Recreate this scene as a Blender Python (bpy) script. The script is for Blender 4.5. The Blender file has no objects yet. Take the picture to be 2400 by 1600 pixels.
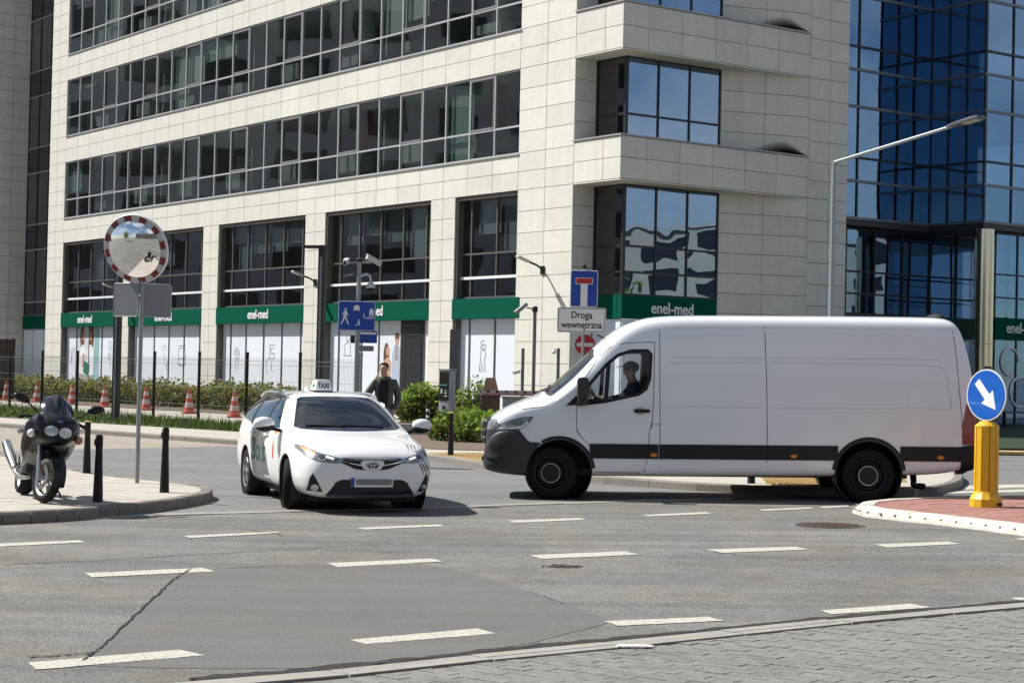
import bpy, bmesh, math, random
from mathutils import Vector, Matrix, Euler
from mathutils.bvhtree import BVHTree
random.seed(7)
PI = math.pi
SC = bpy.context.scene
COL = SC.collection
# ------------------------------------------------------------------ camera
FPX, CAM_H, ROLL = 4300.0, 1.72, 0.0223          # focal length in pixels of the 2400 px wide photograph
PITCH = math.atan(78 / FPX)
cF = Vector((0, math.cos(PITCH), math.sin(PITCH)))
cU0 = Vector((0, -math.sin(PITCH), math.cos(PITCH)))
cR = Vector((1, 0, 0)) * math.cos(ROLL) + cU0 * math.sin(ROLL)
cU = Vector((-1, 0, 0)) * math.sin(ROLL) + cU0 * math.cos(ROLL)
cC = Vector((0, 0, CAM_H))
cam_data = bpy.data.cameras.new('camera')
cam = bpy.data.objects.new('camera', cam_data)
COL.objects.link(cam)
cam_data.sensor_width = 36
cam_data.lens = FPX / 2400 * 36
cam_data.clip_end = 4000
cam.matrix_world = Matrix(((cR.x, cU.x, -cF.x, cC.x), (cR.y, cU.y, -cF.y, cC.y), (cR.z, cU.z, -cF.z, cC.z), (0, 0, 0, 1)))
SC.camera = cam
# ------------------------------------------------------------------ sky, sun, exposure
SUN_EL = math.radians(47)
SUN = Vector((-0.955 * math.cos(SUN_EL), 0.297 * math.cos(SUN_EL), math.sin(SUN_EL))).normalized()
world = bpy.data.worlds.new('World')
SC.world = world
world.use_nodes = True
wn, wl = world.node_tree.nodes, world.node_tree.links
wn.clear()
w_out = wn.new('ShaderNodeOutputWorld')
w_bg = wn.new('ShaderNodeBackground')
w_bg.inputs['Strength'].default_value = 0.057
sky = wn.new('ShaderNodeTexSky')
sky.sky_type = 'NISHITA'
sky.sun_disc = False
sky.sun_elevation = SUN_EL
sky.sun_rotation = math.atan2(SUN.x, SUN.y)
sky.air_density = 1.0
sky.dust_density = 0.3
sky.ozone_density = 3.0
w_tc = wn.new('ShaderNodeTexCoord')
w_map = wn.new('ShaderNodeMapping')
w_map.inputs['Scale'].default_value = (1.0, 1.0, 2.6)
w_map.inputs['Location'].default_value = (0.7, 0.35, 0.2)
w_noise = wn.new('ShaderNodeTexNoise')
w_noise.inputs['Scale'].default_value = 2.6
w_noise.inputs['Detail'].default_value = 7
w_noise.inputs['Roughness'].default_value = 0.55
w_ramp = wn.new('ShaderNodeValToRGB')
w_ramp.color_ramp.elements[0].position = 0.47
w_ramp.color_ramp.elements[1].position = 0.66
w_mix = wn.new('ShaderNodeMix')
w_mix.data_type = 'RGBA'
wl.new(w_tc.outputs['Generated'], w_map.inputs['Vector'])
wl.new(w_map.outputs['Vector'], w_noise.inputs['Vector'])
wl.new(w_noise.outputs['Fac'], w_ramp.inputs['Fac'])
wl.new(w_ramp.outputs['Color'], w_mix.inputs['Factor'])
wl.new(sky.outputs['Color'], w_mix.inputs['A'])
w_mix.inputs['B'].default_value = (9.0, 9.3, 9.9, 1)      # sunlit cloud, in the sky texture's own units
wl.new(w_mix.outputs['Result'], w_bg.inputs['Color'])
wl.new(w_bg.outputs['Background'], w_out.inputs['Surface'])
sun_data = bpy.data.lights.new('sun', 'SUN')
sun_data.energy = 4.9
sun_data.angle = math.radians(0.53)
sun_data.color = (1.0, 0.965, 0.91)
sun = bpy.data.objects.new('sun', sun_data)
sun.rotation_euler = SUN.to_track_quat('Z', 'Y').to_euler()
sun.location = (0, 0, 60)
COL.objects.link(sun)
SC.view_settings.view_transform = 'Standard'
SC.view_settings.look = 'None'
SC.view_settings.exposure = 0.57
SC.view_settings.gamma = 1.0
SC.view_settings.use_curve_mapping = False
SC.render.engine = 'CYCLES'
SC.cycles.max_bounces = 8
SC.cycles.transparent_max_bounces = 16
SC.cycles.caustics_reflective = False
SC.cycles.caustics_refractive = False
SC.cycles.use_denoising = True

# ------------------------------------------------------------------ where things stand
SLOPE = 0.0137
def gz(x):                      # the street climbs a little towards the right
    return SLOPE * (min(max(x, -1.0), 8.0) + 1.0)
def ray(px, py):
    return cF * FPX + cR * (px - 1200) + cU * (800 - py)
def G(px, py, dz=0.0):          # the ground point seen at a place in the photograph
    d, z = ray(px, py), 0.0
    for _ in range(25):
        q = cC + d * ((z + dz - CAM_H) / d.z)
        z = gz(q.x)
    return q
def at(px, py, depth):          # the point at that depth
    d = ray(px, py)
    return cC + d * (depth / d.y)

# ------------------------------------------------------------------ materials
MATS = {}
def principled(name):
    m = bpy.data.materials.new(name)
    m.use_nodes = True
    nt = m.node_tree
    return m, nt, nt.nodes['Principled BSDF']
def mat(name, col, rough=0.6, metal=0.0, var=0.0, scale=4.0, detail=5, bump=0.0, bscale=60.0, rand=0.0, coat=0.0, emit=None, estr=0.0, spec=0.5, var2=0.0, scale2=0.4, obj=False, streak=0.0, trans=0.0):
    if name in MATS:
        return MATS[name]
    m, nt, b = principled(name)
    N, L = nt.nodes, nt.links
    b.inputs['Base Color'].default_value = (*col, 1)
    b.inputs['Roughness'].default_value = rough
    b.inputs['Metallic'].default_value = metal
    b.inputs['Specular IOR Level'].default_value = spec
    b.inputs['Coat Weight'].default_value = coat
    b.inputs['Coat Roughness'].default_value = 0.03
    if trans:
        b.inputs['Transmission Weight'].default_value = trans
    if emit:
        b.inputs['Emission Color'].default_value = (*emit, 1)
        b.inputs['Emission Strength'].default_value = estr
    if var or bump or var2 or rand or streak:
        if obj:
            tc = N.new('ShaderNodeTexCoord'); src = tc.outputs['Object']
        else:
            tc = N.new('ShaderNodeNewGeometry'); src = tc.outputs['Position']
        cur = None
        def scaled(fac_socket, amount, prev):
            mr = N.new('ShaderNodeMapRange')
            mr.inputs['To Min'].default_value = 1 - amount
            mr.inputs['To Max'].default_value = 1 + amount
            mr.inputs['From Min'].default_value = 0.25
            mr.inputs['From Max'].default_value = 0.75
            L.new(fac_socket, mr.inputs['Value'])
            if prev is None:
                return mr.outputs['Result']
            mu = N.new('ShaderNodeMath'); mu.operation = 'MULTIPLY'
            L.new(prev, mu.inputs[0]); L.new(mr.outputs['Result'], mu.inputs[1])
            return mu.outputs[0]
        for v, s in ((var, scale), (var2, scale2)):
            if v:
                n = N.new('ShaderNodeTexNoise')
                n.inputs['Scale'].default_value = s
                n.inputs['Detail'].default_value = detail
                n.inputs['Roughness'].default_value = 0.6
                L.new(src, n.inputs['Vector'])
                cur = scaled(n.outputs['Fac'], v, cur)
        if streak:
            mp = N.new('ShaderNodeMapping'); mp.inputs['Scale'].default_value = (2.2, 2.2, 0.16); L.new(src, mp.inputs['Vector'])
            n = N.new('ShaderNodeTexNoise'); n.inputs['Scale'].default_value = 2.0; n.inputs['Detail'].default_value = 6; L.new(mp.outputs['Vector'], n.inputs['Vector'])
            cur = scaled(n.outputs['Fac'], streak, cur)
        if rand:
            oi = N.new('ShaderNodeObjectInfo')
            mr = N.new('ShaderNodeMapRange')
            mr.inputs['To Min'].default_value = 1 - rand
            mr.inputs['To Max'].default_value = 1 + rand
            L.new(oi.outputs['Random'], mr.inputs['Value'])
            if cur is None:
                cur = mr.outputs['Result']
            else:
                mu = N.new('ShaderNodeMath'); mu.operation = 'MULTIPLY'
                L.new(cur, mu.inputs[0]); L.new(mr.outputs['Result'], mu.inputs[1]); cur = mu.outputs[0]
        if cur is not None:
            vm = N.new('ShaderNodeVectorMath'); vm.operation = 'SCALE'
            vm.inputs[0].default_value = col
            L.new(cur, vm.inputs['Scale'])
            L.new(vm.outputs['Vector'], b.inputs['Base Color'])
        if bump:
            n = N.new('ShaderNodeTexNoise')
            n.inputs['Scale'].default_value = bscale
            n.inputs['Detail'].default_value = 4
            L.new(src, n.inputs['Vector'])
            bp = N.new('ShaderNodeBump')
            bp.inputs['Strength'].default_value = bump
            bp.inputs['Distance'].default_value = 0.02
            L.new(n.outputs['Fac'], bp.inputs['Height'])
            L.new(bp.outputs['Normal'], b.inputs['Normal'])
    MATS[name] = m
    return m
def glass(name, tint, ior=1.6, wave=0.0, wscale=0.7, boost=0.0, refl=(1, 1, 1)):
    """thin coated pane: lets tinted light through and mirrors the rest"""
    if name in MATS:
        return MATS[name]
    m = bpy.data.materials.new(name); m.use_nodes = True
    nt = m.node_tree; N, L = nt.nodes, nt.links; N.clear()
    out = N.new('ShaderNodeOutputMaterial'); mx = N.new('ShaderNodeMixShader')
    tr = N.new('ShaderNodeBsdfTransparent'); tr.inputs['Color'].default_value = (*tint, 1)
    gl = N.new('ShaderNodeBsdfGlossy'); gl.inputs['Roughness'].default_value = 0.0; gl.inputs['Color'].default_value = (*refl, 1)
    fr = N.new('ShaderNodeFresnel'); fr.inputs['IOR'].default_value = ior
    ge = N.new('ShaderNodeNewGeometry'); pw = N.new('ShaderNodeMath'); pw.operation = 'MULTIPLY_ADD'; pw.inputs[1].default_value = 1 / ior - ior; pw.inputs[2].default_value = ior
    L.new(ge.outputs['Backfacing'], pw.inputs[0]); L.new(pw.outputs[0], fr.inputs['IOR'])      # both faces of the pane mirror alike
    fac = fr.outputs['Fac']
    if boost:
        ad = N.new('ShaderNodeMath'); ad.operation = 'ADD'; ad.use_clamp = True; ad.inputs[1].default_value = boost
        L.new(fac, ad.inputs[0]); fac = ad.outputs[0]
    if wave:
        geo = N.new('ShaderNodeNewGeometry'); no = N.new('ShaderNodeTexNoise')
        no.inputs['Scale'].default_value = wscale; no.inputs['Detail'].default_value = 1.5
        bp = N.new('ShaderNodeBump'); bp.inputs['Strength'].default_value = 1.0; bp.inputs['Distance'].default_value = wave
        L.new(geo.outputs['Position'], no.inputs['Vector']); L.new(no.outputs['Fac'], bp.inputs['Height'])
        L.new(bp.outputs['Normal'], gl.inputs['Normal'])
    L.new(fac, mx.inputs['Fac']); L.new(tr.outputs[0], mx.inputs[1]); L.new(gl.outputs[0], mx.inputs[2])
    L.new(mx.outputs[0], out.inputs['Surface'])
    MATS[name] = m
    return m

# ------------------------------------------------------------------ mesh helpers
class MB:
    def __init__(s):
        s.v, s.f, s.mi = [], [], []
    def add(s, verts, faces, mi=0):
        b = len(s.v)
        s.v += [Vector(q) for q in verts]
        s.f += [[i + b for i in f] for f in faces]
        s.mi += [mi] * len(faces)
        return s
    def box(s, x0, x1, y0, y1, z0, z1, mi=0, M=None):
        vs = [Vector((x, y, z)) for z in (z0, z1) for y in (y0, y1) for x in (x0, x1)]
        if M is not None:
            vs = [M @ q for q in vs]
        return s.add(vs, [(0, 2, 3, 1), (4, 5, 7, 6), (0, 1, 5, 4), (2, 6, 7, 3), (0, 4, 6, 2), (1, 3, 7, 5)], mi)
    def bar(s, a, b, w, h=None, mi=0, up=(0, 0, 1)):
        a, b = Vector(a), Vector(b); h = h or w
        d = (b - a).normalized(); u = Vector(up)
        if abs(d.dot(u)) > 0.98: u = Vector((1, 0, 0))
        r = d.cross(u).normalized() * (w / 2); q = r.cross(d).normalized() * (h / 2)
        return s.add([a - r - q, a + r - q, a + r + q, a - r + q, b - r - q, b + r - q, b + r + q, b - r + q],
                     [(3, 2, 1, 0), (4, 5, 6, 7), (0, 1, 5, 4), (1, 2, 6, 5), (2, 3, 7, 6), (3, 0, 4, 7)], mi)
    def tube(s, pts, r, n=8, mi=0, cap=True, closed=False):
        pts = [Vector(p) for p in pts]; k = len(pts)
        rs = r if isinstance(r, (list, tuple)) else [r] * k
        prev = None; rings = []
        for i, p in enumerate(pts):
            a = pts[(i - 1) % k] if (i or closed) else p
            b = pts[(i + 1) % k] if (i < k - 1 or closed) else p
            t = (b - a).normalized()
            if prev is None:
                u = Vector((0, 0, 1)) if abs(t.z) < 0.9 else Vector((1, 0, 0))
                prev = t.cross(u).normalized()
            prev = (prev - t * prev.dot(t)).normalized()
            q = t.cross(prev)
            rings.append([p + (prev * math.cos(2 * PI * j / n) + q * math.sin(2 * PI * j / n)) * rs[i] for j in range(n)])
        vs = [q for rg in rings for q in rg]; fs = []
        for i in range(k if closed else k - 1):
            i2 = (i + 1) % k
            for j in range(n):
                fs.append((i * n + j, i * n + (j + 1) % n, i2 * n + (j + 1) % n, i2 * n + j))
        if cap and not closed:
            fs.append(tuple(range(n - 1, -1, -1))); fs.append(tuple((k - 1) * n + j for j in range(n)))
        return s.add(vs, fs, mi)
    def cyl(s, a, b, r0, r1=None, n=14, mi=0):
        return s.tube([a, b], [r0, r0 if r1 is None else r1], n, mi)
    def lathe(s, prof, c=(0, 0, 0), axis='z', n=24, mi=0, mis=None, closed=False, M=None, cap=True):
        """prof: (radius, along axis)"""
        c = Vector(c); vs = []; fs = []; ms = []
        for r, h in prof:
            for j in range(n):
                a = 2 * PI * j / n; x, y = r * math.cos(a), r * math.sin(a)
                q = Vector((x, y, h)) if axis == 'z' else (Vector((y, h, x)) if axis == 'y' else Vector((h, x, y)))
                q = q + c
                vs.append(M @ q if M is not None else q)
        k = len(prof)
        for i in range(k if closed else k - 1):
            i2 = (i + 1) % k
            for j in range(n):
                fs.append((i * n + j, i * n + (j + 1) % n, i2 * n + (j + 1) % n, i2 * n + j))
                ms.append(mis[i] if mis else mi)
        if not closed and cap:
            if prof[0][0] > 1e-6: fs.append(tuple(range(n - 1, -1, -1))); ms.append(mis[0] if mis else mi)
            if prof[-1][0] > 1e-6: fs.append(tuple((k - 1) * n + j for j in range(n))); ms.append(mis[-1] if mis else mi)
        b = len(s.v); s.v += vs; s.f += [[i + b for i in f] for f in fs]; s.mi += ms
        return s
    def prism(s, poly, h0, h1, M=None, mi=0):
        n = len(poly)
        vs = [Vector((x, y, h0)) for x, y in poly] + [Vector((x, y, h1)) for x, y in poly]
        if M is not None: vs = [M @ q for q in vs]
        fs = [tuple(range(n - 1, -1, -1)), tuple(range(n, 2 * n))] + [(i, (i + 1) % n, n + (i + 1) % n, n + i) for i in range(n)]
        return s.add(vs, fs, mi)
    def sphere(s, c, r, nu=12, nv=8, mi=0, M=None):
        r = Vector(r) if not isinstance(r, (int, float)) else Vector((r, r, r)); c = Vector(c)
        vs = [Vector((0, 0, -r.z))]; fs = []
        for i in range(1, nv):
            t = -PI / 2 + PI * i / nv
            for j in range(nu):
                a = 2 * PI * j / nu
                vs.append(Vector((r.x * math.cos(t) * math.cos(a), r.y * math.cos(t) * math.sin(a), r.z * math.sin(t))))
        vs.append(Vector((0, 0, r.z)))
        for j in range(nu):
            fs.append((0, 1 + (j + 1) % nu, 1 + j))
            fs.append((len(vs) - 1, 1 + (nv - 2) * nu + j, 1 + (nv - 2) * nu + (j + 1) % nu))
        for i in range(nv - 2):
            for j in range(nu):
                fs.append((1 + i * nu + j, 1 + i * nu + (j + 1) % nu, 1 + (i + 1) * nu + (j + 1) % nu, 1 + (i + 1) * nu + j))
        vs = [(M @ q if M is not None else q) + c for q in vs]
        return s.add(vs, fs, mi)
    def mesh(s, name, mats, smooth=35, bevel=0.0, fix=True):
        me = bpy.data.meshes.new(name)
        me.from_pydata([tuple(q) for q in s.v], [], s.f)
        for m in (mats if isinstance(mats, (list, tuple)) else [mats]):
            me.materials.append(m)
        me.polygons.foreach_set('material_index', s.mi)
        if fix or bevel:
            bm = bmesh.new(); bm.from_mesh(me)
            if fix: bmesh.ops.recalc_face_normals(bm, faces=bm.faces)
            if bevel:
                es = [e for e in bm.edges if len(e.link_faces) == 2 and e.calc_face_angle(0) > 0.6]
                bmesh.ops.bevel(bm, geom=es, offset=bevel, segments=2, affect='EDGES', profile=0.6, clamp_overlap=True)
            bm.to_mesh(me); bm.free()
        if smooth:
            me.shade_smooth()
            me.set_sharp_from_angle(angle=math.radians(smooth))
        me.update()
        return me
    def build(s, name, mats, parent=None, smooth=35, bevel=0.0, M=None, fix=True):
        return link(name, s.mesh(name, mats, smooth, bevel, fix), parent, M)
def link(name, me, parent=None, M=None):
    o = bpy.data.objects.new(name, me)
    COL.objects.link(o)
    o.parent = parent
    if M is not None: o.matrix_local = M
    return o
def tag(o, label=None, cat=None, group=None, kind=None):
    if label: o['label'] = label
    if cat: o['category'] = cat
    if group: o['group'] = group
    if kind: o['kind'] = kind
    return o
def thing(name, label, cat, loc=(0, 0, 0), rz=0.0, group=None, rot=None):
    o = bpy.data.objects.new(name, None)
    o.empty_display_size = 0.2
    COL.objects.link(o)
    o.location = loc
    o.rotation_euler = rot if rot is not None else (0, 0, rz)
    return tag(o, label, cat, group)
def dup(root, loc, rz, label, group=None):
    r = root.copy(); COL.objects.link(r); r.location = loc; r.rotation_euler = (0, 0, rz); r['label'] = label
    if group: r['group'] = group
    for ch in list(root.children):
        c = ch.copy(); COL.objects.link(c); c.parent = r
        for g in list(ch.children):
            d = g.copy(); COL.objects.link(d); d.parent = c
    return r
def evaluated(o):
    dg = bpy.context.evaluated_depsgraph_get()
    return bpy.data.meshes.new_from_object(o.evaluated_get(dg))
def tmp(me):
    o = bpy.data.objects.new('tmp', me); COL.objects.link(o); return o
def subsurf(me, lv=2):
    o = tmp(me); m = o.modifiers.new('s', 'SUBSURF'); m.levels = lv; m.render_levels = lv
    r = evaluated(o); bpy.data.objects.remove(o); return r
def boolean(me, cutters):
    o = tmp(me); tmps = []
    for c in cutters:
        t = tmp(c); tmps.append(t)
        m = o.modifiers.new('b', 'BOOLEAN'); m.operation = 'DIFFERENCE'; m.solver = 'EXACT'; m.object = t
    r = evaluated(o); bpy.data.objects.remove(o)
    for t in tmps: bpy.data.objects.remove(t)
    return r
def loft(stations, name, mats, lv=2):
    """stations: (x, [(y, z) half section, bottom centre to top centre]); mirrored, capped, subdivided"""
    mb = MB(); rings = []
    for x, half in stations:
        ring = [(x, y, z) for y, z in half] + [(x, -y, z) for y, z in reversed(half[1:-1])]
        rings.append(ring)
    n = len(rings[0]); vs = [q for r in rings for q in r]; fs = []
    for i in range(len(rings) - 1):
        for j in range(n):
            fs.append((i * n + j, i * n + (j + 1) % n, (i + 1) * n + (j + 1) % n, (i + 1) * n + j))
    k = len(stations[0][1])
    for base in (0, (len(rings) - 1) * n):          # caps as strips of quads between mirrored points
        fs.append((base, base + 1, base + n - 1))
        for j in range(1, k - 2):
            fs.append((base + j, base + j + 1, base + n - j - 1, base + n - j))
        fs.append((base + k - 2, base + k - 1, base + k))
    mb.add(vs, fs)
    me = mb.mesh(name, mats, smooth=0)
    me = subsurf(me, lv) if lv else me
    me.shade_smooth()
    return me
def bvh_of(me):
    return BVHTree.FromPolygons([v.co.copy() for v in me.vertices], [tuple(p.vertices) for p in me.polygons])
AXD = {'y+': (Vector((0, -1, 0)), lambda a, b: Vector((a, 6, b))), 'y-': (Vector((0, 1, 0)), lambda a, b: Vector((a, -6, b))),
       'x+': (Vector((-1, 0, 0)), lambda a, b: Vector((6, a, b))), 'x-': (Vector((1, 0, 0)), lambda a, b: Vector((-9, a, b))), 'z+': (Vector((0, 0, -1)), lambda a, b: Vector((a, b, 6)))}
def patch(name, bvh, poly, axis, m, parent, off=0.006, step=0.06, skirt=0.02, smooth=40):
    """a piece that lies on a curved body: outline given in a flat view, draped on the surface, with edges of its own"""
    bm = bmesh.new()
    vs = [bm.verts.new((a, b, 0)) for a, b in poly]
    bm.faces.new(vs)
    for k in (0, 1):
        lo, hi = min(q[k] for q in poly), max(q[k] for q in poly)
        n = int((hi - lo) / step)
        for i in range(1, n + 1):
            c = lo + (hi - lo) * i / (n + 1)
            no = (1, 0, 0) if k == 0 else (0, 1, 0)
            bmesh.ops.bisect_plane(bm, geom=bm.verts[:] + bm.edges[:] + bm.faces[:], plane_co=(c if k == 0 else 0, c if k == 1 else 0, 0), plane_no=no)
    d, st = AXD[axis]; inner = {}
    for v in bm.verts:
        o = st(v.co.x, v.co.y)
        hit, no, _, _ = bvh.ray_cast(o, d)
        if hit is None:
            hit, no, _, _ = bvh.find_nearest(o + d * 5.3)
        if no.dot(d) > 0: no = -no
        inner[v] = hit - no * skirt
        v.co = hit + no * off
    if skirt:
        be = [e for e in bm.edges if len(e.link_faces) == 1]
        nv = {}
        for e in be:
            for v in e.verts:
                if v not in nv: nv[v] = bm.verts.new(inner[v])
        for e in be:
            a, b = e.verts
            bm.faces.new((a, b, nv[b], nv[a]))
    bmesh.ops.triangulate(bm, faces=[f for f in bm.faces if len(f.verts) > 4])
    bmesh.ops.recalc_face_normals(bm, faces=bm.faces)
    # outward is the camera side of the drape
    up = [f for f in bm.faces if len(f.verts)]
    s = sum(f.normal.dot(-d) * f.calc_area() for f in up)
    if s < 0: bmesh.ops.reverse_faces(bm, faces=bm.faces)
    me = bpy.data.meshes.new(name); bm.to_mesh(me); bm.free()
    me.materials.append(m); me.shade_smooth(); me.set_sharp_from_angle(angle=math.radians(smooth))
    return link(name, me, parent)
def strip_poly(pts, w):
    """outline of a line of width w in a flat view"""
    L, R = [], []
    for i, p in enumerate(pts):
        a = Vector(pts[max(i - 1, 0)]); b = Vector(pts[min(i + 1, len(pts) - 1)])
        t = (b - a).normalized(); n = Vector((-t.y, t.x)) * (w / 2)
        L.append(tuple(Vector(p) + n)); R.append(tuple(Vector(p) - n))
    return L + R[::-1]
def ell(cx, cy, rx, ry, n=20, a0=0.0, a1=2 * PI):
    return [(cx + rx * math.cos(a0 + (a1 - a0) * i / n), cy + ry * math.sin(a0 + (a1 - a0) * i / n)) for i in range(n)]
def rrect(x0, x1, y0, y1, r, n=4):
    out = []
    for cx, cy, a in ((x1 - r, y1 - r, 0), (x0 + r, y1 - r, PI / 2), (x0 + r, y0 + r, PI), (x1 - r, y0 + r, 1.5 * PI)):
        out += [(cx + r * math.cos(a + PI / 2 * i / n), cy + r * math.sin(a + PI / 2 * i / n)) for i in range(n + 1)]
    return out
def text_mesh(s, size, m, ext=0.004, width=None, bold=0.0):
    cu = bpy.data.curves.new('lettering', 'FONT'); cu.body = s; cu.size = size; cu.extrude = ext; cu.align_x = 'CENTER'; cu.align_y = 'CENTER'
    cu.offset = bold; cu.resolution_u = 3
    o = bpy.data.objects.new('tmp', cu); COL.objects.link(o)
    me = evaluated(o); bpy.data.objects.remove(o)
    if width:
        xs = [v.co.x for v in me.vertices]; k = width / (max(xs) - min(xs))
        for v in me.vertices: v.co.x *= k
    me.materials.clear(); me.materials.append(m)
    return me
def basis(origin, x, y):
    x = Vector(x).normalized(); y = Vector(y).normalized(); z = x.cross(y).normalized(); y = z.cross(x)
    return Matrix(((x.x, y.x, z.x, origin[0]), (x.y, y.y, z.y, origin[1]), (x.z, y.z, z.z, origin[2]), (0, 0, 0, 1)))
def sheet(name, pts, dz, m, parent=None, thick=0.0, smooth=0):
    """a flat piece of ground following the street's gentle climb; thick > 0 gives it sides"""
    bm = bmesh.new()
    f = bm.faces.new([bm.verts.new((x, y, 0)) for x, y in pts])
    if f.normal.z < 0 or f.calc_area() and sum((pts[i][0] * pts[(i + 1) % len(pts)][1] - pts[(i + 1) % len(pts)][0] * pts[i][1]) for i in range(len(pts))) < 0:
        bmesh.ops.reverse_faces(bm, faces=bm.faces)
    for c in (-1.0, 8.0):
        bmesh.ops.bisect_plane(bm, geom=bm.verts[:] + bm.edges[:] + bm.faces[:], plane_co=(c, 0, 0), plane_no=(1, 0, 0))
    if thick:
        be = [e for e in bm.edges if len(e.link_faces) == 1]; nv = {}
        for e in be:
            for v in e.verts:
                if v not in nv: nv[v] = bm.verts.new((v.co.x, v.co.y, -thick))
        for e in be:
            a, b = e.verts; bm.faces.new((a, b, nv[b], nv[a]))
    bmesh.ops.triangulate(bm, faces=[q for q in bm.faces if len(q.verts) > 4])
    for v in bm.verts: v.co.z += gz(v.co.x) + dz
    bmesh.ops.recalc_face_normals(bm, faces=bm.faces)
    if sum(q.normal.z * q.calc_area() for q in bm.faces) < 0: bmesh.ops.reverse_faces(bm, faces=bm.faces)
    me = bpy.data.meshes.new(name); bm.to_mesh(me); bm.free(); me.materials.append(m)
    return link(name, me, parent)
def gp(pts, dz=0.0):
    return [(G(x, y, dz).x, G(x, y, dz).y) for x, y in pts]
# ------------------------------------------------------------------ ground
def asphalt(name, col, spk=0.35, sc=55.0, big=0.10, warm=0.0, bump=0.5):
    m, nt, b = principled(name); N, L = nt.nodes, nt.links
    geo = N.new('ShaderNodeNewGeometry')
    def noise(s, d=3, r=0.6):
        n = N.new('ShaderNodeTexNoise'); n.inputs['Scale'].default_value = s; n.inputs['Detail'].default_value = d; n.inputs['Roughness'].default_value = r
        L.new(geo.outputs['Position'], n.inputs['Vector']); return n.outputs['Fac']
    vor = N.new('ShaderNodeTexVoronoi'); vor.inputs['Scale'].default_value = sc * 1.3; L.new(geo.outputs['Position'], vor.inputs['Vector'])
    def rng(s, lo, hi, a=0.3, c=0.7):
        r = N.new('ShaderNodeMapRange'); r.inputs['From Min'].default_value = a; r.inputs['From Max'].default_value = c
        r.inputs['To Min'].default_value = lo; r.inputs['To Max'].default_value = hi; L.new(s, r.inputs['Value']); return r.outputs['Result']
    def mul(a, c):
        q = N.new('ShaderNodeMath'); q.operation = 'MULTIPLY'; L.new(a, q.inputs[0]); L.new(c, q.inputs[1]); return q.outputs[0]
    sep = N.new('ShaderNodeSeparateColor'); L.new(vor.outputs['Color'], sep.inputs['Color'])
    f = mul(rng(noise(sc), 1 - spk, 1 + spk), rng(noise(0.45, 6), 1 - big, 1 + big))
    f = mul(f, rng(sep.outputs['Red'], 1 - spk * 0.9, 1 + spk * 0.9, 0, 1))
    f = mul(f, rng(noise(3.5, 5), 1 - big * 0.8, 1 + big * 0.8))
    mp = N.new('ShaderNodeMapping'); mp.inputs['Rotation'].default_value = (0, 0, -.28); mp.inputs['Scale'].default_value = (.12, 1.5, 1); L.new(geo.outputs['Position'], mp.inputs['Vector'])
    ns = N.new('ShaderNodeTexNoise'); ns.inputs['Scale'].default_value = 1.3; ns.inputs['Detail'].default_value = 5; L.new(mp.outputs['Vector'], ns.inputs['Vector'])
    f = mul(f, rng(ns.outputs['Fac'], 1 - big * 1.1, 1 + big * 1.1))
    mx = N.new('ShaderNodeMix'); mx.data_type = 'RGBA'
    mx.inputs['A'].default_value = (*col, 1); mx.inputs['B'].default_value = (col[0] * 1.1, col[1] * 1.0, col[2] * 0.9, 1)
    L.new(rng(noise(0.8, 3), 0, 1), mx.inputs['Factor'])
    vm = N.new('ShaderNodeVectorMath'); vm.operation = 'SCALE'; L.new(mx.outputs['Result'], vm.inputs[0]); L.new(f, vm.inputs['Scale'])
    L.new(vm.outputs['Vector'], b.inputs['Base Color']); b.inputs['Roughness'].default_value = 0.88; b.inputs['Specular IOR Level'].default_value = 0.25
    bp = N.new('ShaderNodeBump'); bp.inputs['Strength'].default_value = bump; bp.inputs['Distance'].default_value = 0.012
    L.new(vor.outputs['Distance'], bp.inputs['Height']); L.new(bp.outputs['Normal'], b.inputs['Normal'])
    MATS[name] = m; return m
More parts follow.
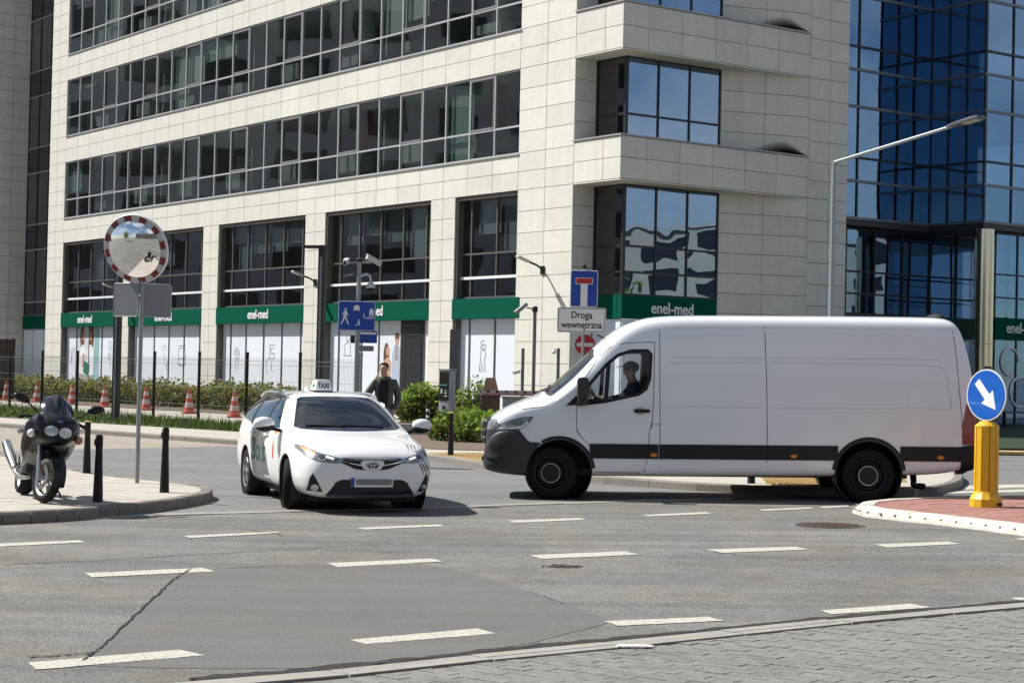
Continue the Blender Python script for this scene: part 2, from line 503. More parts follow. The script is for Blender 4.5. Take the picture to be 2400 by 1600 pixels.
def paver_mat(name, c1, c2, joint, bw, bh, rot):
    m, nt, b = principled(name); N, L = nt.nodes, nt.links
    geo = N.new('ShaderNodeNewGeometry'); mp = N.new('ShaderNodeMapping'); mp.inputs['Rotation'].default_value = (0, 0, rot)
    br = N.new('ShaderNodeTexBrick'); br.inputs['Color1'].default_value = (*c1, 1); br.inputs['Color2'].default_value = (*c2, 1); br.inputs['Mortar'].default_value = (*joint, 1)
    br.inputs['Scale'].default_value = 1.0; br.inputs['Brick Width'].default_value = bw; br.inputs['Row Height'].default_value = bh; br.inputs['Mortar Size'].default_value = 0.006; br.inputs['Mortar Smooth'].default_value = 0.3
    n = N.new('ShaderNodeTexNoise'); n.inputs['Scale'].default_value = 0.7; n.inputs['Detail'].default_value = 6
    L.new(geo.outputs['Position'], mp.inputs['Vector']); L.new(mp.outputs['Vector'], br.inputs['Vector']); L.new(geo.outputs['Position'], n.inputs['Vector'])
    r = N.new('ShaderNodeMapRange'); r.inputs['From Min'].default_value = .3; r.inputs['From Max'].default_value = .7; r.inputs['To Min'].default_value = .85; r.inputs['To Max'].default_value = 1.15
    L.new(n.outputs['Fac'], r.inputs['Value'])
    n2 = N.new('ShaderNodeTexNoise'); n2.inputs['Scale'].default_value = 40; L.new(geo.outputs['Position'], n2.inputs['Vector'])
    r2 = N.new('ShaderNodeMapRange'); r2.inputs['To Min'].default_value = .8; r2.inputs['To Max'].default_value = 1.2; L.new(n2.outputs['Fac'], r2.inputs['Value'])
    mu = N.new('ShaderNodeMath'); mu.operation = 'MULTIPLY'; L.new(r.outputs['Result'], mu.inputs[0]); L.new(r2.outputs['Result'], mu.inputs[1])
    vm = N.new('ShaderNodeVectorMath'); vm.operation = 'SCALE'; L.new(br.outputs['Color'], vm.inputs[0]); L.new(mu.outputs[0], vm.inputs['Scale']); L.new(vm.outputs['Vector'], b.inputs['Base Color'])
    b.inputs['Roughness'].default_value = 0.85
    bp = N.new('ShaderNodeBump'); bp.inputs['Strength'].default_value = 0.5; bp.inputs['Distance'].default_value = 0.006; bp.invert = True
    L.new(br.outputs['Fac'], bp.inputs['Height']); L.new(bp.outputs['Normal'], b.inputs['Normal'])
    MATS[name] = m; return m
def paint_mat(name, col, under, cover=0.42, sc=30.0):
    """worn road paint: chips where the asphalt shows"""
    m, nt, b = principled(name); N, L = nt.nodes, nt.links
    geo = N.new('ShaderNodeNewGeometry')
    n = N.new('ShaderNodeTexNoise'); n.inputs['Scale'].default_value = sc; n.inputs['Detail'].default_value = 6; n.inputs['Roughness'].default_value = .7
    L.new(geo.outputs['Position'], n.inputs['Vector'])
    rp = N.new('ShaderNodeValToRGB'); rp.color_ramp.elements[0].position = cover - 0.06; rp.color_ramp.elements[1].position = cover + 0.03
    rp.color_ramp.elements[0].color = (*under, 1); rp.color_ramp.elements[1].color = (*col, 1)
    L.new(n.outputs['Fac'], rp.inputs['Fac']); L.new(rp.outputs['Color'], b.inputs['Base Color']); b.inputs['Roughness'].default_value = .8
    bp = N.new('ShaderNodeBump'); bp.inputs['Strength'].default_value = .6; bp.inputs['Distance'].default_value = .01; L.new(n.outputs['Fac'], bp.inputs['Height']); L.new(bp.outputs['Normal'], b.inputs['Normal'])
    MATS[name] = m; return m
M_ASPH = asphalt('old_asphalt', (0.160, 0.160, 0.155), spk=0.26, sc=45, big=0.15)
M_PATCH = asphalt('fresh_asphalt', (0.132, 0.134, 0.133), spk=0.16, sc=70, big=0.06, bump=0.25)
M_SAND = asphalt('pale_asphalt', (0.29, 0.27, 0.235), spk=0.10, sc=60, big=0.08, bump=0.1)
M_PAV = paver_mat('grey_block_paving', (0.185, 0.185, 0.178), (0.155, 0.157, 0.153), (0.10, 0.10, 0.095), 0.20, 0.10, 0.5)
M_PAINT = paint_mat('white_road_paint', (0.50, 0.48, 0.405), (0.24, 0.225, 0.20), 0.46, 38.0)
M_CREAM = mat('cream_concrete', (0.42, 0.388, 0.33), 0.85, var=0.10, scale=9, var2=0.10, scale2=1.3, bump=0.15, bscale=90, rand=0.04)
M_KERB = mat('kerb_concrete', (0.20, 0.18, 0.155), 0.88, var=0.14, scale=14, var2=0.12, scale2=1.5, bump=0.25, bscale=120, rand=0.06)
M_GUTTER = mat('gutter_concrete', (0.30, 0.285, 0.25), 0.9, var=0.16, scale=18, var2=0.14, scale2=2, bump=0.3, bscale=120, rand=0.08)
M_WKERB = mat('white_kerb_paint', (0.53, 0.50, 0.43), 0.75, var=0.14, scale=12, var2=0.10, scale2=3, bump=0.25, bscale=80, rand=0.04)
M_RED = mat('red_paving', (0.33, 0.165, 0.135), 0.85, var=0.16, scale=20, var2=0.15, scale2=1.2, bump=0.2, bscale=150, rand=0.1)
M_BLOCK = mat('grey_paving_block', (0.205, 0.197, 0.178), 0.88, var=0.26, scale=35, var2=0.12, scale2=2, bump=0.5, bscale=140, rand=0.10)
M_JOINT = mat('sandy_joint', (0.10, 0.095, 0.085), 0.95, var=0.25, scale=40, bump=0.4, bscale=150)
M_TACT = mat('yellow_tactile_paving', (0.46, 0.33, 0.16), 0.8, var=0.10, scale=12, rand=0.05)
M_CRACK = mat('dark_crack', (0.022, 0.02, 0.018), 0.95, var=0.3, scale=30)
M_SOIL = mat('soil', (0.14, 0.105, 0.075), 0.95, var=0.4, scale=9, bump=0.8, bscale=30)
M_PALE = mat('pale_slab_paving', (0.41, 0.385, 0.33), 0.85, var=0.15, scale=1.2, var2=0.1, scale2=8)
M_GRASSB = mat('grass_ground', (0.06, 0.095, 0.025), 0.95, var=0.35, scale=6)

big = [(-700, -500), (700, -500), (700, 900), (-700, 900)]
ground = tag(sheet('ground', big, 0.0, M_ASPH), 'old grey asphalt road with worn aggregate', None, None, 'structure')
def clip_half(poly, a, b):
    """keep what lies left of a->b"""
    out = []; n = len(poly)
    def sd(p): return (b[0] - a[0]) * (p[1] - a[1]) - (b[1] - a[1]) * (p[0] - a[0])
    for i in range(n):
        p, q = poly[i], poly[(i + 1) % n]; s, t = sd(p), sd(q)
        if s >= 0: out.append(p)
        if (s >= 0) != (t >= 0):
            k = s / (s - t); out.append((p[0] + (q[0] - p[0]) * k, p[1] + (q[1] - p[1]) * k))
    return out
def tiles(region, org, ang, w, h, gap=0.006, stagger=0.0, herring=False):
    ca, sa = math.cos(ang), math.sin(ang)
    loc = [((x - org[0]) * ca + (y - org[1]) * sa, -(x - org[0]) * sa + (y - org[1]) * ca) for x, y in region]
    xs, ys = [p[0] for p in loc], [p[1] for p in loc]; res = []
    for j in range(math.floor(min(ys) / h), math.ceil(max(ys) / h)):
        sh = stagger * w * (j % 2)
        for i in range(math.floor((min(xs) - sh) / w) - 1, math.ceil(max(xs) / w) + 1):
            x0, x1, y0, y1 = i * w + sh + gap / 2, (i + 1) * w + sh - gap / 2, j * h + gap / 2, (j + 1) * h - gap / 2
            c = loc
            for a, b in (((x0, y0), (x1, y0)), ((x1, y0), (x1, y1)), ((x1, y1), (x0, y1)), ((x0, y1), (x0, y0))):
                c = clip_half(c, a, b)
                if len(c) < 3: break
            if len(c) < 3: continue
            area = abs(sum(c[k][0] * c[(k + 1) % len(c)][1] - c[(k + 1) % len(c)][0] * c[k][1] for k in range(len(c)))) / 2
            if area < w * h * 0.06: continue
            res.append([(org[0] + x * ca - y * sa, org[1] + x * sa + y * ca) for x, y in c])
    return res
def slab(name, poly, z0, z1, m, parent, jit=0.0, tilt=0.0):
    d = random.uniform(-jit, jit); tx, ty = random.uniform(-tilt, tilt), random.uniform(-tilt, tilt)
    cx, cy = sum(p[0] for p in poly) / len(poly), sum(p[1] for p in poly) / len(poly)
    mb = MB(); n = len(poly)
    vs = [(x - cx, y - cy, gz(x) + z0) for x, y in poly] + [(x - cx, y - cy, gz(x) + z1 + d + (x - cx) * tx + (y - cy) * ty) for x, y in poly]
    mb.add(vs, [tuple(range(n - 1, -1, -1)), tuple(range(n, 2 * n))] + [(i, (i + 1) % n, n + (i + 1) % n, n + i) for i in range(n)])
    o = mb.build(name, m, parent, smooth=0); o.location = (cx, cy, 0); return o
def slab_into(mb, poly, z0, z1, jit=0.0):
    d = random.uniform(-jit, jit); n = len(poly)
    mb.add([(x, y, gz(x) + z0) for x, y in poly] + [(x, y, gz(x) + z1 + d) for x, y in poly], [tuple(range(n, 2 * n))] + [(i, (i + 1) % n, n + (i + 1) % n, n + i) for i in range(n)])
def arc_points(pts, step):
    """equal steps along a path"""
    pts = [Vector(p) for p in pts]; out = [pts[0]]; left = step
    for a, b in zip(pts, pts[1:]):
        L = (b - a).length; pos = 0.0
        while L - pos >= left:
            pos += left; out.append(a.lerp(b, pos / L)); left = step
        left -= L - pos
    if (out[-1] - pts[-1]).length > step * 0.2: out.append(pts[-1])
    return out
def smooth_path(pts, k=3):
    for _ in range(k):
        q = [pts[0]]
        for a, b in zip(pts, pts[1:]):
            q += [(a[0] * .75 + b[0] * .25, a[1] * .75 + b[1] * .25), (a[0] * .25 + b[0] * .75, a[1] * .25 + b[1] * .75)]
        q.append(pts[-1]); pts = q
    return pts
def kerbs(path, step, width, z0, z1, m, parent, name='kerb_stone', gap=0.008, cham=0.02, side=1, prof=None):
    """stones along the outer edge; width is measured to the left (side=1) of the path"""
    p = arc_points(path, step)
    for i in range(len(p) - 1):
        a, b = p[i], p[i + 1]
        ta = ((p[i + 1] - p[i - 1]) if i else (b - a)).normalized(); tb = ((p[i + 2] - p[i]) if i + 2 < len(p) else (b - a)).normalized()
        na, nb = Vector((-ta.y, ta.x)) * side, Vector((-tb.y, tb.x)) * side
        d = (b - a).normalized() * gap / 2; a2, b2 = a + d, b - d
        c = (a2 + b2) / 2
        j = random.uniform(-.004, .004)
        def V(q, z): return (q.x - c.x, q.y - c.y, gz(q.x) + z)
        vs = []
        for q, n in ((a2, na), (b2, nb)):
            vs += [V(q + n * o_, z_ + (j if z_ > z0 else 0)) for o_, z_ in (prof or [(0, z0), (0, z1 - cham), (cham, z1), (width, z1), (width, z0)])]
        k = len(vs) // 2
        mb = MB().add(vs, [(i, i + 1, k + i + 1, k + i) for i in range(k - 1)] + [tuple(range(k - 1, -1, -1)), tuple(range(k, 2 * k))])
        o = mb.build(name, m, parent, smooth=35 if prof else 0); o.location = (c.x, c.y, 0)

def off_path(path, d):
    out = []
    for i, p in enumerate(path):
        a, b = Vector(path[max(i - 1, 0)]), Vector(path[min(i + 1, len(path) - 1)]); t = (b - a).normalized()
        out.append((p[0] + t.y * d, p[1] - t.x * d))
    return out
# side street of grey blocks and the paler asphalt beyond
street = tag(sheet('side_street', gp([(-60, 1226), (255, 1211), (700, 1197), (1200, 1183), (1455, 1175), (1700, 1168), (1990, 1160), (2500, 1148), (2500, 1056), (1100, 1050), (985, 1046), (520, 1046), (161, 1054), (-60, 1062)]), 0.004, M_PAV), kind='structure')
far_street = tag(sheet('far_street', gp([(-80, 1062), (161, 1054), (520, 1046), (985, 1046), (1060, 1040), (1020, 1000), (520, 1020), (0, 990), (-80, 985)]), 0.005, M_SAND), kind='structure')
# concrete channel where the side street meets the main road
chan = smooth_path(gp([(-40, 1230), (255, 1213), (700, 1199), (1200, 1185), (1455, 1177), (1720, 1169)]), 1)
kerbs(chan, 1.0, 0.24, -0.05, 0.012, M_GUTTER, street, 'channel_stone', 0.012, 0.004)
# markings on the main road
def ragged(pts, k=6, a=3.0):
    out = []
    for i, p in enumerate(pts):
        q = pts[(i + 1) % len(pts)]
        for j in range(k):
            t = j / k; out.append((p[0] + (q[0] - p[0]) * t + random.uniform(-a, a), p[1] + (q[1] - p[1]) * t + random.uniform(-a, a) * .35))
    return out
def dash(a0, a1, b1, b0):
    r = 1.1 if a0[1] > 1390 else .6
    sheet('lane_dash', gp(ragged([a0, a1, b1, b0], 14, r)), 0.005, M_PAINT, ground)
for q in [((66, 1553), (420, 1523), (481, 1536), (85, 1570)), ((821, 1500), (1119, 1473), (1162, 1485), (856, 1510)),
          ((1415, 1456), (1660, 1446), (1700, 1455), (1448, 1467)), ((1921, 1431), (2135, 1415), (2182, 1424), (1950, 1440)), ((2365, 1402), (2440, 1398), (2440, 1406), (2390, 1407)),
          ((199, 1343), (475, 1331), (506, 1339), (215, 1353)), ((766, 1320), (1010, 1309), (1040, 1316), (790, 1329)),
          ((1241, 1301), (1465, 1292), (1497, 1300), (1268, 1310)), ((1655, 1288), (1866, 1281), (1895, 1288), (1690, 1296)), ((2044, 1276), (2222, 1269), (2252, 1275), (2080, 1283)), ((2380, 1262), (2440, 1260), (2440, 1264), (2392, 1266)),
          ((-20, 1275), (185, 1266), (201, 1271), (-20, 1282)), ((429, 1256), (640, 1246), (658, 1249), (445, 1261)), ((834, 1237), (1030, 1229), (1042, 1233), (855, 1241)),
          ((1190, 1220), (1360, 1214), (1375, 1218), (1205, 1225)), ((1502, 1207), (1655, 1200), (1669, 1204), (1520, 1210)), ((1778, 1194), (1895, 1189), (1908, 1192), (1790, 1197)), ((1920, 1188), (1985, 1184), (1992, 1187), (1930, 1191))]:
    dash(*q)
# asphalt patch with a ragged edge and its open seam
sheet('asphalt_patch', gp(ragged([(447, 1333), (760, 1324), (985, 1320), (1120, 1348), (1250, 1388), (1350, 1422), (1440, 1456), (1250, 1505), (1000, 1546), (700, 1566), (400, 1566), (205, 1560), (240, 1510), (330, 1430), (395, 1366)], 7, 2.5)), 0.0025, M_PATCH, ground)
def crack(pts, w, k=9, a=2.6):
    line = []
    for i in range(len(pts) - 1):
        for j in range(k):
            t = j / k; line.append((pts[i][0] + (pts[i + 1][0] - pts[i][0]) * t + random.uniform(-a, a), pts[i][1] + (pts[i + 1][1] - pts[i][1]) * t + random.uniform(-a, a) * .4))
    line.append(pts[-1])
    wp = [Vector((G(x, y).x, G(x, y).y)) for x, y in line]; Lf, Rt = [], []
    for i, p in enumerate(wp):
        t = (wp[min(i + 1, len(wp) - 1)] - wp[max(i - 1, 0)]).normalized(); n = Vector((-t.y, t.x)) * w * random.uniform(.25, .7) * (0.25 if i in (0, len(wp) - 1) else 1)
        Lf.append(p + n); Rt.append(p - n)
    mb = MB(); vs = []
    for a_, b_ in zip(Lf, Rt): vs += [(a_.x, a_.y, gz(a_.x) + .0075), (b_.x, b_.y, gz(b_.x) + .0075)]
    mb.add(vs, [(2 * i, 2 * i + 1, 2 * i + 3, 2 * i + 2) for i in range(len(wp) - 1)])
    mb.build('crack', M_CRACK, ground, smooth=0)
crack([(447, 1333), (397, 1367), (330, 1430), (240, 1515), (195, 1549)], 0.017, 16, 3.2)
crack([(215, 1530), (150, 1536), (60, 1541)], 0.025)
crack([(0, 1324), (300, 1310), (620, 1290), (900, 1276)], 0.018)
crack([(380, 1246), (560, 1238), (690, 1258)], 0.012)
crack([(520, 1332), (760, 1322)], 0.014)
crack([(1230, 1384), (1330, 1418)], 0.006)
crack([(440, 1599), (663, 1584), (940, 1556), (1200, 1528), (1430, 1507), (1659, 1483), (1955, 1452), (2240, 1428), (2420, 1411)], 0.05)
crack([(440, 1592), (663, 1577), (940, 1549), (1200, 1521), (1430, 1500), (1659, 1477), (1955, 1448), (2240, 1424), (2420, 1408)], 0.13)
crack([(900, 1557), (1200, 1525), (1430, 1504), (1659, 1480), (1800, 1466)], 0.04)
crack([(1640, 1288), (1770, 1306), (1900, 1312)], 0.012)
# near gutter of concrete channel stones, then grey blocks
gut_o = smooth_path(gp([(380, 1610), (663, 1588), (940, 1560), (1200, 1532), (1430, 1511), (1659, 1487), (1955, 1456), (2240, 1431), (2460, 1413)]), 1)
near = tag(sheet('near_pavement', gut_o[:] + gp([(2460, 1700), (300, 1700)]), 0.003 + .013, mat('near_joint_sand', (.25, .235, .20), .95, var=.25, scale=40)), kind='structure')
kerbs(gut_o, 1.0, 0.13, -0.03, 0.024, M_GUTTER, near, 'channel_stone', 0.014, 0.006, side=-1)
sheet('open_joint', off_path(gut_o, .125) + off_path(gut_o, .165)[::-1], .019, M_CRACK, near)
kerbs(off_path(gut_o, 0.165), 1.0, 0.10, -0.03, 0.034, M_GUTTER, near, 'channel_stone', 0.014, 0.006, side=-1)
sheet('open_joint', off_path(gut_o, .26) + off_path(gut_o, .285)[::-1], .019, M_CRACK, near)
gi = off_path(gut_o, 0.285)
reg = gi + gp([(2440, 1640), (200, 1640)])
blk = tiles(reg, gi[0], math.radians(-41), 0.20, 0.10, 0.006, 0.5)
def in_view(p):
    v = Vector((p[0], p[1], gz(p[0]))) - cC; w = v.dot(cF); x, y = 1200 + FPX * v.dot(cR) / w, 800 - FPX * v.dot(cU) / w
    return -60 < x < 2460 and y < 1630
blk = [b for b in blk if in_view(b[0])]
blk.sort(key=lambda b: b[0][1])
for b in blk[:300]: slab('paving_block', b, -0.02, 0.022, M_BLOCK, near, 0.002, 0.014)
mb = MB()
for b in blk[300:]: slab_into(mb, b, 0.0, 0.022, 0.003)
if blk[300:]: tag(mb.build('paving_blocks', M_BLOCK, near, smooth=0), kind='stuff')
# left pavement with its kerb and slabs
sw = smooth_path(gp([(-60, 1203), (0, 1200), (112, 1196), (223, 1188), (312, 1180), (379, 1173), (446, 1163), (491, 1154), (503, 1146), (480, 1137), (424, 1129), (335, 1121), (245, 1112), (167, 1096), (0, 1063), (-80, 1047)], 0.13), 2)
walk = tag(sheet('corner_pavement', off_path(sw, -.08), 0.105, M_JOINT, thick=0.2), kind='structure')
kerbs(sw, 0.34, 0.15, -0.02, 0.13, M_KERB, walk, side=1, gap=.014)
inner = off_path(sw, -0.155)
for t in tiles(inner, inner[0], math.radians(33), 0.5, 0.5, 0.008): slab('paving_slab', t, 0.10, 0.127, M_CREAM, walk, 0.002, 0.004)
# narrow pavement, grass strip and pale paving on the far side of the side street
fk = smooth_path(gp([(-120, 982), (0, 990), (250, 1008), (520, 1027), (700, 1039), (860, 1049)], 0.12), 1)
fb = gp([(860, 1032), (700, 1020), (520, 1009), (250, 993), (0, 978), (-120, 971)], 0.12)
fwalk = tag(sheet('far_pavement', fk + fb, 0.12, M_CREAM, thick=0.2), kind='structure')
kerbs(off_path(fk, 0.13), 1.0, 0.12, -0.02, 0.115, M_KERB, fwalk, side=1)
gstrip = gp([(-120, 971), (0, 978), (250, 993), (520, 1009), (700, 1020), (860, 1032)], 0.12) + gp([(860, 1018), (700, 1007), (562, 998), (300, 976), (0, 950), (-120, 941)], 0.12)
tag(sheet('grass_verge', gstrip, 0.13, M_GRASSB), kind='structure')
pale = gp([(-120, 941), (0, 950), (300, 976), (562, 998), (700, 1007), (860, 1018), (980, 1010), (980, 965), (590, 948), (300, 925), (0, 905), (-120, 897)], 0.12)
tag(sheet('pale_paving', pale, 0.124, M_PALE), kind='structure')
bedp = gp([(-120, 938), (0, 934), (300, 950), (590, 972), (860, 990), (990, 985)], 0.12)
tag(sheet('planting_bed', [(-26, 83.5), (-8.6, 62.8), (-4.2, 56.8), (-3.0, 58), (-7.5, 66.2), (-25, 88)], 0.14, M_SOIL), kind='structure')
# right pavement behind the van
rk = smooth_path(gp([(1000, 1064), (1075, 1075), (1140, 1086), (1360, 1113), (1560, 1127), (1700, 1136), (1900, 1143), (2120, 1146), (2232, 1137), (2266, 1117), (2240, 1096), (2080, 1072), (1960, 1056)], 0.12), 2)
rwalk_pts = off_path(rk, -.08) + gp([(1900, 1046), (1140, 1040), (1040, 1046), (985, 1050)], 0.12)
rwalk = tag(sheet('right_pavement', rwalk_pts, 0.12, M_CREAM, thick=0.2), kind='structure')
kerbs(off_path(rk, 0.0), 1.0, 0.15, -0.02, 0.124, M_KERB, rwalk, side=1)
def tactile(pts_px, ang, parent, dz=.122):
    region = gp(pts_px, dz)
    for t in tiles(region, region[0], ang, 0.4, 0.4, 0.01):
        slab('tactile_slab', t, 0.09, dz + .008, M_TACT, parent)
    mb = MB()
    for t in tiles(region, region[0], ang, 0.08, 0.08, 0.045):
        slab_into(mb, t, dz + .004, dz + .018)
    tag(mb.build('tactile_bumps', M_TACT, parent, smooth=0), kind='stuff')
tactile([(1003, 1062), (1130, 1062), (1150, 1083), (1080, 1073)], math.radians(20), rwalk)
tactile([(1780, 1118), (1930, 1120), (1950, 1140), (1800, 1136)], math.radians(20), rwalk)
tactile([(2030, 1100), (2110, 1105), (2125, 1130), (2035, 1126)], math.radians(20), rwalk)
# crossing paint by the far corner
for q in [((2260, 1139), (2440, 1135), (2440, 1142), (2262, 1148)), ((2080, 1156), (2440, 1147), (2440, 1153), (2100, 1160))]:
    sheet('crossing_paint', gp(q), 0.009, M_PAINT, street)
# far right verge
tag(sheet('far_right_verge', gp([(2250, 1052), (2700, 1060), (2800, 1015), (2250, 1000)], .1), 0.14, mat('shade_toned_lawn', (0.012, 0.028, 0.008), .95, var=.4, scale=7), thick=.2), kind='structure')  # shade over the verge is put into this darkened lawn colour
tactile([(2290, 1058), (2520, 1062), (2520, 1068), (2290, 1064)], 0.3, rwalk, 0.02)
# traffic island
isl = smooth_path(gp([(2600, 1166), (2400, 1160), (2200, 1163), (2060, 1170), (2005, 1176), (1992, 1184), (2020, 1194), (2100, 1202), (2250, 1217), (2400, 1236), (2600, 1262)], 0.09), 1)
island = tag(sheet('traffic_island', off_path(isl, -.15), 0.07, M_JOINT, thick=0.1), kind='structure')
kerbs(isl, 0.72, 0.26, -0.02, 0.11, M_WKERB, island, 'island_kerb_stone', 0.005, 0.07, side=1, prof=[(0, -.02), (0, .02), (.02, .06), (.06, .092), (.12, .108), (.20, .112), (.265, .106), (.265, -.02)])
inn = off_path(isl, -0.262)
mb = MB()
for t in tiles(inn, inn[0], math.radians(20), 0.2, 0.1, 0.009, 0.5):
    slab_into(mb, t, 0.06, 0.098, .002)
tag(mb.build('red_paving_blocks', M_RED, island, smooth=0), kind='stuff')
# studs along the island kerb
sp_ = arc_points(off_path(isl, -.022), 0.26)
for q in sp_[len(sp_) // 2 - 3:]:
    MB().sphere((q.x, q.y, gz(q.x) + .062), (.022, .022, .012), 8, 5).build('kerb_stud', mat('brown_stud', (.33, .25, .16), .6), island)
# manhole cover and pothole
def manhole(px, py, r):
    c = G(px, py); o = thing('manhole_cover', 'round brown iron manhole cover set in the asphalt near the island', 'manhole', (c.x, c.y, gz(c.x)))
    m = mat('rusty_iron', (0.10, 0.075, 0.06), .7, .5, var=.3, scale=14, bump=.5, bscale=60)
    MB().lathe([(r + .05, 0.0), (r + .05, .005), (r, .006), (r, .002)], n=32).build('frame', m, o)
    mb = MB().lathe([(r - .012, -.002), (r - .012, .006), (0, .006)], n=32); mb.build('lid', m, o)
    mb = MB()
    for i in range(-4, 5):
        for j in range(-4, 5):
            if (i * i + j * j) * .0049 < (r - .07) ** 2: mb.box(i * .07 - .02, i * .07 + .02, j * .07 - .02, j * .07 + .02, .005, .011)
    tag(mb.build('tread', m, o, smooth=0), kind='stuff')
manhole(1948, 1231, 0.36)
pc = G(1318, 1327)
pot = MB()
ring = [(pc.x + .16 * math.cos(a) * random.uniform(.7, 1.2), pc.y + .13 * math.sin(a) * random.uniform(.7, 1.2)) for a in [i * PI / 9 for i in range(18)]]
sheet('pothole', ring, 0.0045, M_CRACK, ground)
for i in range(46):
    a, r_ = random.random() * 2 * PI, random.uniform(.02, .20); x, y = pc.x + r_ * math.cos(a), pc.y + r_ * .8 * math.sin(a)
    pot.sphere((x, y, gz(x) + .004), (random.uniform(.006, .02), random.uniform(.006, .016), random.uniform(.004, .009)), 5, 3)
tag(pot.build('pothole_rubble', mat('broken_asphalt', (.13, .09, .075), .9, var=.3, scale=30), ground), kind='stuff')
lc = G(1490, 1527)
lit = MB()
for i in range(9):
    lit.sphere((lc.x - .09 + .022 * i, lc.y + random.uniform(-.012, .012), gz(lc.x) + .036), (.03, .022, .011), 8, 5)
tag(lit.build('litter', mat('white_paper', (.8, .8, .78), .8)), 'crumpled white scrap lying on the near gutter stones', 'litter')
# ------------------------------------------------------------------ office building (local X runs along the shaded side, local Y along the sunlit side)
dLx, dLy = -0.58703, 0.80957
COR = Vector((3.135, 54.848, 0))
B_ROT = math.atan2(0.58703, 0.80957)
M_STONE = mat('beige_stone_panel', (0.645, 0.625, 0.56), 0.75, var=0.05, scale=1.2, var2=0.05, scale2=6, rand=0.05, streak=.05, bump=0.06, bscale=40, obj=False)
M_STONE_D = mat('weathered_stone_panel', (0.50, 0.475, 0.43), 0.8, var=0.10, scale=0.9, var2=0.09, scale2=4, rand=0.05, bump=0.06, bscale=40)
M_BACK = mat('joint_backing', (0.32, 0.30, 0.26), 0.9)
M_ALU = mat('pale_aluminium', (0.52, 0.53, 0.53), 0.42, 0.3, rand=0.03)
M_DKFRAME = mat('dark_frame', (0.03, 0.032, 0.036), 0.4, 0.3)
M_CAP = mat('grey_coping', (0.36, 0.36, 0.35), 0.5, 0.3, var=.08, scale=2)
M_GL_A = glass('office_glass', (0.70, 0.745, 0.74), 1.6, wave=0.005, wscale=0.5, boost=0.05)
M_GL_B = glass('blue_coated_glass', (0.38, 0.45, 0.52), 1.8, wave=0.014, wscale=0.45, boost=0.29, refl=(0.38, 0.60, 0.86))
M_GL_C = glass('dark_glass', (0.58, 0.62, 0.64), 1.55, wave=0.006, wscale=0.45, boost=0.05)
M_GL_D = glass('grey_blue_glass', (0.45, 0.50, 0.54), 1.7, wave=0.012, wscale=0.5, boost=0.32, refl=(0.55, 0.74, 0.98))
M_BLIND = mat('pale_blind', (0.62, 0.64, 0.60), 0.85, rand=0.25)
M_BLIND_G = mat('greenish_blind', (0.45, 0.58, 0.50), 0.85, rand=0.2)
M_INT = mat('office_interior', (0.42, 0.41, 0.40), 0.9, var=.35, scale=.6)
M_INT_W = mat('office_ceiling', (0.55, 0.55, 0.53), 0.9)
M_INT_R = mat('red_column', (0.28, 0.05, 0.05), 0.8)
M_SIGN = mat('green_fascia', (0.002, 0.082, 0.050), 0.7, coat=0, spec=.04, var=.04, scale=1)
M_VINYL = mat('white_window_film', (0.72, 0.76, 0.82), 0.45, rand=0.03)
M_WHITE = mat('white_lettering', (0.82, 0.82, 0.82), 0.6)
bld = thing('office_building', 'cream stone clad office building with long window strips and green shop fascias', 'building', COR, B_ROT)
SILL = [8.85, 12.87, 16.87, 20.88]          # bottom of each window strip
TOPS = [7.66, 11.59, 15.61, 19.62]          # underside of each stone spandrel
U0, U1, NP = 5.21, 42.85, 26
PW = (U1 - U0) / NP
PANELS = []                                  # (kind, a0, a1, z0, z1, weight)
def PL(u0, u1, z0, z1): PANELS.append(('L', u0, u1, z0, z1, (u1 - u0) * (z1 - z0) * (54 / (54.8 + u0 * .81)) ** 3))
def PR(v0, v1, z0, z1): PANELS.append(('R', v0, v1, z0, z1, (v1 - v0) * (z1 - z0) * 2.0))
def rows(z0, z1, h=0.66):
    n = max(1, round((z1 - z0) / h)); return [(z0 + (z1 - z0) * i / n, z0 + (z1 - z0) * (i + 1) / n) for i in range(n)]
for t, s in zip(TOPS[:4], SILL[:4]):
    for a, b in rows(t, s, .62):
        for i in range(NP): PL(U0 + i * PW, U0 + (i + 1) * PW, a, b)
all_rows = []
prev = 0.0
for t, s in zip(TOPS, SILL):
    all_rows += rows(prev, t, .68) + rows(t, s, .62); prev = s
for a, b in all_rows:                        # pier by the corner and the far end pier
    PL(2.30, 3.76, a, b); PL(3.76, U0, a, b); PL(U1, 43.9, a, b); PL(43.9, 44.88, a, b)
OPEN = [(5.21, 8.78), (10.28, 17.48), (19.0, 26.25), (27.68, 34.99), (36.40, 42.85)]
for u0, u1 in [(8.78, 10.28), (17.48, 19.0), (26.25, 27.68), (34.99, 36.40)]:
    for a, b in rows(0, TOPS[0], .68):
        PL(u0, (u0 + u1) / 2, a, b); PL((u0 + u1) / 2, u1, a, b)
V_END, V_BAND = 9.66, 7.85
for t, s in zip(TOPS, SILL):                 # parapet bands that turn the corner
    for a, b in rows(t + .02, s + .12, .66):
        PL(0.0, 0.86, a, b); PL(0.86, 2.30, a, b)
        e = [0.0, 1.0, 2.35, 3.7, 5.07, 6.43, V_BAND]
        for i in range(6): PR(e[i], e[i + 1], a, b)
for a, b in all_rows:
    PR(V_BAND, 8.78, a, b); PR(8.78, V_END, a, b)
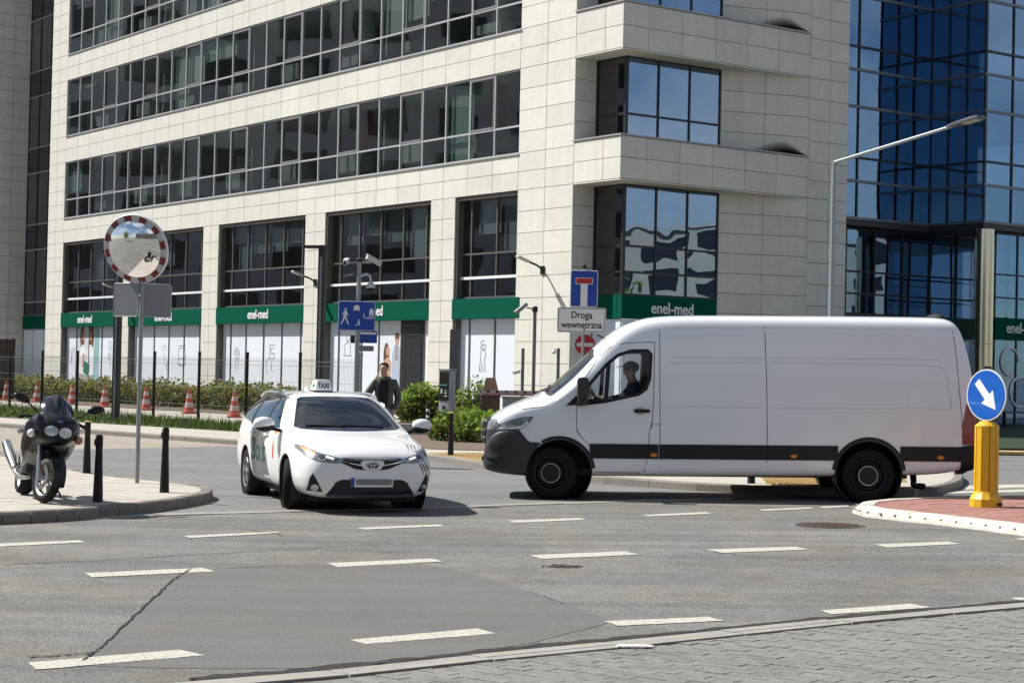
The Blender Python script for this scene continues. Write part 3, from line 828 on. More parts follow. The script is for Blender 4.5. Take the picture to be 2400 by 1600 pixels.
# recesses behind the bands: return wall and slanted wall
REC = 0.87
recz = [(0.0, TOPS[0])] + [(SILL[i] + .12, TOPS[i + 1]) for i in range(3)]
SL0, SL1 = Vector((4.72, REC)), Vector((V_BAND, 0.0))      # (X, Y) ends of the slanted wall
for z0, z1 in recz:
    for a, b in rows(z0, z1, .66):
        PANELS.append(('T', 0.0, REC - .02, a, b, 1.0))
        PANELS.append(('S', 0.0, .5, a, b, 2.0)); PANELS.append(('S', .5, 1.0, a, b, 2.0))
PANELS.sort(key=lambda p: -p[5] if p[4] < 20 else 0)
CACHE = {}
def panel_mesh(w, h):
    k = (round(w, 3), round(h, 3))
    if k not in CACHE:
        g, d, c = .008, .04, .005
        w2, h2 = w / 2 - g, h / 2 - g
        vs = [(-w2, d, -h2), (w2, d, -h2), (w2, d, h2), (-w2, d, h2), (-w2, c, -h2), (w2, c, -h2), (w2, c, h2), (-w2, c, h2), (-w2 + c, 0, -h2 + c), (w2 - c, 0, -h2 + c), (w2 - c, 0, h2 - c), (-w2 + c, 0, h2 - c)]
        fs = [(8, 9, 10, 11)] + [(i, (i + 1) % 4, 4 + (i + 1) % 4, 4 + i) for i in range(4)] + [(4 + i, 4 + (i + 1) % 4, 8 + (i + 1) % 4, 8 + i) for i in range(4)]
        CACHE[k] = MB().add(vs, fs).mesh('stone_panel', M_STONE, smooth=0, fix=False)
    return CACHE[k]
def panel_frame(p):
    """matrix whose local x runs along the wall (to the right as seen), local -y looks out"""
    k, a0, a1, z0, z1, _ = p; zc = (z0 + z1) / 2; m = (a0 + a1) / 2
    if k == 'L': return basis((0, m, zc), (0, -1, 0), (1, 0, 0)) , a1 - a0
    if k == 'R': return basis((m, 0, zc), (1, 0, 0), (0, 1, 0)), a1 - a0
    if k == 'T': return basis((m, 2.30, zc), (1, 0, 0), (0, 1, 0)), a1 - a0
    d = SL1 - SL0; q = SL0 + d * m; d2 = d.normalized()
    return basis((q.x, q.y, zc), (d2.x, d2.y, 0), (-d2.y, d2.x, 0)), d.length * (a1 - a0)
wall = MB()
def wall_piece(parts):
    pass
# structural backing behind the panels
T0, T1 = .041, .30
zt = 22.0
for t, s in zip(TOPS, SILL):
    wall.box(T0, T1, U0, U1, t + .005, s - .03)
    wall.box(T0, T1, .05, 2.32, t + .03, s + .10); wall.box(.05, V_BAND, T0, T1, t + .03, s + .10)
    wall.box(T1 - .01, 4.9, T1 - .01, 2.32, t + .03, s + .10)
wall.box(T0, T1, 2.32 + T0, U0, 0, zt); wall.box(T0, T1, U1, 44.88, 0, zt)
for u0, u1 in [(8.78, 10.28), (17.48, 19.0), (26.25, 27.68), (34.99, 36.40)]: wall.box(T0, T1 + .3, u0, u1, 0, TOPS[0] + .01)
wall.box(V_BAND, V_END, T0, T1, 0, zt)
wall.box(V_END - .3, V_END, T0, 6.0, 0, zt)
wall.box(0.02, REC, 2.30 + T0, 2.30 + .25, 0, zt)
d = (SL1 - SL0).normalized(); nrm = Vector((-d.y, d.x))
a_, b_ = SL0 + nrm * T0, SL1 + nrm * T0; c_, e_ = SL1 + nrm * .3, SL0 + nrm * .3
wall.prism([tuple(a_), tuple(b_), tuple(c_), tuple(e_)], 0, zt)
wall.box(.05, .35, 44.6, 44.88, 0, zt)
wall_o = wall.build('wall', M_BACK, bld, smooth=0)
restL = MB(); nobj = 0
for p in PANELS:
    M, w = panel_frame(p); h = p[4] - p[3]
    if nobj < 300 and p[3] < 20.0:
        o = link('stone_panel', panel_mesh(w, h), wall_o); o.matrix_local = M; nobj += 1
    else:
        me = panel_mesh(w, h); restL.add([M @ v.co for v in me.vertices], [tuple(f.vertices) for f in me.polygons])
tag(restL.build('stone_panels', M_STONE, wall_o, smooth=0), kind='stuff')
# ceilings under the bands and the coping on top of them
for t in TOPS: MB().prism([(0.006, 0.006), (V_BAND - .1, 0.006), (4.72, REC + .15), (REC + .15, REC + .15), (REC + .15, 2.29), (0.006, 2.29)], t - .02, t + .015).build('soffit', M_STONE, bld, smooth=0)
for s in SILL:
    z = s + .125
    MB().prism([(-.04, -.04), (V_BAND, -.04), (V_BAND - .9, .12), (4.72, REC + .1), (REC + .1, REC + .1), (REC + .1, 2.34), (-.04, 2.34)], z, z + .05).build('coping', M_CAP, bld, smooth=0)
# dark mark on the slanted wall above the ledge, fading upwards
def mark_mat():
    if 'dark_mark' in MATS: return MATS['dark_mark']
    m = bpy.data.materials.new('dark_mark'); m.use_nodes = True; nt = m.node_tree; N, L = nt.nodes, nt.links; N.clear()
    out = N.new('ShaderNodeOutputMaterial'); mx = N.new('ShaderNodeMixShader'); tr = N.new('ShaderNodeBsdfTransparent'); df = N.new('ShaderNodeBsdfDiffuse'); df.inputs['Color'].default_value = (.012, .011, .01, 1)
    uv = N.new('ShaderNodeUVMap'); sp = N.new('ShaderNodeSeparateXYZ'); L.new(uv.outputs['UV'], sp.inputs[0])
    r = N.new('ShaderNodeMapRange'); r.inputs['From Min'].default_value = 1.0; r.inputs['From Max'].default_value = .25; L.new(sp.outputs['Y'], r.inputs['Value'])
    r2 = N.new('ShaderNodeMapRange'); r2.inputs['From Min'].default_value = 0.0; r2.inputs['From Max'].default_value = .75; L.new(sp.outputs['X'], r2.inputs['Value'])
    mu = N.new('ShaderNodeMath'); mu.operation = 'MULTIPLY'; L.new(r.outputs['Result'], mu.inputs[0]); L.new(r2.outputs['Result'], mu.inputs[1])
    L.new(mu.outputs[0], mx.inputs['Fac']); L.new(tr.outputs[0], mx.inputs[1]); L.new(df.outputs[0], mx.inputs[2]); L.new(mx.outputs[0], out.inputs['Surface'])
    MATS['dark_mark'] = m; return m
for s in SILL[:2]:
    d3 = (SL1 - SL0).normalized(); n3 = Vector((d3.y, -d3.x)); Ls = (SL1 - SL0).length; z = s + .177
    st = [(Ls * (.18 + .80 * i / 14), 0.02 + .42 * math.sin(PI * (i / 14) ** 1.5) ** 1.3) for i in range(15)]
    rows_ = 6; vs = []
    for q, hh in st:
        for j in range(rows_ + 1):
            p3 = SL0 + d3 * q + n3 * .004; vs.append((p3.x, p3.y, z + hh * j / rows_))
    so = MB().add(vs, [(i * (rows_ + 1) + j, (i + 1) * (rows_ + 1) + j, (i + 1) * (rows_ + 1) + j + 1, i * (rows_ + 1) + j + 1) for i in range(14) for j in range(rows_)]).build('dark_wall_mark', mark_mat(), bld, smooth=0)
    uvl = so.data.uv_layers.new(name='mark_uv')
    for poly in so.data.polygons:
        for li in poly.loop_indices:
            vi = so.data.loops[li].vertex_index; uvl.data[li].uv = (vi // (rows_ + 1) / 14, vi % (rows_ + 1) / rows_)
# window strips
def pane(parent, M, w, h, m, tilt=0.0):
    k = ('pane', round(w, 3), round(h, 3), m.name)
    if k not in CACHE: CACHE[k] = MB().box(-w / 2, w / 2, -.006, .006, -h / 2, h / 2).mesh('pane', m, smooth=0)
    o = link('pane', CACHE[k], parent); o.matrix_local = M @ Euler((random.gauss(0, .0022), 0, random.gauss(0, .0022))).to_matrix().to_4x4() if tilt else M
    return o
GX = 0.10                                    # glass sits this far behind the stone
for si in range(3):
    z0, z1 = SILL[si], TOPS[si + 1]
    zt_ = z0 + 0.91
    fr = MB()
    fr.box(-.05, GX + .03, U0 - .03, U1 + .03, z0 - .035, z0 + .0)          # sill
    for i in range(NP + 1):
        u = U0 + i * PW; fr.box(.045, GX + .03, u - .028, u + .028, z0, z1)
    fr.box(.050, GX + .032, U0, U1, z0, z0 + .05); fr.box(.050, GX + .032, U0, U1, zt_ - .03, zt_ + .03); fr.box(.050, GX + .032, U0, U1, z1 - .05, z1)
    strip = fr.build('window_strip', M_ALU, bld, smooth=0)
    for i in range(NP):
        ua, ub = U0 + i * PW + .03, U0 + (i + 1) * PW - .03; uc = (ua + ub) / 2
        pane(strip, basis((GX, uc, (z0 + .05 + zt_ - .03) / 2), (0, -1, 0), (1, 0, 0)), ub - ua, zt_ - .08 - z0, M_GL_A, 1)
        pane(strip, basis((GX, uc, (zt_ + .03 + z1 - .05) / 2), (0, -1, 0), (1, 0, 0)), ub - ua, z1 - zt_ - .08, M_GL_A, 1)
        k = NP - 1 - i
        if k % 3 == 0 and k > 0:                                            # opening casement
            sash = MB()
            for (a, b, c, e) in ((ua, ub, zt_ + .03, zt_ + .10), (ua, ub, z1 - .12, z1 - .05), (ua, ua + .06, zt_ + .1, z1 - .12), (ub - .06, ub, zt_ + .1, z1 - .12)):
                sash.box(.035, GX - .012, a, b, c, e)
            sash.build('casement_frame', mat('casement_grey', (0.24, 0.245, 0.25), .45, .3), strip, smooth=0)
        r = random.random()
        if r < 0.36 or (7 < k < 12 and si == 1):
            bl = MB(); zlo = random.choice([z0 + .1, zt_, zt_ + .4, zt_ + .9, zt_ + 1.3]); m = M_BLIND_G if random.random() < .45 else M_BLIND
            bl.box(GX + .16, GX + .17, ua + .03, ub - .03, zlo, z1 - .06); bl.build('blind', m, strip, smooth=0)
    # rooms behind the glass
    it = MB()
    it.box(GX + 5.5, GX + 5.6, U0 - .4, U1 + .4, z0 - .2, z1 + .3); MB().box(GX + .3, GX + 5.5, U0 - .4, U1 + .4, z0 - .25, z0 - .15).build('floor', mat('pale_carpet', (.55, .54, .52), .9), bld, smooth=0)
    for k in range(9):
        u = U0 + .3 + k * 4.6; it.box(GX + 2.6, GX + 2.7, u, u + random.uniform(.5, 2.6), z0, z0 + random.uniform(1, 2.4))
        it.box(GX + .7, GX + 1.5, u + 2, u + 3.4, z0 + .4, z0 + random.uniform(.7, 1.2))
    for u in (U0 - .35, U0 + 8.9, U0 + 19.1, U0 + 27.6, U1 + .25): it.box(GX + (.35 if U0 < u < U1 else .2), GX + 5.5, u, u + .12, z0 - .15, z1)
    it.build('interior', M_INT, bld, smooth=0)
    MB().box(GX + .25, GX + 5.5, U0 - .4, U1 + .4, z1 - .02, z1 + .1).build('ceiling', M_INT_W, bld, smooth=0)
    for k in range(5): MB().lathe([(.28, z0 - .2), (.28, z1 + .1)], (GX + 1.3, U0 + 3.1 + k * 8.7, 0), 'z', 14).build('column', M_INT_R if si == 0 else M_BLIND, bld)
# slab edges so that no daylight leaks between storeys
for t, s in zip(TOPS, SILL): MB().box(.31, 9.0, 2.4, 44.8, t + .12, s - .26).build('floor_slab', M_INT, bld, smooth=0)
# corner glazing in the recesses
def corner_window(z0, z1, zt_, glz_l, glz_r, ncol=3):
    fr = MB(); X0, Y0 = REC, REC; YE, XE = 2.30, SL0.x
    cols = [X0 + (XE - X0) * i / ncol for i in range(ncol + 1)]
    f = .035
    for z in [z0] + zt_ + [z1]:
        fr.box(X0 - .03, X0 + .05, Y0 - .03, YE, z - f, z + f); fr.box(X0 + .05, XE, Y0 - .03, Y0 + .05, z - f, z + f)
    fr.box(X0 - .045, X0 + .06, Y0 - .045, Y0 + .06, z0, z1); fr.box(X0 - .04, X0 + .05, YE - .06, YE, z0, z1)
    for x in cols[1:]: fr.box(x - .03, x + .03, Y0 - .04, Y0 + .06, z0, z1)
    win = fr.build('corner_window', M_DKFRAME, bld, smooth=0)
    zs = [z0] + zt_ + [z1]
    for a, b in zip(zs, zs[1:]):
        pane(win, basis((X0, (Y0 + YE) / 2, (a + b) / 2), (0, -1, 0), (1, 0, 0)), YE - Y0 - .1, b - a - .06, glz_l, 1)
        for i in range(ncol):
            pane(win, basis(((cols[i] + cols[i + 1]) / 2, Y0, (a + b) / 2), (1, 0, 0), (0, 1, 0)), cols[i + 1] - cols[i] - .06, b - a - .06, glz_r, 1)
    it = MB(); it.box(X0 + 4.5, X0 + 4.6, Y0 + .3, 6, z0, z1); it.box(X0 + .3, X0 + 4.5, 5.6, 5.7, z0, z1); it.box(X0 + .1, 5.2, Y0 + .1, 5.7, z0 - .1, z0 - .02)
    it.build('interior', M_INT, bld, smooth=0)
    MB().box(X0 + .1, 5.2, Y0 + .1, 5.7, z1 + .0, z1 + .08).build('ceiling', M_INT_W, bld, smooth=0)
for i in range(3):
    corner_window(SILL[i] + .19, TOPS[i + 1] - .03, [SILL[i] + .95], M_GL_C, M_GL_D)
corner_window(4.26, TOPS[0] - .03, [4.95, 5.75], M_GL_C, M_GL_D)
# ground floor openings
def lettering(s, h, w, M, parent, m=M_WHITE, name='lettering', ext=.012, bold=0.0):
    me = text_mesh(s, h, m, ext, w, bold); return link(name, me, parent, M)
TXT = {1: (14.05, 1.62), 2: (22.6, 1.62), 3: (31.3, 1.62), 4: (39.9, 1.62)}
for oi, (u0, u1) in enumerate(OPEN):
    n = 3 if oi == 0 else 6
    cols = [u0 + (u1 - u0) * (i / n if oi else (i / 3 * 1.0)) for i in range(n + 1)]
    if oi == 0: cols = [u0, u0 + 1.47, u0 + 2.94, u1]
    else: cols = [u0, u0 + .62, u0 + .62 + 1.5, u0 + 3.62, u0 + 5.12, u0 + 6.45, u1]
    gx = .30
    fr = MB()
    fr.box(.06, gx, u0, u0 + .04, 0, TOPS[0]); fr.box(.06, gx, u1 - .10, u1, 0, TOPS[0]); fr.box(.06, gx, u0, u1, TOPS[0] - .12, TOPS[0] - .002)
    for u in cols[1:-1]: fr.box(gx - .05, gx + .04, u - .03, u + .03, 0, TOPS[0] - .1)
    fr.box(gx - .055, gx + .04, u0, u1, 5.70, 5.76); fr.box(gx - .055, gx + .04, u0, u1, 4.22, 4.30)
    shop = fr.build('shop_window', mat('shop_frame', (0.12, 0.115, 0.105), .5, .3), bld, smooth=0)
    MB().box(gx - .09, gx - .02, u0 + .03, u1 - .05, 4.88, 4.97).build('transom_bar', mat('white_bar', (.75, .76, .77), .4), shop, smooth=0)
    for a, b in zip(cols, cols[1:]):
        for z0, z1 in ((4.30, 4.88), (4.97, 5.70), (5.76, 7.54)):
            pane(shop, basis((gx, (a + b) / 2, (z0 + z1) / 2), (0, -1, 0), (1, 0, 0)), b - a - .05, z1 - z0 - .02, M_GL_C, 1)
        r = random.random()
        if r < .7 and b - a > 1:
            zl = random.choice([5.8, 6.2, 6.4, 6.7, 5.8])
            MB().box(gx + .2, gx + .21, a + .1, b - .1, zl, 7.5).build('blind', M_BLIND, shop, smooth=0)
        vin = 'vinyl'
        if oi == 1 and abs((a + b) / 2 - 12.3) < .6 and False: vin = 'x'
        if oi == 1 and a > u0 + .5 and a < u0 + .7:
            ms = MB()
            for k in range(46): ms.box(gx - .06, gx - .02, a + .04, b - .04, .05 + k * .078, .05 + k * .078 + .062, M=None)
            ms.build('roller_shutter', mat('dark_shutter', (.03, .031, .033), .5, .4), shop, smooth=0)
            continue
        o = MB().box(gx - .02, gx, a + .028, b - .028, .12, 3.58).build('window_film', M_VINYL, shop, smooth=0)
    MB().box(-.02, gx - .03, u0 + .02 - (.25 if oi == 0 else 0.03), u1 + .05, 3.55, 4.22).build('fascia_box', M_SIGN, shop, smooth=0, bevel=.008)
    fb_ = shop.children[-1]
    if oi in TXT:
        uc, w = TXT[oi]
        lettering('enel-med', .52, w * 1.05, basis((-.03, uc, 3.89), (0, -1, 0), (0, 0, 1)), shop, bold=.006)
    it = MB(); it.box(gx + 4, gx + 4.1, u0, u1, 0, 7.6); it.box(gx + .1, gx + 4, u0 - .1, u0, 0, 7.6); it.box(gx + .1, gx + 4, u1, u1 + .1, 0, 7.6); it.box(gx + .3, gx + 4, u0, u1, 4.1, 4.2)
    it.build('interior', M_INT, bld, smooth=0)
    MB().box(gx + .25, gx + 4, u0 + .1, u1 - .1, 7.5, 7.58).build('ceiling', M_INT_W, bld, smooth=0)
# corner shop front under the corner glazing
cs = MB()
cs.box(REC - .05, SL0.x, REC - .06, REC + .2, 3.52, 4.24); cs.box(REC - .06, REC + .2, REC + .2, 2.30, 3.52, 4.24)
cso = cs.build('fascia', M_SIGN, bld, smooth=0)
lettering('enel-med', .50, 1.72, basis((2.86, REC - .075, 3.87), (1, 0, 0), (0, 0, 1)), cso, bold=.006)
for i in range(3): MB().box(REC + (SL0.x - REC) * i / 3 + .03, REC + (SL0.x - REC) * (i + 1) / 3 - .03, REC, REC + .04, .1, 3.5).build('window_film', M_VINYL, bld, smooth=0)
MB().box(REC, REC + .04, REC + .06, 2.28, .1, 3.5).build('window_film', M_VINYL, bld, smooth=0)
# line drawings and captions printed on the film
M_LINE = mat('grey_print', (0.20, 0.23, 0.26), .7)
def glyph(u, z, paths, s=1.0, name='drawing', gx=.30, w=.03):
    mb = MB()
    for path in paths:
        o = strip_poly(path, w)
        n = len(path)
        pts = [(gx - .026, u - x * s, z + y * s) for x, y in o]
        mb.add(pts, [(i, i + 1, 2 * n - 2 - i, 2 * n - 1 - i) for i in range(n - 1)])
    return mb.build(name, M_LINE, bld, smooth=0)
def circ(cx, cy, r, n=14, a0=0, a1=2 * PI): return ell(cx, cy, r, r, n, a0, a1) + [(cx + r * math.cos(a1), cy + r * math.sin(a1))]
walker = [circ(.06, .52, .09), [(.02, .42), (-.12, .46), (-.1, .7), (.08, .74)], [(-.1, .42), (-.14, 0), (-.2, -.3), (-.1, -.32), (-.02, .02), (.06, -.3), (.16, -.28), (.1, .1), (.18, .3), (.05, .42)]]
glyph(7.36, 1.75 + .35, walker, 1.0)
glyph(24.9, 2.15, [circ(0, .2, .22), circ(0, .22, .1), [(-.14, 0), (-.1, -.5)], [(.14, 0), (.1, -.5)]])
glyph(21.9, 2.1, [rrect(-.2, .2, .05, .6, .06) + [(.2, .3)], rrect(-.1, .1, .25, .45, .03) + [(.1, .3)], [(-.2, .1), (-.5, -.1), (-.45, -.5), (-.3, -.55)], [(.0, .05), (-.05, -.4), (.15, -.5)]])
glyph(31.6, 2.2, [circ(-.15, .3, .16, 12, -.4, 4), [(-.15, .1), (-.1, -.3), (.1, -.45), (.2, -.2)], circ(.2, -.5, .12)])
glyph(30.0, 2.3, [rrect(-.35, .35, -.5, .25, .12) + [(.35, 0)], [(-.3, .35), (.3, .35)], [(-.3, -.2), (.3, -.2)], [(-.3, -.45), (.3, -.45)]])
glyph(37.6, 2.25, [circ(0, .45, .16), [(-.12, .3), (-.15, -.2), (.1, -.4), (.05, -.7)], [(.12, .3), (.1, -.1)], circ(0, -.1, .12)])
glyph(42.1, 2.3, [[(-.3, .3), (-.1, .2), (0, -.5)], [(.3, .3), (.1, .2), (0, -.5)], circ(.3, .05, .12), circ(-.3, .05, .12)])
glyph(16.1, 2.3, [[(-.3, 0), (.3, 0)], [(-.2, .05), (-.2, .4), (0, .5), (.2, .4), (.2, .05)], circ(0, .65, .12)])
def caption(u, z, lines, h=.17):
    for i, s in enumerate(lines):
        link('caption', text_mesh(s, h, M_LINE, .001, None), bld, basis((.30 - .024, u, z - i * h * 1.1), (0, -1, 0), (0, 0, 1)))
caption(7.36, 1.33, ['Trening', 'medyczny'], .24)
# advertising pictures printed on the film
def flat(u, z, poly, col, layer, gx=.30, nm='poster_print'):
    m = mat('print_%02d%02d%02d' % tuple(int(c * 99) for c in col), col, .6)
    x = gx - .022 - .003 * layer
    return [(x, u - a, z + b) for a, b in poly], m
def poster(u, z, shapes, name='advertising_print'):
    groups = {}
    root = None
    for poly, col, layer in shapes:
        pts, m = flat(u, z, poly, col, layer); groups.setdefault(m.name, (m, []))[1].append(pts)
    mats_ = [g[0] for g in groups.values()]; mb = MB()
    for i, (m, ps) in enumerate(groups.values()):
        for p in ps: mb.add(p, [tuple(range(len(p)))], i)
    return mb.build(name, mats_, bld, smooth=0)
SKIN, HAIR, SHIRT = (.50, .30, .22), (.13, .055, .03), (.72, .74, .78)
two = [([(-1.3, -1.6), (1.45, -1.6), (1.45, 1.75), (-1.3, 1.75)], (.52, .58, .60), 0), ([(.75, -1.6), (1.44, -1.6), (1.44, 1.75), (.95, 1.75)], (.25, .42, .42), 1),
       ([(1.0, -1.5), (1.42, -1.5), (1.42, -.2), (1.1, .1)], (.30, .48, .58), 2)]
for cx, s in ((-.45, 1), (.45, .95)):
    two += [(ell(cx - .1 * (1 if cx < 0 else -1), 1.15, .26, .62, 18), HAIR, 2), (ell(cx + .08 * (1 if cx < 0 else -1), 1.2, .17, .25, 16), SKIN, 3), ([(cx - .45, -.7), (cx + .45, -.7), (cx + .42, .45), (cx + .1, .75), (cx - .1, .75), (cx - .42, .4)], SHIRT, 3 + (cx > 0)), ([(cx - .4, -1.6), (cx + .4, -1.6), (cx + .42, -.65), (cx - .42, -.65)], (.36, .34, .36), 3)]
two += [([(-.35, -.55), (.3, -.75), (.42, -.2), (-.25, 0)], (.01, .16, .09), 6), ([(-.5, -.3), (-.25, -.3), (-.2, .3), (-.45, .35)], SKIN, 6)]
poster(40.3, 1.95, two)
one = [([(-.75, -1.75), (2.1, -1.75), (2.1, 1.5), (-.75, 1.5)], (.66, .69, .73), 0), ([(1.15, -1.7), (1.25, -1.7), (1.25, .95), (2.0, .95), (2.0, 1.1), (.9, 1.1), (.9, .95), (1.15, .95)], (.12, .10, .12), 1), ([(1.5, -.4), (1.55, -.4), (1.55, .9), (1.5, .9)], (.15, .15, .17), 1),
       (ell(-.08, .36, .19, .46, 18), (.10, .045, .03), 2), (ell(.01, .52, .11, .17, 14), SKIN, 3), ([(-.26, -.5), (.2, -.5), (.24, .12), (.08, .3), (-.05, .3), (-.25, .12)], SKIN, 3), ([(-.38, -1.0), (.28, -1.0), (.25, -.35), (.1, -.5), (-.15, -.5), (-.3, -.3)], (.25, .03, .10), 4), ([(-.30, -1.7), (.22, -1.7), (.24, -1.0), (-.32, -1.0)], (.45, .28, .2), 3),
       ([(.3, -1.7), (.85, -1.7), (.88, .4), (.75, .72), (.45, .72), (.3, .4)], (.40, .45, .54), 2), ([(.50, .2), (.70, .2), (.68, .75), (.52, .75)], (.30, .27, .26), 3), (ell(.6, .95, .13, .19, 14), SKIN, 4), (ell(.62, 1.06, .14, .12, 14), HAIR, 5)]
poster(13.3, 1.95, one)
# glazed bay at the far end of the sunlit side
GXB = 1.1
zs = [0, 3.55, 4.22, 4.93, 7.66, 8.97, 11.66, 12.97, 15.66, 16.97, 19.7, 21.0, 23.5]
fr = MB()
bay = thing('glazed_bay', None, None); bay.parent = bld
for z in zs[1:]: MB().box(GXB - .06, GXB + .04, 44.88, 50.6, z - .035, z + .035).build('rail', M_CAP, bay, smooth=0)
fr = MB()
us = [44.9, 46.3, 47.75, 49.2, 50.6]
for u in us: MB().box(GXB - .04, GXB + .05, u - .03, u + .03, 0, 23.5).build('mullion', M_DKFRAME, bay, smooth=0)
for a, b in zip(zs, zs[1:]):
    for c, e in zip(us, us[1:]): pane(bay, basis((GXB, (c + e) / 2, (a + b) / 2), (0, -1, 0), (1, 0, 0)), e - c - .05, b - a - .06, mat('dark_spandrel', (.018, .02, .024), .15) if b - a < 1.4 else M_GL_C, 1)
MB().box(GXB + 3, GXB + 3.1, 44.9, 50.6, 0, 23.5).box(GXB + .1, GXB + 3, 50.5, 50.58, 0, 23.5).build('interior', M_INT, bay, smooth=0)
MB().box(GXB - .12, GXB - .04, 44.9, 50.5, 3.55, 4.22).build('fascia_box', M_SIGN, bay, smooth=0)
lettering('enel-med', .52, 1.7, basis((GXB - .13, 46.0, 3.89), (0, -1, 0), (0, 0, 1)), bay)
MB().box(GXB - .04, GXB - .02, 44.9, 50.5, .1, 3.5).build('window_film', M_VINYL, bay, smooth=0)

# ------------------------------------------------------------------ stone wing at the far left
wing = thing('stone_wing', 'shaded stone clad wing cut off by the left edge of the picture', 'building', COR + Vector((dLx, dLy, 0)) * 50.6, B_ROT)
MB().box(-2.6, 6.0, .06, 8.0, 0, 26).build('wall', M_BACK, wing, smooth=0)
wr = rows(.0, 26, .66)
for i, (a, b) in enumerate(wr):
    for x0, x1 in ((-2.6, -1.2), (-1.2, 0.2), (.2, 1.6)):
        o = link('stone_panel', panel_mesh(x1 - x0, b - a), wing.children[0] if False else wing); o.matrix_local = basis(((x0 + x1) / 2, 0, (a + b) / 2), (1, 0, 0), (0, 1, 0))
MB().box(-2.66, -2.6, 0, 8, 0, 26).build('side_cladding', M_STONE, wing, smooth=0)

# ------------------------------------------------------------------ glass block to the right
SET = 3.6
gb = thing('glass_office_block', 'blue glass office block with stepped corner beside the stone facade', 'building', COR, B_ROT)
VI = None
def v_of(px, py, Yloc):
    """X (local) where the view ray through a photo point meets the plane Y = Yloc"""
    d = ray(px, py); ex, ey = Vector((0.80957, 0.58703, 0)), Vector((dLx, dLy, 0))
    t = (Yloc - (cC - COR).dot(ey)) / d.dot(ey); q = cC + d * t
    return (q - COR).dot(ex), q.z
XI = v_of(2184, 187, SET)[0]
def u_of(px, py, Xloc):
    d = ray(px, py); ex, ey = Vector((0.80957, 0.58703, 0)), Vector((dLx, dLy, 0))
    t = (Xloc - (cC - COR).dot(ex)) / d.dot(ex); q = cC + d * t
    return (q - COR).dot(ey), q.z
YF = u_of(2311, 170, XI)[0]
zs = [7.62, 8.95, 9.80, 11.64, 12.97, 13.80, 15.64, 16.97, 17.8, 19.64, 21.0, 23.6]
light_z = {7.62, 8.95, 11.64, 12.97, 15.64, 16.97, 19.64, 21.0}
X_A = [V_END - .35, 10.9, 12.4, 13.9, XI] if XI > 14.2 else [V_END - .35, 10.9, 12.4, XI]
ya = [YF + (SET - YF) * i / 3 for i in range(4)]
X_B = [XI, XI + 1.5, XI + 3.0, XI + 4.5, XI + 6.0, XI + 7.5, XI + 9]
fr, frd = MB(), MB()
for z in zs:
    tgt, w = (fr, .05) if z in light_z else (frd, .04)
    tgt.box(X_A[0], XI - .06, SET - .06, SET + .04, z - w, z + w); tgt.box(XI - .06, XI + .04, YF - .06, SET + .04, z - w, z + w); tgt.box(XI + .04, X_B[-1], YF - .06, YF + .04, z - w, z + w)
gf = fr.build('facade_frame', mat('grey_rail', (.17, .18, .2), .4, .5), gb, smooth=0)
for x in X_A: frd.box(x - .035, x + .035, SET - .045, SET + .06, zs[0], zs[-1])
for y in ya[:-1]: frd.box(XI - .045, XI + .06, y - .035, y + .035, zs[0], zs[-1])
for x in X_B[1:]: frd.box(x - .035, x + .035, YF - .045, YF + .06, zs[0], zs[-1])
frd.build('mullion', M_DKFRAME, gb, smooth=0)
for a, b in zip(zs, zs[1:]):
    g = M_GL_B
    for c, e in zip(X_A, X_A[1:]): pane(gf, basis(((c + e) / 2, SET, (a + b) / 2), (1, 0, 0), (0, 1, 0)), e - c - .05, b - a - .06, g, 1)
    for c, e in zip(ya, ya[1:]): pane(gf, basis((XI, (c + e) / 2, (a + b) / 2), (0, -1, 0), (1, 0, 0)), e - c - .05, b - a - .06, M_GL_B, 1)
    for c, e in zip(X_B, X_B[1:]): pane(gf, basis(((c + e) / 2, YF, (a + b) / 2), (1, 0, 0), (0, 1, 0)), e - c - .05, b - a - .06, g, 1)
it = MB()
for t in (7.7, 11.66, 15.66, 19.66):
    it.box(V_END, XI - .15, SET + .12, SET + 8, t + .1, t + 1.2); it.box(XI + .12, X_B[-1], YF + .12, SET + 8, t + .1, t + 1.2)
it.box(V_END, X_B[-1], SET + 6, SET + 6.2, 0, 23.6)
it.build('floor_slab', mat('dark_slab', (.06, .065, .075), .8), gb, smooth=0)
cm = MB()
for z0, z1 in ((8.9, 11.7), (12.9, 15.7)):
    for x in (10.8, 13.2, XI + 1.2, XI + 4): cm.lathe([(.3, z0), (.3, z1)], (x, SET + 1.5, 0), 'z', 12)
cm.build('column', M_BLIND, gb)
# underside, recessed ground floor, steel column
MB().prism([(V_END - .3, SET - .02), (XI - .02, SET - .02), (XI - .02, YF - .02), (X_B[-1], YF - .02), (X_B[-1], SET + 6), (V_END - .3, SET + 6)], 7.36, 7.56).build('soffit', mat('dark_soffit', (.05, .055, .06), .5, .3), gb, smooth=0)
gfl = MB(); YG = SET + .5
gx_ = [V_END - .35, 10.9, 12.4, 13.9, 15.4, 16.9, 18.4, 19.9, 21.4, 22.9, 24.4]
for z in (0.1, 1.9, 3.5, 4.22, 4.95, 5.75, 7.3): gfl.box(gx_[0], gx_[-1], YG - .05, YG + .05, z - .035, z + .035)
for x in gx_: gfl.box(x - .035, x + .035, YG - .06, YG + .06, 0, 7.36)
gs = gfl.build('ground_floor_frame', M_DKFRAME, gb, smooth=0)
for c, e in zip(gx_, gx_[1:]):
    for a, b in ((.1, 1.9), (1.9, 3.5), (4.22, 4.95), (4.95, 5.75), (5.75, 7.3)):
        pane(gs, basis(((c + e) / 2, YG, (a + b) / 2), (1, 0, 0), (0, 1, 0)), e - c - .05, b - a - .06, M_GL_B, 1)
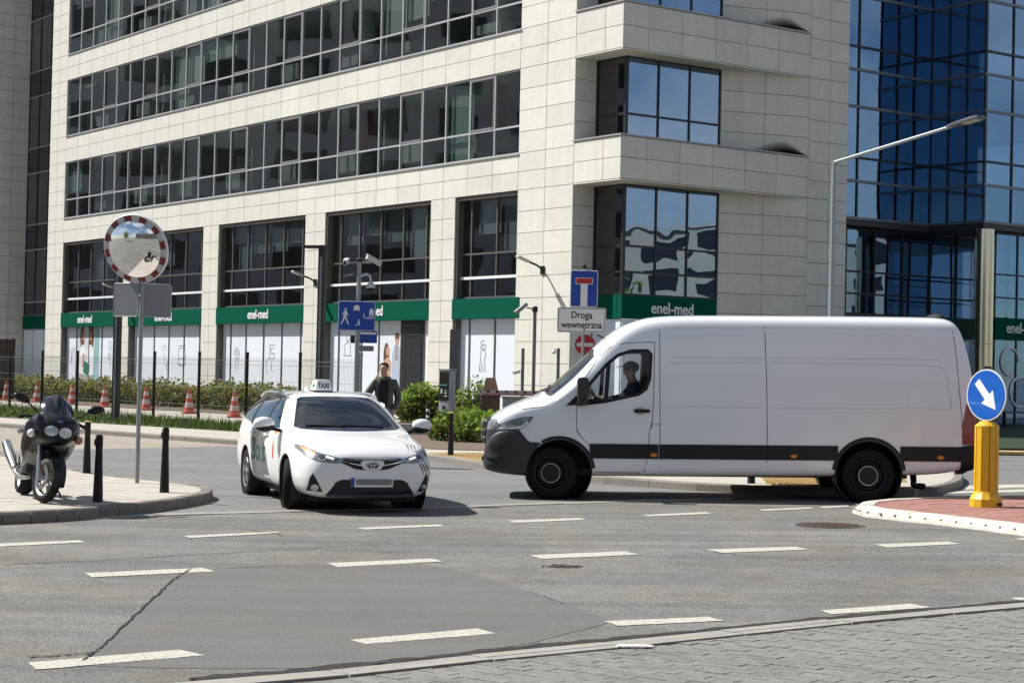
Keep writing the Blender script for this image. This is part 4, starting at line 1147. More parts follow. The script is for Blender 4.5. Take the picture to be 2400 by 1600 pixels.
MB().box(gx_[0], gx_[-1], YG - .12, YG - .04, 3.5, 4.22).build('fascia_box', mat('shaded_fascia', (.006, .055, .038), .4), gs, smooth=0)
YS = 1.4
xs_, _z = v_of(2345, 770, YS)
fb2 = MB().box(xs_ - .3, xs_ + 6, YS, YS + .1, 3.42, 4.22).build('fascia_box', M_SIGN, gb, smooth=0)
xt, _z = v_of(2388, 770, YS)
lettering('enel-med', .56, 1.9, basis((xt + .25, YS - .012, 3.84), (1, 0, 0), (0, 0, 1)), fb2, bold=.006)
fr = MB()
xx = [xs_ - .3 + 1.25 * i for i in range(6)]
for x in xx: fr.box(x - .03, x + .03, YS + .02, YS + .1, 0.1, 3.42); fr.box(x - .03, x + .03, YS + .02, YS + .1, 4.22, 7.3)
for z in (.1, .75, 4.95, 5.8, 7.3): fr.box(xx[0], xx[-1], YS + .015, YS + .1, z - .03, z + .03)
sf = fr.build('shop_frame', M_DKFRAME, gb, smooth=0)
for c, e in zip(xx, xx[1:]):
    for a, b in ((.78, 3.42), (4.22, 4.95), (4.95, 5.8), (5.8, 7.3)):
        pane(sf, basis(((c + e) / 2, YS + .06, (a + b) / 2), (1, 0, 0), (0, 1, 0)), e - c - .05, b - a - .05, M_GL_B, 1)
M_CHROME = mat('polished_steel', (.62, .585, .45), .14, 1.0, var=.05, scale=3)
cx_, cz_ = v_of(2305, 700, 1.2)
MB().lathe([(.36, 0), (.36, 7.36)], (cx_, 1.2, 0), 'z', 40).lathe([(.362, 3.2), (.365, 3.21), (.365, 3.24), (.362, 3.25)], (cx_, 1.2, 0), 'z', 40).build('steel_column', M_CHROME, gb)
rings = MB()
for k, (dx, dz, r) in enumerate(((.9, 2.6, .5), (1.5, 1.5, .55))):
    pts = [(xx[0] + dx + r * math.cos(a), YS + .035, dz + r * math.sin(a)) for a in [i * .2 for i in range(26)]]
    rings.tube(pts, .05, 6)
rings.build('window_lettering', M_WHITE, gb)
# ------------------------------------------------------------------ vehicles
M_CARW = mat('white_car_paint', (0.80, 0.80, 0.79), 0.35, coat=0.8, spec=0.5)
M_VANW = mat('white_van_paint', (0.81, 0.825, 0.85), 0.34, coat=1.0, spec=0.5, var=.02, scale=1.5)
M_PLAST = mat('black_plastic', (0.012, 0.012, 0.014), 0.55, var=.15, scale=20, spec=.35)
M_PLASTG = mat('charcoal_plastic', (0.028, 0.029, 0.031), 0.55, var=.12, scale=14)
M_RUB = mat('tyre_rubber', (0.009, 0.009, 0.009), 0.85, var=.2, scale=30, spec=.25)
M_RIM = mat('alloy_rim', (0.42, 0.43, 0.44), 0.35, 0.9)
M_STEEL = mat('dark_steel_rim', (0.018, 0.018, 0.02), 0.5, 0.4)
M_CHR = mat('chrome', (0.78, 0.79, 0.80), 0.08, 1.0)
M_CGL = mat('car_window', (0.012, 0.014, 0.018), 0.03, spec=0.7, coat=0.4)
M_LAMP = mat('lamp_reflector', (0.45, 0.46, 0.48), 0.12, 0.85, var=.5, scale=22)
M_AMBER = mat('lit_amber', (0.8, 0.25, 0.05), .3, emit=(1.0, .32, .06), estr=.12)
M_AMBER2 = mat('amber_marker', (0.62, 0.20, 0.02), .3)
M_DRL = mat('lit_white_lamp', (.9, .9, .88), .3, emit=(1, 1, .96), estr=.5)
M_TAIL = mat('red_lamp', (.22, .008, .008), .15, coat=.6)
M_GAP = mat('panel_gap', (.02, .02, .022), .8)
M_SEAT = mat('dark_seat', (.02, .02, .022), .9)
M_AUTOGL = glass('clear_auto_glass', (.92, .93, .93), 1.45)
M_SCREEN = glass('windscreen_glass', (.45, .50, .50), 1.5, boost=.06)

def wheel(root, name, c, r, w, rim_m, steer=0.0, side=1, style='alloy'):
    """axle along local y; side=+1 means the outer face looks to +y"""
    o = thing(name, None, None, c, 0); o.parent = root; o.rotation_euler = (0, 0, steer)
    rr = r * .66
    prof = [(rr, -w * .42), (r * .80, -w * .5), (r * .93, -w * .48), (r * .985, -w * .40), (r, -w * .2), (r, w * .2), (r * .985, w * .40), (r * .93, w * .48), (r * .80, w * .5), (rr, w * .42)]
    MB().lathe(prof, axis='y', n=40, closed=True).build('tyre', M_RUB, o, smooth=50)
    s = side
    rm = MB()
    rm.lathe([(rr, w * .42 * s), (rr * .97, w * .45 * s), (rr * .90, w * .40 * s), (rr * .88, -w * .3 * s)], axis='y', n=36, cap=False)
    if style == 'alloy':
        for k in range(5):
            for da in (-.16, .16):
                a = 2 * PI * k / 5 + da; a2 = 2 * PI * k / 5 + da * .5
                rm.bar((math.sin(a2) * rr * .12, w * .34 * s, math.cos(a2) * rr * .12), (math.sin(a) * rr * .92, w * .40 * s, math.cos(a) * rr * .92), rr * .16, rr * .07, up=(0, 1, 0))
        rm.lathe([(rr * .22, w * .28 * s), (rr * .20, w * .42 * s), (0, w * .43 * s)], axis='y', n=20)
        rm.build('rim', rim_m, o)
        MB().lathe([(rr * .86, w * .02 * s), (0, w * .02 * s)], axis='y', n=24).build('brake_disc', M_STEEL, o)
    else:
        rm.lathe([(rr * .88, w * .10 * s), (rr * .80, w * .16 * s), (rr * .66, w * .10 * s), (rr * .62, w * .26 * s), (rr * .55, w * .30 * s), (rr * .5, w * .26 * s)], axis='y', n=36, cap=False)
        for k in range(14):
            a = 2 * PI * k / 14; rm.sphere((math.sin(a) * rr * .72, w * .16 * s, math.cos(a) * rr * .72), (rr * .05, .006, rr * .05), 8, 5)
        rm.build('rim', rim_m, o)
        MB().lathe([(rr * .60, w * .30 * s), (rr * .58, w * .33 * s), (rr * .5, w * .33 * s), (rr * .48, w * .28 * s)], axis='y', n=32, cap=False).build('rim_ring', mat('grey_ring', (.24, .25, .26), .35, .7), o)
        MB().lathe([(rr * .50, w * .24 * s), (rr * .44, w * .34 * s), (0, w * .35 * s)], axis='y', n=28).build('hub_cap', M_PLAST, o)
    return o

# ---------------- taxi (local x forward, front axle at x = 0)
def sec(zb, wb, l, m, s, g, r, t, top):
    return [(0, zb), (wb, zb), l, m, s, g, r, t, (0, top)]
TX = [(.945, sec(.27, .30, (.42, .30), (.50, .48), (.44, .62), (.36, .66), (.26, .68), (.14, .69), .695)),
      (.90, sec(.20, .48, (.62, .27), (.69, .48), (.62, .67), (.50, .715), (.36, .735), (.19, .75), .755)),
      (.76, sec(.17, .60, (.77, .26), (.82, .50), (.755, .735), (.60, .785), (.44, .81), (.22, .83), .835)),
      (.48, sec(.17, .66, (.84, .27), (.868, .54), (.815, .81), (.66, .862), (.48, .888), (.25, .905), .91)),
      (.10, sec(.18, .70, (.855, .28), (.88, .58), (.84, .875), (.70, .915), (.50, .943), (.26, .957), .962)),
      (-.22, sec(.18, .70, (.855, .28), (.88, .60), (.855, .92), (.74, .965), (.55, .99), (.28, 1.005), 1.01)),
      (-.34, sec(.18, .70, (.855, .28), (.88, .60), (.857, .93), (.77, 1.0), (.60, 1.06), (.31, 1.08), 1.09)),
      (-.66, sec(.18, .70, (.855, .28), (.88, .60), (.86, .945), (.76, 1.10), (.63, 1.225), (.34, 1.265), 1.275)),
      (-1.00, sec(.18, .70, (.855, .28), (.88, .60), (.86, .955), (.755, 1.18), (.62, 1.37), (.36, 1.415), 1.425)),
      (-1.22, sec(.18, .70, (.855, .28), (.88, .60), (.86, .96), (.745, 1.21), (.60, 1.42), (.36, 1.46), 1.468)),
      (-1.7, sec(.18, .70, (.855, .28), (.88, .60), (.86, .965), (.74, 1.23), (.59, 1.435), (.35, 1.478), 1.485)),
      (-2.4, sec(.18, .70, (.855, .28), (.88, .60), (.86, .97), (.74, 1.23), (.585, 1.43), (.34, 1.472), 1.48)),
      (-2.95, sec(.19, .70, (.855, .29), (.88, .61), (.855, .98), (.73, 1.22), (.57, 1.40), (.33, 1.438), 1.445)),
      (-3.32, sec(.21, .68, (.84, .31), (.865, .62), (.83, .98), (.70, 1.18), (.545, 1.33), (.31, 1.365), 1.37)),
      (-3.50, sec(.24, .64, (.79, .33), (.82, .62), (.78, .95), (.665, 1.11), (.51, 1.22), (.29, 1.25), 1.255)),
      (-3.62, sec(.27, .55, (.70, .36), (.74, .62), (.69, .85), (.58, .94), (.43, 1.0), (.23, 1.02), 1.025))]
def build_taxi(loc, rz):
    t = thing('taxi', 'white estate car taxi with a lit roof box turning out of the side street', 'car', loc, rz)
    body = loft(TX, 'body', [M_CARW], 3)
    bv = bvh_of(body)
    cut = []
    for ax in (0.0, -2.60):
        for s in (1, -1):
            cut.append(MB().lathe([(.365, .58 * s), (.365, 1.1 * s)], (ax, 0, .335), 'y', 40).mesh('c', M_PLAST, smooth=0))
    body = boolean(body, cut); body.materials.clear(); body.materials.append(M_CARW); body.shade_smooth(); body.set_sharp_from_angle(angle=math.radians(50))
    bo = link('body', body, t)
    # arch linings
    for ax in (0.0, -2.60):
        for s in (1, -1):
            lin = MB().lathe([(.36, .56 * s), (.36, .86 * s), (.35, .86 * s), (.35, .57 * s)], (ax, 0, .335), 'y', 32).lathe([(.36, .575 * s), (0, .575 * s)], (ax, 0, .335), 'y', 32)
            lin.build('arch_liner', M_PLAST, t)
    MB().box(-3.4, .55, -.66, .66, .13, .24).build('underbody', M_PLAST, t)
    for ax, st in ((0.0, -.27), (-2.60, 0)):
        for s in (1, -1): wheel(t, 'wheel', (ax, s * .765, .316), .316, .205, M_RIM, st, s)
    # glazing
    ws = [(-.62, 1.005), (-.3, .99), (0, .985), (.3, .99), (.62, 1.005), (.69, 1.03), (.585, 1.25), (.515, 1.375), (.46, 1.40), (.25, 1.412), (0, 1.415), (-.25, 1.412), (-.46, 1.40), (-.515, 1.375), (-.585, 1.25), (-.69, 1.03)]
    w = patch('windscreen', bv, ws, 'x+', M_CGL, t, .004, .05, .012)
    for s in (1, -1):
        a = 'y+' if s > 0 else 'y-'
        outline = [(-.62, 1.0), (-1.02, 1.255), (-1.22, 1.355), (-1.5, 1.395), (-2.3, 1.40), (-2.85, 1.355), (-3.2, 1.26), (-3.36, 1.13), (-3.1, 1.06), (-2.4, 1.02), (-1.4, .995)]
        win = patch('side_glazing', bv, outline, a, M_CGL, t, .004, .06, .012)
        for x0, x1 in ((-1.46, -1.38), (-2.42, -2.34)):
            patch('window_pillar', bv, [(x0, 1.0), (x1, 1.0), (x1 - .03, 1.40), (x0 - .03, 1.40)], a, M_PLAST, win, .008, .06, .01)
        patch('wind_deflector', bv, strip_poly([(-.85, 1.13), (-1.06, 1.275), (-1.24, 1.355), (-1.5, 1.39), (-2.3, 1.395), (-2.7, 1.37)], .045), a, mat('smoked_plastic', (.03, .035, .045), .1), win, .018, .08, .02)
        # doors: gaps and handles
        for pts in ([(-.40, .95), (-.34, .6), (-.42, .27)], [(-1.42, .99), (-1.42, .5), (-1.44, .27)], [(-2.38, 1.0), (-2.25, .75), (-2.2, .68)]):
            patch('door_gap', bv, strip_poly(pts, .009), a, M_GAP, t, .0015, .08, .004)
        for x in (-1.22, -2.16):
            patch('door_handle', bv, rrect(x - .1, x + .1, .875, .905, .012), a, M_CARW, t, .03, .05, .03)
        patch('sill_trim', bv, [(-.45, .20), (-2.2, .20), (-2.2, .25), (-.45, .25)], a, M_PLAST, t, .006, .2, .01)
        # roof rail
        pts = [(-1.12, .585, 1.37), (-1.3, .60, 1.428), (-1.7, .605, 1.452), (-2.4, .60, 1.45), (-2.85, .585, 1.42), (-3.1, .57, 1.37)]
        MB().tube([(x, y * s, z) for x, y, z in pts], [.01, .017, .018, .018, .017, .01], 8).build('roof_rail', mat('satin_silver', (.6, .61, .62), .3, .8), t)
        # door mirror
        mr = thing('door_mirror', None, None, (-.52, s * .92, 1.02), 0); mr.parent = t
        MB().sphere((.0, s * .12, .04), (.085, .135, .088), 16, 10).build('shell', M_CARW, mr)
        MB().sphere((.0, s * .10, -.005), (.078, .13, .062), 16, 10).bar((0.05, -s * .09, -.05), (.0, s * .04, -.02), .07, .04).build('foot', M_PLAST, mr)
        MB().add([(-.09, s * .02, -.03), (-.09, s * .22, -.02), (-.09, s * .22, .09), (-.09, s * .02, .09)], [(0, 1, 2, 3)]).build('mirror_glass', M_CHR, mr)
        # lamps
        hl = [(s * .36, .625), (s * .37, .675), (s * .50, .715), (s * .64, .755), (s * .745, .815), (s * .80, .83), (s * .815, .79), (s * .765, .70), (s * .68, .655), (s * .52, .625)]
        lam = patch('headlight', bv, hl, 'x+', mat('dark_headlight', (.26, .27, .285), .22, .35, coat=.5, var=.6, scale=16), t, .005, .04, .012)
        patch('projector', bv, ell(s * .60, .69, .05, .038, 16), 'x+', M_LAMP, lam, .012, .04, .01)
        patch('projector_lens', bv, ell(s * .60, .69, .03, .024, 14), 'x+', mat('lens', (.08, .085, .09), .03, coat=1), lam, .018, .04, .01)
        patch('daytime_light', bv, [(s * .47, .665), (s * .56, .69), (s * .555, .71), (s * .465, .685)], 'x+', M_DRL, lam, .013, .03, .01)
        patch('turn_signal', bv, [(s * .665, .70), (s * .74, .735), (s * .785, .805), (s * .745, .795), (s * .67, .745)], 'x+', M_AMBER if s < 0 else M_LAMP, lam, .012, .03, .01)
        # fog lamp
        fg = patch('fog_lamp_bezel', bv, [(s * .705, .50), (s * .735, .44), (s * .75, .28), (s * .59, .275), (s * .62, .33)], 'x+', M_PLAST, t, .006, .03, .012)
        patch('fog_lamp', bv, ell(s * .672, .325, .042, .04, 16), 'x+', M_LAMP, fg, .014, .03, .01)
    # grille between the lamps
    gr = patch('grille', bv, [(-.37, .63), (-.37, .672), (-.2, .66), (.2, .66), (.37, .672), (.37, .63), (.22, .56), (.13, .545), (-.13, .545), (-.22, .56)], 'x+', M_PLAST, t, .005, .04, .012)
    for s in (1, -1):
        patch('grille_bar', bv, strip_poly([(s * .38, .655), (s * .25, .622), (s * .13, .602)], .012), 'x+', M_CHR, gr, .016, .04, .012)
        patch('bonnet_edge', bv, strip_poly([(s * .36, .682), (s * .2, .672), (0, .668)], .010), 'x+', M_GAP, gr, .010, .04, .012)
    patch('emblem_plate', bv, [(-.115, .665), (.115, .665), (.15, .63), (.11, .56), (.05, .535), (-.05, .535), (-.11, .56), (-.15, .63)], 'x+', M_CARW, gr, .016, .03, .012)
    em = patch('emblem', bv, ell(0, .607, .078, .053, 26), 'x+', mat('emblem_blue', (.02, .05, .14), .15, .3, coat=1), gr, .022, .03, .01)
    for cx, cz, rx, rz_ in ((0, .607, .076, .051), (0, .622, .050, .020), (0, .607, .021, .049)):
        pts = ell(cx, cz, rx, rz_, 28)
        vs = []
        for a, b in pts:
            h, n, _, _ = bv.ray_cast(Vector((6, a, b)), Vector((-1, 0, 0))); vs.append(h + Vector((.028, 0, 0)))
        MB().tube(vs, .006, 6, closed=True).build('emblem_ring', M_CHR, em)
    # lower intake, plate
    lo = patch('lower_intake', bv, [(-.58, .195), (.58, .195), (.43, .40), (.37, .425), (-.37, .425), (-.43, .40)], 'x+', M_PLAST, t, .004, .04, .01)
    for z in (.265, .295, .325, .355, .385):
        patch('intake_bar', bv, strip_poly([(-.46, z), (.46, z)], .008), 'x+', mat('black_gloss', (.03, .03, .033), .25), lo, .012, .06, .01)
    patch('splitter', bv, strip_poly([(-.54, .235), (0, .232), (.54, .235)], .018), 'x+', mat('grey_splitter', (.10, .11, .13), .25, coat=.5), lo, .022, .06, .02)
    pl = patch('number_plate', bv, [(-.26, .335), (.26, .335), (.26, .445), (-.26, .445)], 'x+', mat('plate_white', (.70, .70, .66), .5), t, .025, .06, .02)
    patch('plate_band', bv, [(-.26, .335), (-.22, .335), (-.22, .445), (-.26, .445)], 'x+', mat('plate_blue', (.01, .05, .32), .5), pl, .0275, .06, .003)
    patch('plate_blur', bv, rrect(-.205, .245, .362, .432, .03), 'x+', mat('plate_grey', (.19, .20, .21), .6), pl, .0275, .06, .003)
    # claw stripes by the left lamp
    for k in range(3):
        o = k * .045
        patch('claw_stripe', bv, [(.56 + o, .775 + o * .15), (.60 + o, .755 + o * .2), (.645 + o, .715 + o * .4), (.655 + o, .718 + o * .4), (.615 + o, .765 + o * .2)], 'x+', M_PLAST, t, .003, .03, .002)
        patch('claw_stripe', bv, [(.60 + o, .63 + o * .1), (.645 + o, .58), (.665 + o * .9, .50 + .02 * k), (.66 + o * .9, .49 + .02 * k), (.625 + o, .58), (.585 + o, .63 + o * .1)], 'x+', M_PLAST, t, .003, .03, .002)
    # wipers, aerial
    for y0, y1 in ((.45, -.1), (-.05, -.55)):
        h0 = bv.ray_cast(Vector((6, y0, 1.03)), Vector((-1, 0, 0)))[0]; h1 = bv.ray_cast(Vector((6, y1, 1.045)), Vector((-1, 0, 0)))[0]
        MB().bar(h0 + Vector((.02, 0, .01)), h1 + Vector((.02, 0, .01)), .015, .012).build('wiper', M_PLAST, t)
    MB().sphere((-2.75, 0, 1.47), (.09, .03, .06), 12, 8).build('aerial_fin', M_CARW, t)
    # livery on the camera side
    gy = mat('grey_livery', (.085, .095, .095), .4, coat=.5)
    patch('livery_panel', bv, [(-1.0, .30), (-1.30, .30), (-2.15, .33), (-2.2, .70), (-2.3, .95), (-1.35, .95), (-1.10, .93), (-1.35, .78), (-1.15, .62)], 'y-', gy, t, .002, .08, .002)
    patch('sticker', bv, [(-.70, .60), (-.76, .60), (-.78, .74), (-.76, .84), (-.71, .74)], 'y-', mat('red_sticker', (.5, .06, .03), .5), t, .003, .05, .002)
    patch('sticker', bv, [(-.55, .93), (-.80, .925), (-.80, .965), (-.6, .96)], 'y-', mat('orange_sticker', (.75, .33, .10), .5), t, .003, .05, .002)
    tm = text_mesh('Bolt', .42, mat('green_livery_print', (.006, .045, .03), .5), 0.0, .95, .012)
    vs = []
    for v in tm.vertices:
        x, z = -1.72 + v.co.x, .66 + v.co.y
        h, n, _, _ = bv.ray_cast(Vector((x, -6, z)), Vector((0, 1, 0))); v.co = h + Vector((0, -.004, 0))
    link('lettering', tm, t)
    # roof box
    rb = thing('roof_sign', None, None, (-1.50, -.08, 1.472), 0); rb.parent = t
    lo_ = [(-.17, -.115), (.15, -.115), (.15, .115), (-.17, .115)]; hi = [(-.14, -.085), (.105, -.085), (.105, .085), (-.14, .085)]
    MB().add([(x, y, .015) for x, y in lo_] + [(x, y, .165) for x, y in hi], [(3, 2, 1, 0), (4, 5, 6, 7)] + [(i, (i + 1) % 4, 4 + (i + 1) % 4, 4 + i) for i in range(4)]).build('roof_box', mat('roof_box_white', (.82, .83, .82), .35), rb, bevel=.012)
    MB().box(-.16, .14, -.12, .12, 0, .018).build('mount', M_PLAST, rb)
    up = Vector((-.045, 0, .15)).normalized()
    link('lettering', text_mesh('TAXI', .10, M_PLAST, .002, .15, .002), rb, basis((.133, .0, .08), (0, 1, 0), up))
    up = Vector((0, .03, .15)).normalized()
    link('logo', text_mesh('bolt', .075, mat('logo_green', (.03, .22, .12), .5), .002, .13, .003), rb, basis((-.01, -.1035, .085), (1, 0, 0), up))
    for k in range(3):
        o = k * .05
        patch('claw_stripe', bv, [(.78 - k * .02, .50 + o), (.62 - k * .02, .53 + o), (.52 - k * .02, .50 + o), (.62 - k * .02, .515 + o)], 'z+', M_PLAST, t, .003, .03, .002)
    t.scale = (1, 1, .975)
    return t
pf = Vector((-1.96, 23.05)); hd = math.radians(-71)
taxi = build_taxi((pf.x, pf.y, 0.004), hd)

# ---------------- panel van (local x forward, front axle at x = 0)
def vsec(zb, hw, zt, mid, fl=1.0, bul=0.0):
    """half section of the van; mid: height where the side starts to lean in"""
    return [(0, zb), (hw * .9, zb), (hw * .99, zb + .06), (hw, zb + (mid - zb) * .45), (hw * .998, mid), (hw - (zt - mid) * .045 * fl - .0, mid + (zt - mid) * .55), (hw - (zt - mid) * .075 * fl, zt - min(.16, (zt - mid) * .3) - bul * .9), (hw * .90 - (zt - mid) * .05 * fl, zt - .025 - bul), (hw * .5, zt - bul * .33), (0, zt + .015)]
VX = [(.915, vsec(.47, .60, .98, .7)), (.88, vsec(.42, .76, 1.09, .75)), (.79, vsec(.37, .89, 1.17, .8)), (.62, vsec(.335, .965, 1.255, .9)), (.36, vsec(.315, .99, 1.37, .95)), (.17, vsec(.31, 1.0, 1.445, 1.0, 1, .06)),
      (.05, vsec(.31, 1.0, 1.53, 1.02, 1, .12)), (-.2, vsec(.31, 1.0, 1.755, 1.1, 1, .15)), (-.52, vsec(.31, 1.0, 2.045, 1.15, 1, .14)), (-.70, vsec(.31, 1.0, 2.215, 1.2, 1, .09)), (-.92, vsec(.31, 1.0, 2.375, 1.2, 1, .04)), (-1.16, vsec(.31, 1.0, 2.48, 1.2)), (-1.42, vsec(.31, 1.0, 2.535, 1.2)), (-1.8, vsec(.31, 1.0, 2.555, 1.2)),
      (-2.8, vsec(.32, 1.0, 2.56, 1.2)), (-4.0, vsec(.33, 1.0, 2.56, 1.2)), (-5.2, vsec(.36, 1.0, 2.56, 1.2)), (-5.46, vsec(.40, .998, 2.545, 1.2)), (-5.58, vsec(.42, .99, 2.47, 1.2)), (-5.66, vsec(.43, .98, 2.28, 1.2)), (-5.74, vsec(.44, .97, 1.95, 1.1)), (-5.80, vsec(.45, .955, 1.55, 1.0)), (-5.84, vsec(.46, .93, 1.15, .8))]
def build_van(loc, rz):
    t = thing('delivery_van', 'long white panel van with black bumper and dark side rubbing strip', 'van', loc, 0)
    t.rotation_euler = (0, math.atan(SLOPE), rz)
    body0 = loft(VX, 'body', [M_VANW], 2)
    bv = bvh_of(body0)
    arches = [(-.10, .375, .455), (-4.33, .385, .465)]
    cut = []
    for ax, az, r in arches:
        for s in (1, -1): cut.append(MB().lathe([(r, .62 * s), (r, 1.3 * s)], (ax, 0, az), 'y', 48).mesh('c', M_PLAST, smooth=0))
    XZ = Matrix(((1, 0, 0, 0), (0, 0, 1, 0), (0, 1, 0, 0), (0, 0, 0, 1)))
    cav = [(.02, .95), (.02, 1.36), (-.5, 1.80), (-.72, 2.0), (-1.0, 2.12), (-1.44, 2.17), (-1.44, .6), (-.62, .6), (-.62, .95)]
    cut.append(MB().prism(cav, -.76, .76, XZ).mesh('c', M_PLAST, smooth=0))
    side_win = [(-.30, 1.315), (-.50, 1.56), (-.74, 1.84), (-.90, 1.97), (-1.08, 2.03), (-1.30, 2.035), (-1.335, 2.0), (-1.315, 1.66), (-1.265, 1.53), (-1.175, 1.465), (-.74, 1.365)]
    cut.append(MB().prism(side_win, -1.3, 1.3, XZ).mesh('c', M_PLAST, smooth=0))
    YZ = Matrix(((0, 0, 1, 0), (1, 0, 0, 0), (0, 1, 0, 0), (0, 0, 0, 1)))
    wsc = [(-.82, 1.43), (-.45, 1.50), (.45, 1.50), (.82, 1.43), (.80, 1.66), (.74, 1.94), (.45, 2.03), (-.45, 2.03), (-.74, 1.94), (-.80, 1.66)]
    cut.append(MB().prism(wsc, -1.2, .6, YZ).mesh('c', M_PLAST, smooth=0))
    body = boolean(body0, cut); body.materials.clear(); body.materials.append(M_VANW); body.materials.append(M_SEAT); body.shade_smooth(); body.set_sharp_from_angle(angle=math.radians(40))
    for p in body.polygons:
        c = p.center
        if -1.51 < c.x < .03 and abs(c.y) < .905 and .59 < c.z < 2.37 and bv.find_nearest(c)[3] > .03: p.material_index = 1
    link('body', body, t)
    for ax, az, r in arches:
        for s in (1, -1):
            MB().lathe([(r - .004, .615 * s), (r - .004, .985 * s), (r - .02, .985 * s), (r - .02, .63 * s)], (ax, 0, az), 'y', 36).lathe([(r, .63 * s), (0, .63 * s)], (ax, 0, az), 'y', 36).build('arch_liner', M_PLAST, t)
    MB().box(-4.9, .4, -.75, .75, .32, .42).build('underbody', M_PLAST, t)
    for ax, st in ((0, -.20), (-4.33, 0)):
        for s in (1, -1): wheel(t, 'wheel', (ax, s * .86, .362), .362, .235, M_STEEL, st, s, 'steel')
    # front bumper, its own shell in front of the arch
    def bsec(zb, hw, zt): return [(0, zb), (hw * .85, zb), (hw, zb + .05), (hw + .004, zb + (zt - zb) * .5), (hw, zt - .04), (hw * .97, zt), (hw * .5, zt + .004), (0, zt + .004)]
    BX = [(.945, bsec(.44, .62, .57)), (.94, bsec(.40, .72, .67)), (.90, bsec(.37, .82, .77)), (.80, bsec(.345, .925, .93)), (.62, bsec(.32, .985, .985)), (.47, bsec(.31, 1.0, .985)), (.37, bsec(.305, 1.008, .84)), (.22, bsec(.305, 1.008, .775)), (.12, bsec(.305, 1.008, .77))]
    bm_ = loft(BX, 'front_bumper', [M_PLASTG], 2)
    bm_ = boolean(bm_, [MB().lathe([(.455, .3 * s), (.455, 1.3 * s)], (-.10, 0, .375), 'y', 48).mesh('c', M_PLAST, smooth=0) for s in (1, -1)])
    bm_.materials.clear(); bm_.materials.append(M_PLASTG); bm_.shade_smooth(); bm_.set_sharp_from_angle(angle=math.radians(40))
    fbp = link('front_bumper', bm_, t); bb = bvh_of(bm_)
    for s in (1, -1):
        patch('bumper_lip', bb, strip_poly([(.925, .585), (.82, .575), (.70, .565)], .035), 'y+' if s > 0 else 'y-', M_PLASTG, fbp, .02, .05, .03)
        patch('bumper_recess', bb, [(.86, .66), (.74, .64), (.66, .72), (.76, .78), (.85, .76)], 'y+' if s > 0 else 'y-', M_PLAST, fbp, .004, .04, .004)
    MB().box(.93, .975, -.5, .5, .50, .56).build('bumper_step', M_PLASTG, fbp, bevel=.02)
    MB().box(.952, .962, -.26, .26, .44, .55).build('number_plate', mat('plate_white', (.7, .7, .66), .5), fbp)
    # grille with chrome bars
    for s in (1, -1): patch('bumper_upper', bv, [(s * .44, .66), (s * .80, .66), (s * .86, .945), (s * .60, .945)], 'x+', M_PLASTG, t, .012, .05, .03)
    gv = patch('grille', bv, [(-.46, .70), (.46, .70), (.60, 1.0), (.55, 1.10), (-.55, 1.10), (-.60, 1.0)], 'x+', M_PLAST, t, .02, .05, .03)
    for z in (.79, .90, 1.01):
        patch('grille_bar', bv, strip_poly([(-.5, z), (0, z), (.5, z)], .05), 'x+', mat('grey_grille_bar', (.22, .23, .24), .3, .6), gv, .075, .06, .06)
    st = MB().lathe([(.105, .0), (.105, .012), (.09, .012), (.09, .0)], (.985, 0, .95), 'x', 30)
    for a in (90, 210, 330):
        st.bar((.992, 0, .95), (.992, .095 * math.cos(math.radians(a)), .95 + .095 * math.sin(math.radians(a))), .022, .012, up=(1, 0, 0))
    st.build('emblem', M_CHR, gv)
    for s in (1, -1):
        a = 'y+' if s > 0 else 'y-'
        hl = [(.755, .955), (.74, 1.02), (.57, 1.085), (.42, 1.125), (.255, 1.135), (.30, 1.06), (.385, .985), (.47, .955)]
        lam = patch('headlight', bv, hl, a, mat('dark_headlight', (.26, .27, .285), .22, .35, coat=.5, var=.6, scale=16), t, .006, .04, .012)
        patch('headlight_front', bv, [(s * .60, .94), (s * .86, .95), (s * .90, 1.02), (s * .84, 1.09), (s * .64, 1.08)], 'x+', mat('dark_headlight', (.26, .27, .285), .22, .35, coat=.5, var=.6, scale=16), lam, .009, .04, .012)
        patch('reflector', bv, ell(.655, .995, .045, .038, 14), a, M_LAMP, lam, .016, .03, .01)
        patch('reflector', bv, [(.42, 1.01), (.50, .99), (.56, 1.05), (.50, 1.085), (.44, 1.08)], a, M_LAMP, lam, .015, .03, .01)
        patch('light_strip', bv, strip_poly([(.72, .968), (.52, .972), (.41, .995), (.33, 1.06)], .026), a, mat('light_guide', (.80, .80, .80), .25), lam, .016, .03, .01)
        arc = [(-.10 + .462 * math.cos(math.radians(q)), .375 + .462 * math.sin(math.radians(q))) for q in range(57, -9, -6)]
        patch('bumper_side', bv, [(.86, .45), (.885, .70), (.80, .935), (.70, .95), (.455, .952), (.32, .787), (.15, .775)] + arc + [(.36, .315), (.70, .345)], a, M_PLASTG, t, .016, .05, .03)
        # rubbing strips
        for x0, x1 in ((-.515, -1.455), (-1.465, -2.935), (-2.945, -3.905), (-4.755, -5.60)):
            patch('rubbing_strip', bv, [(x0, .57), (x1, .57), (x1, .77), (x0, .77)], a, M_PLAST, t, .014, .25, .02)
        for ax, az, r in arches:
            pts = [(ax + (r + .022) * math.cos(q), az + (r + .022) * math.sin(q)) for q in [PI * (.04 + .92 * i / 22) for i in range(23)]]
            pts = [p for p in pts if ax < -2 or p[0] < .14]
            patch('arch_trim', bv, strip_poly(pts, .04), a, M_PLAST, t, .011, .08, .02)
        for x in (-1.39, -3.30, -5.30):
            patch('marker_lamp', bv, ell(x, .625, .05, .026, 16), a, M_AMBER2, t, .03, .04, .03)
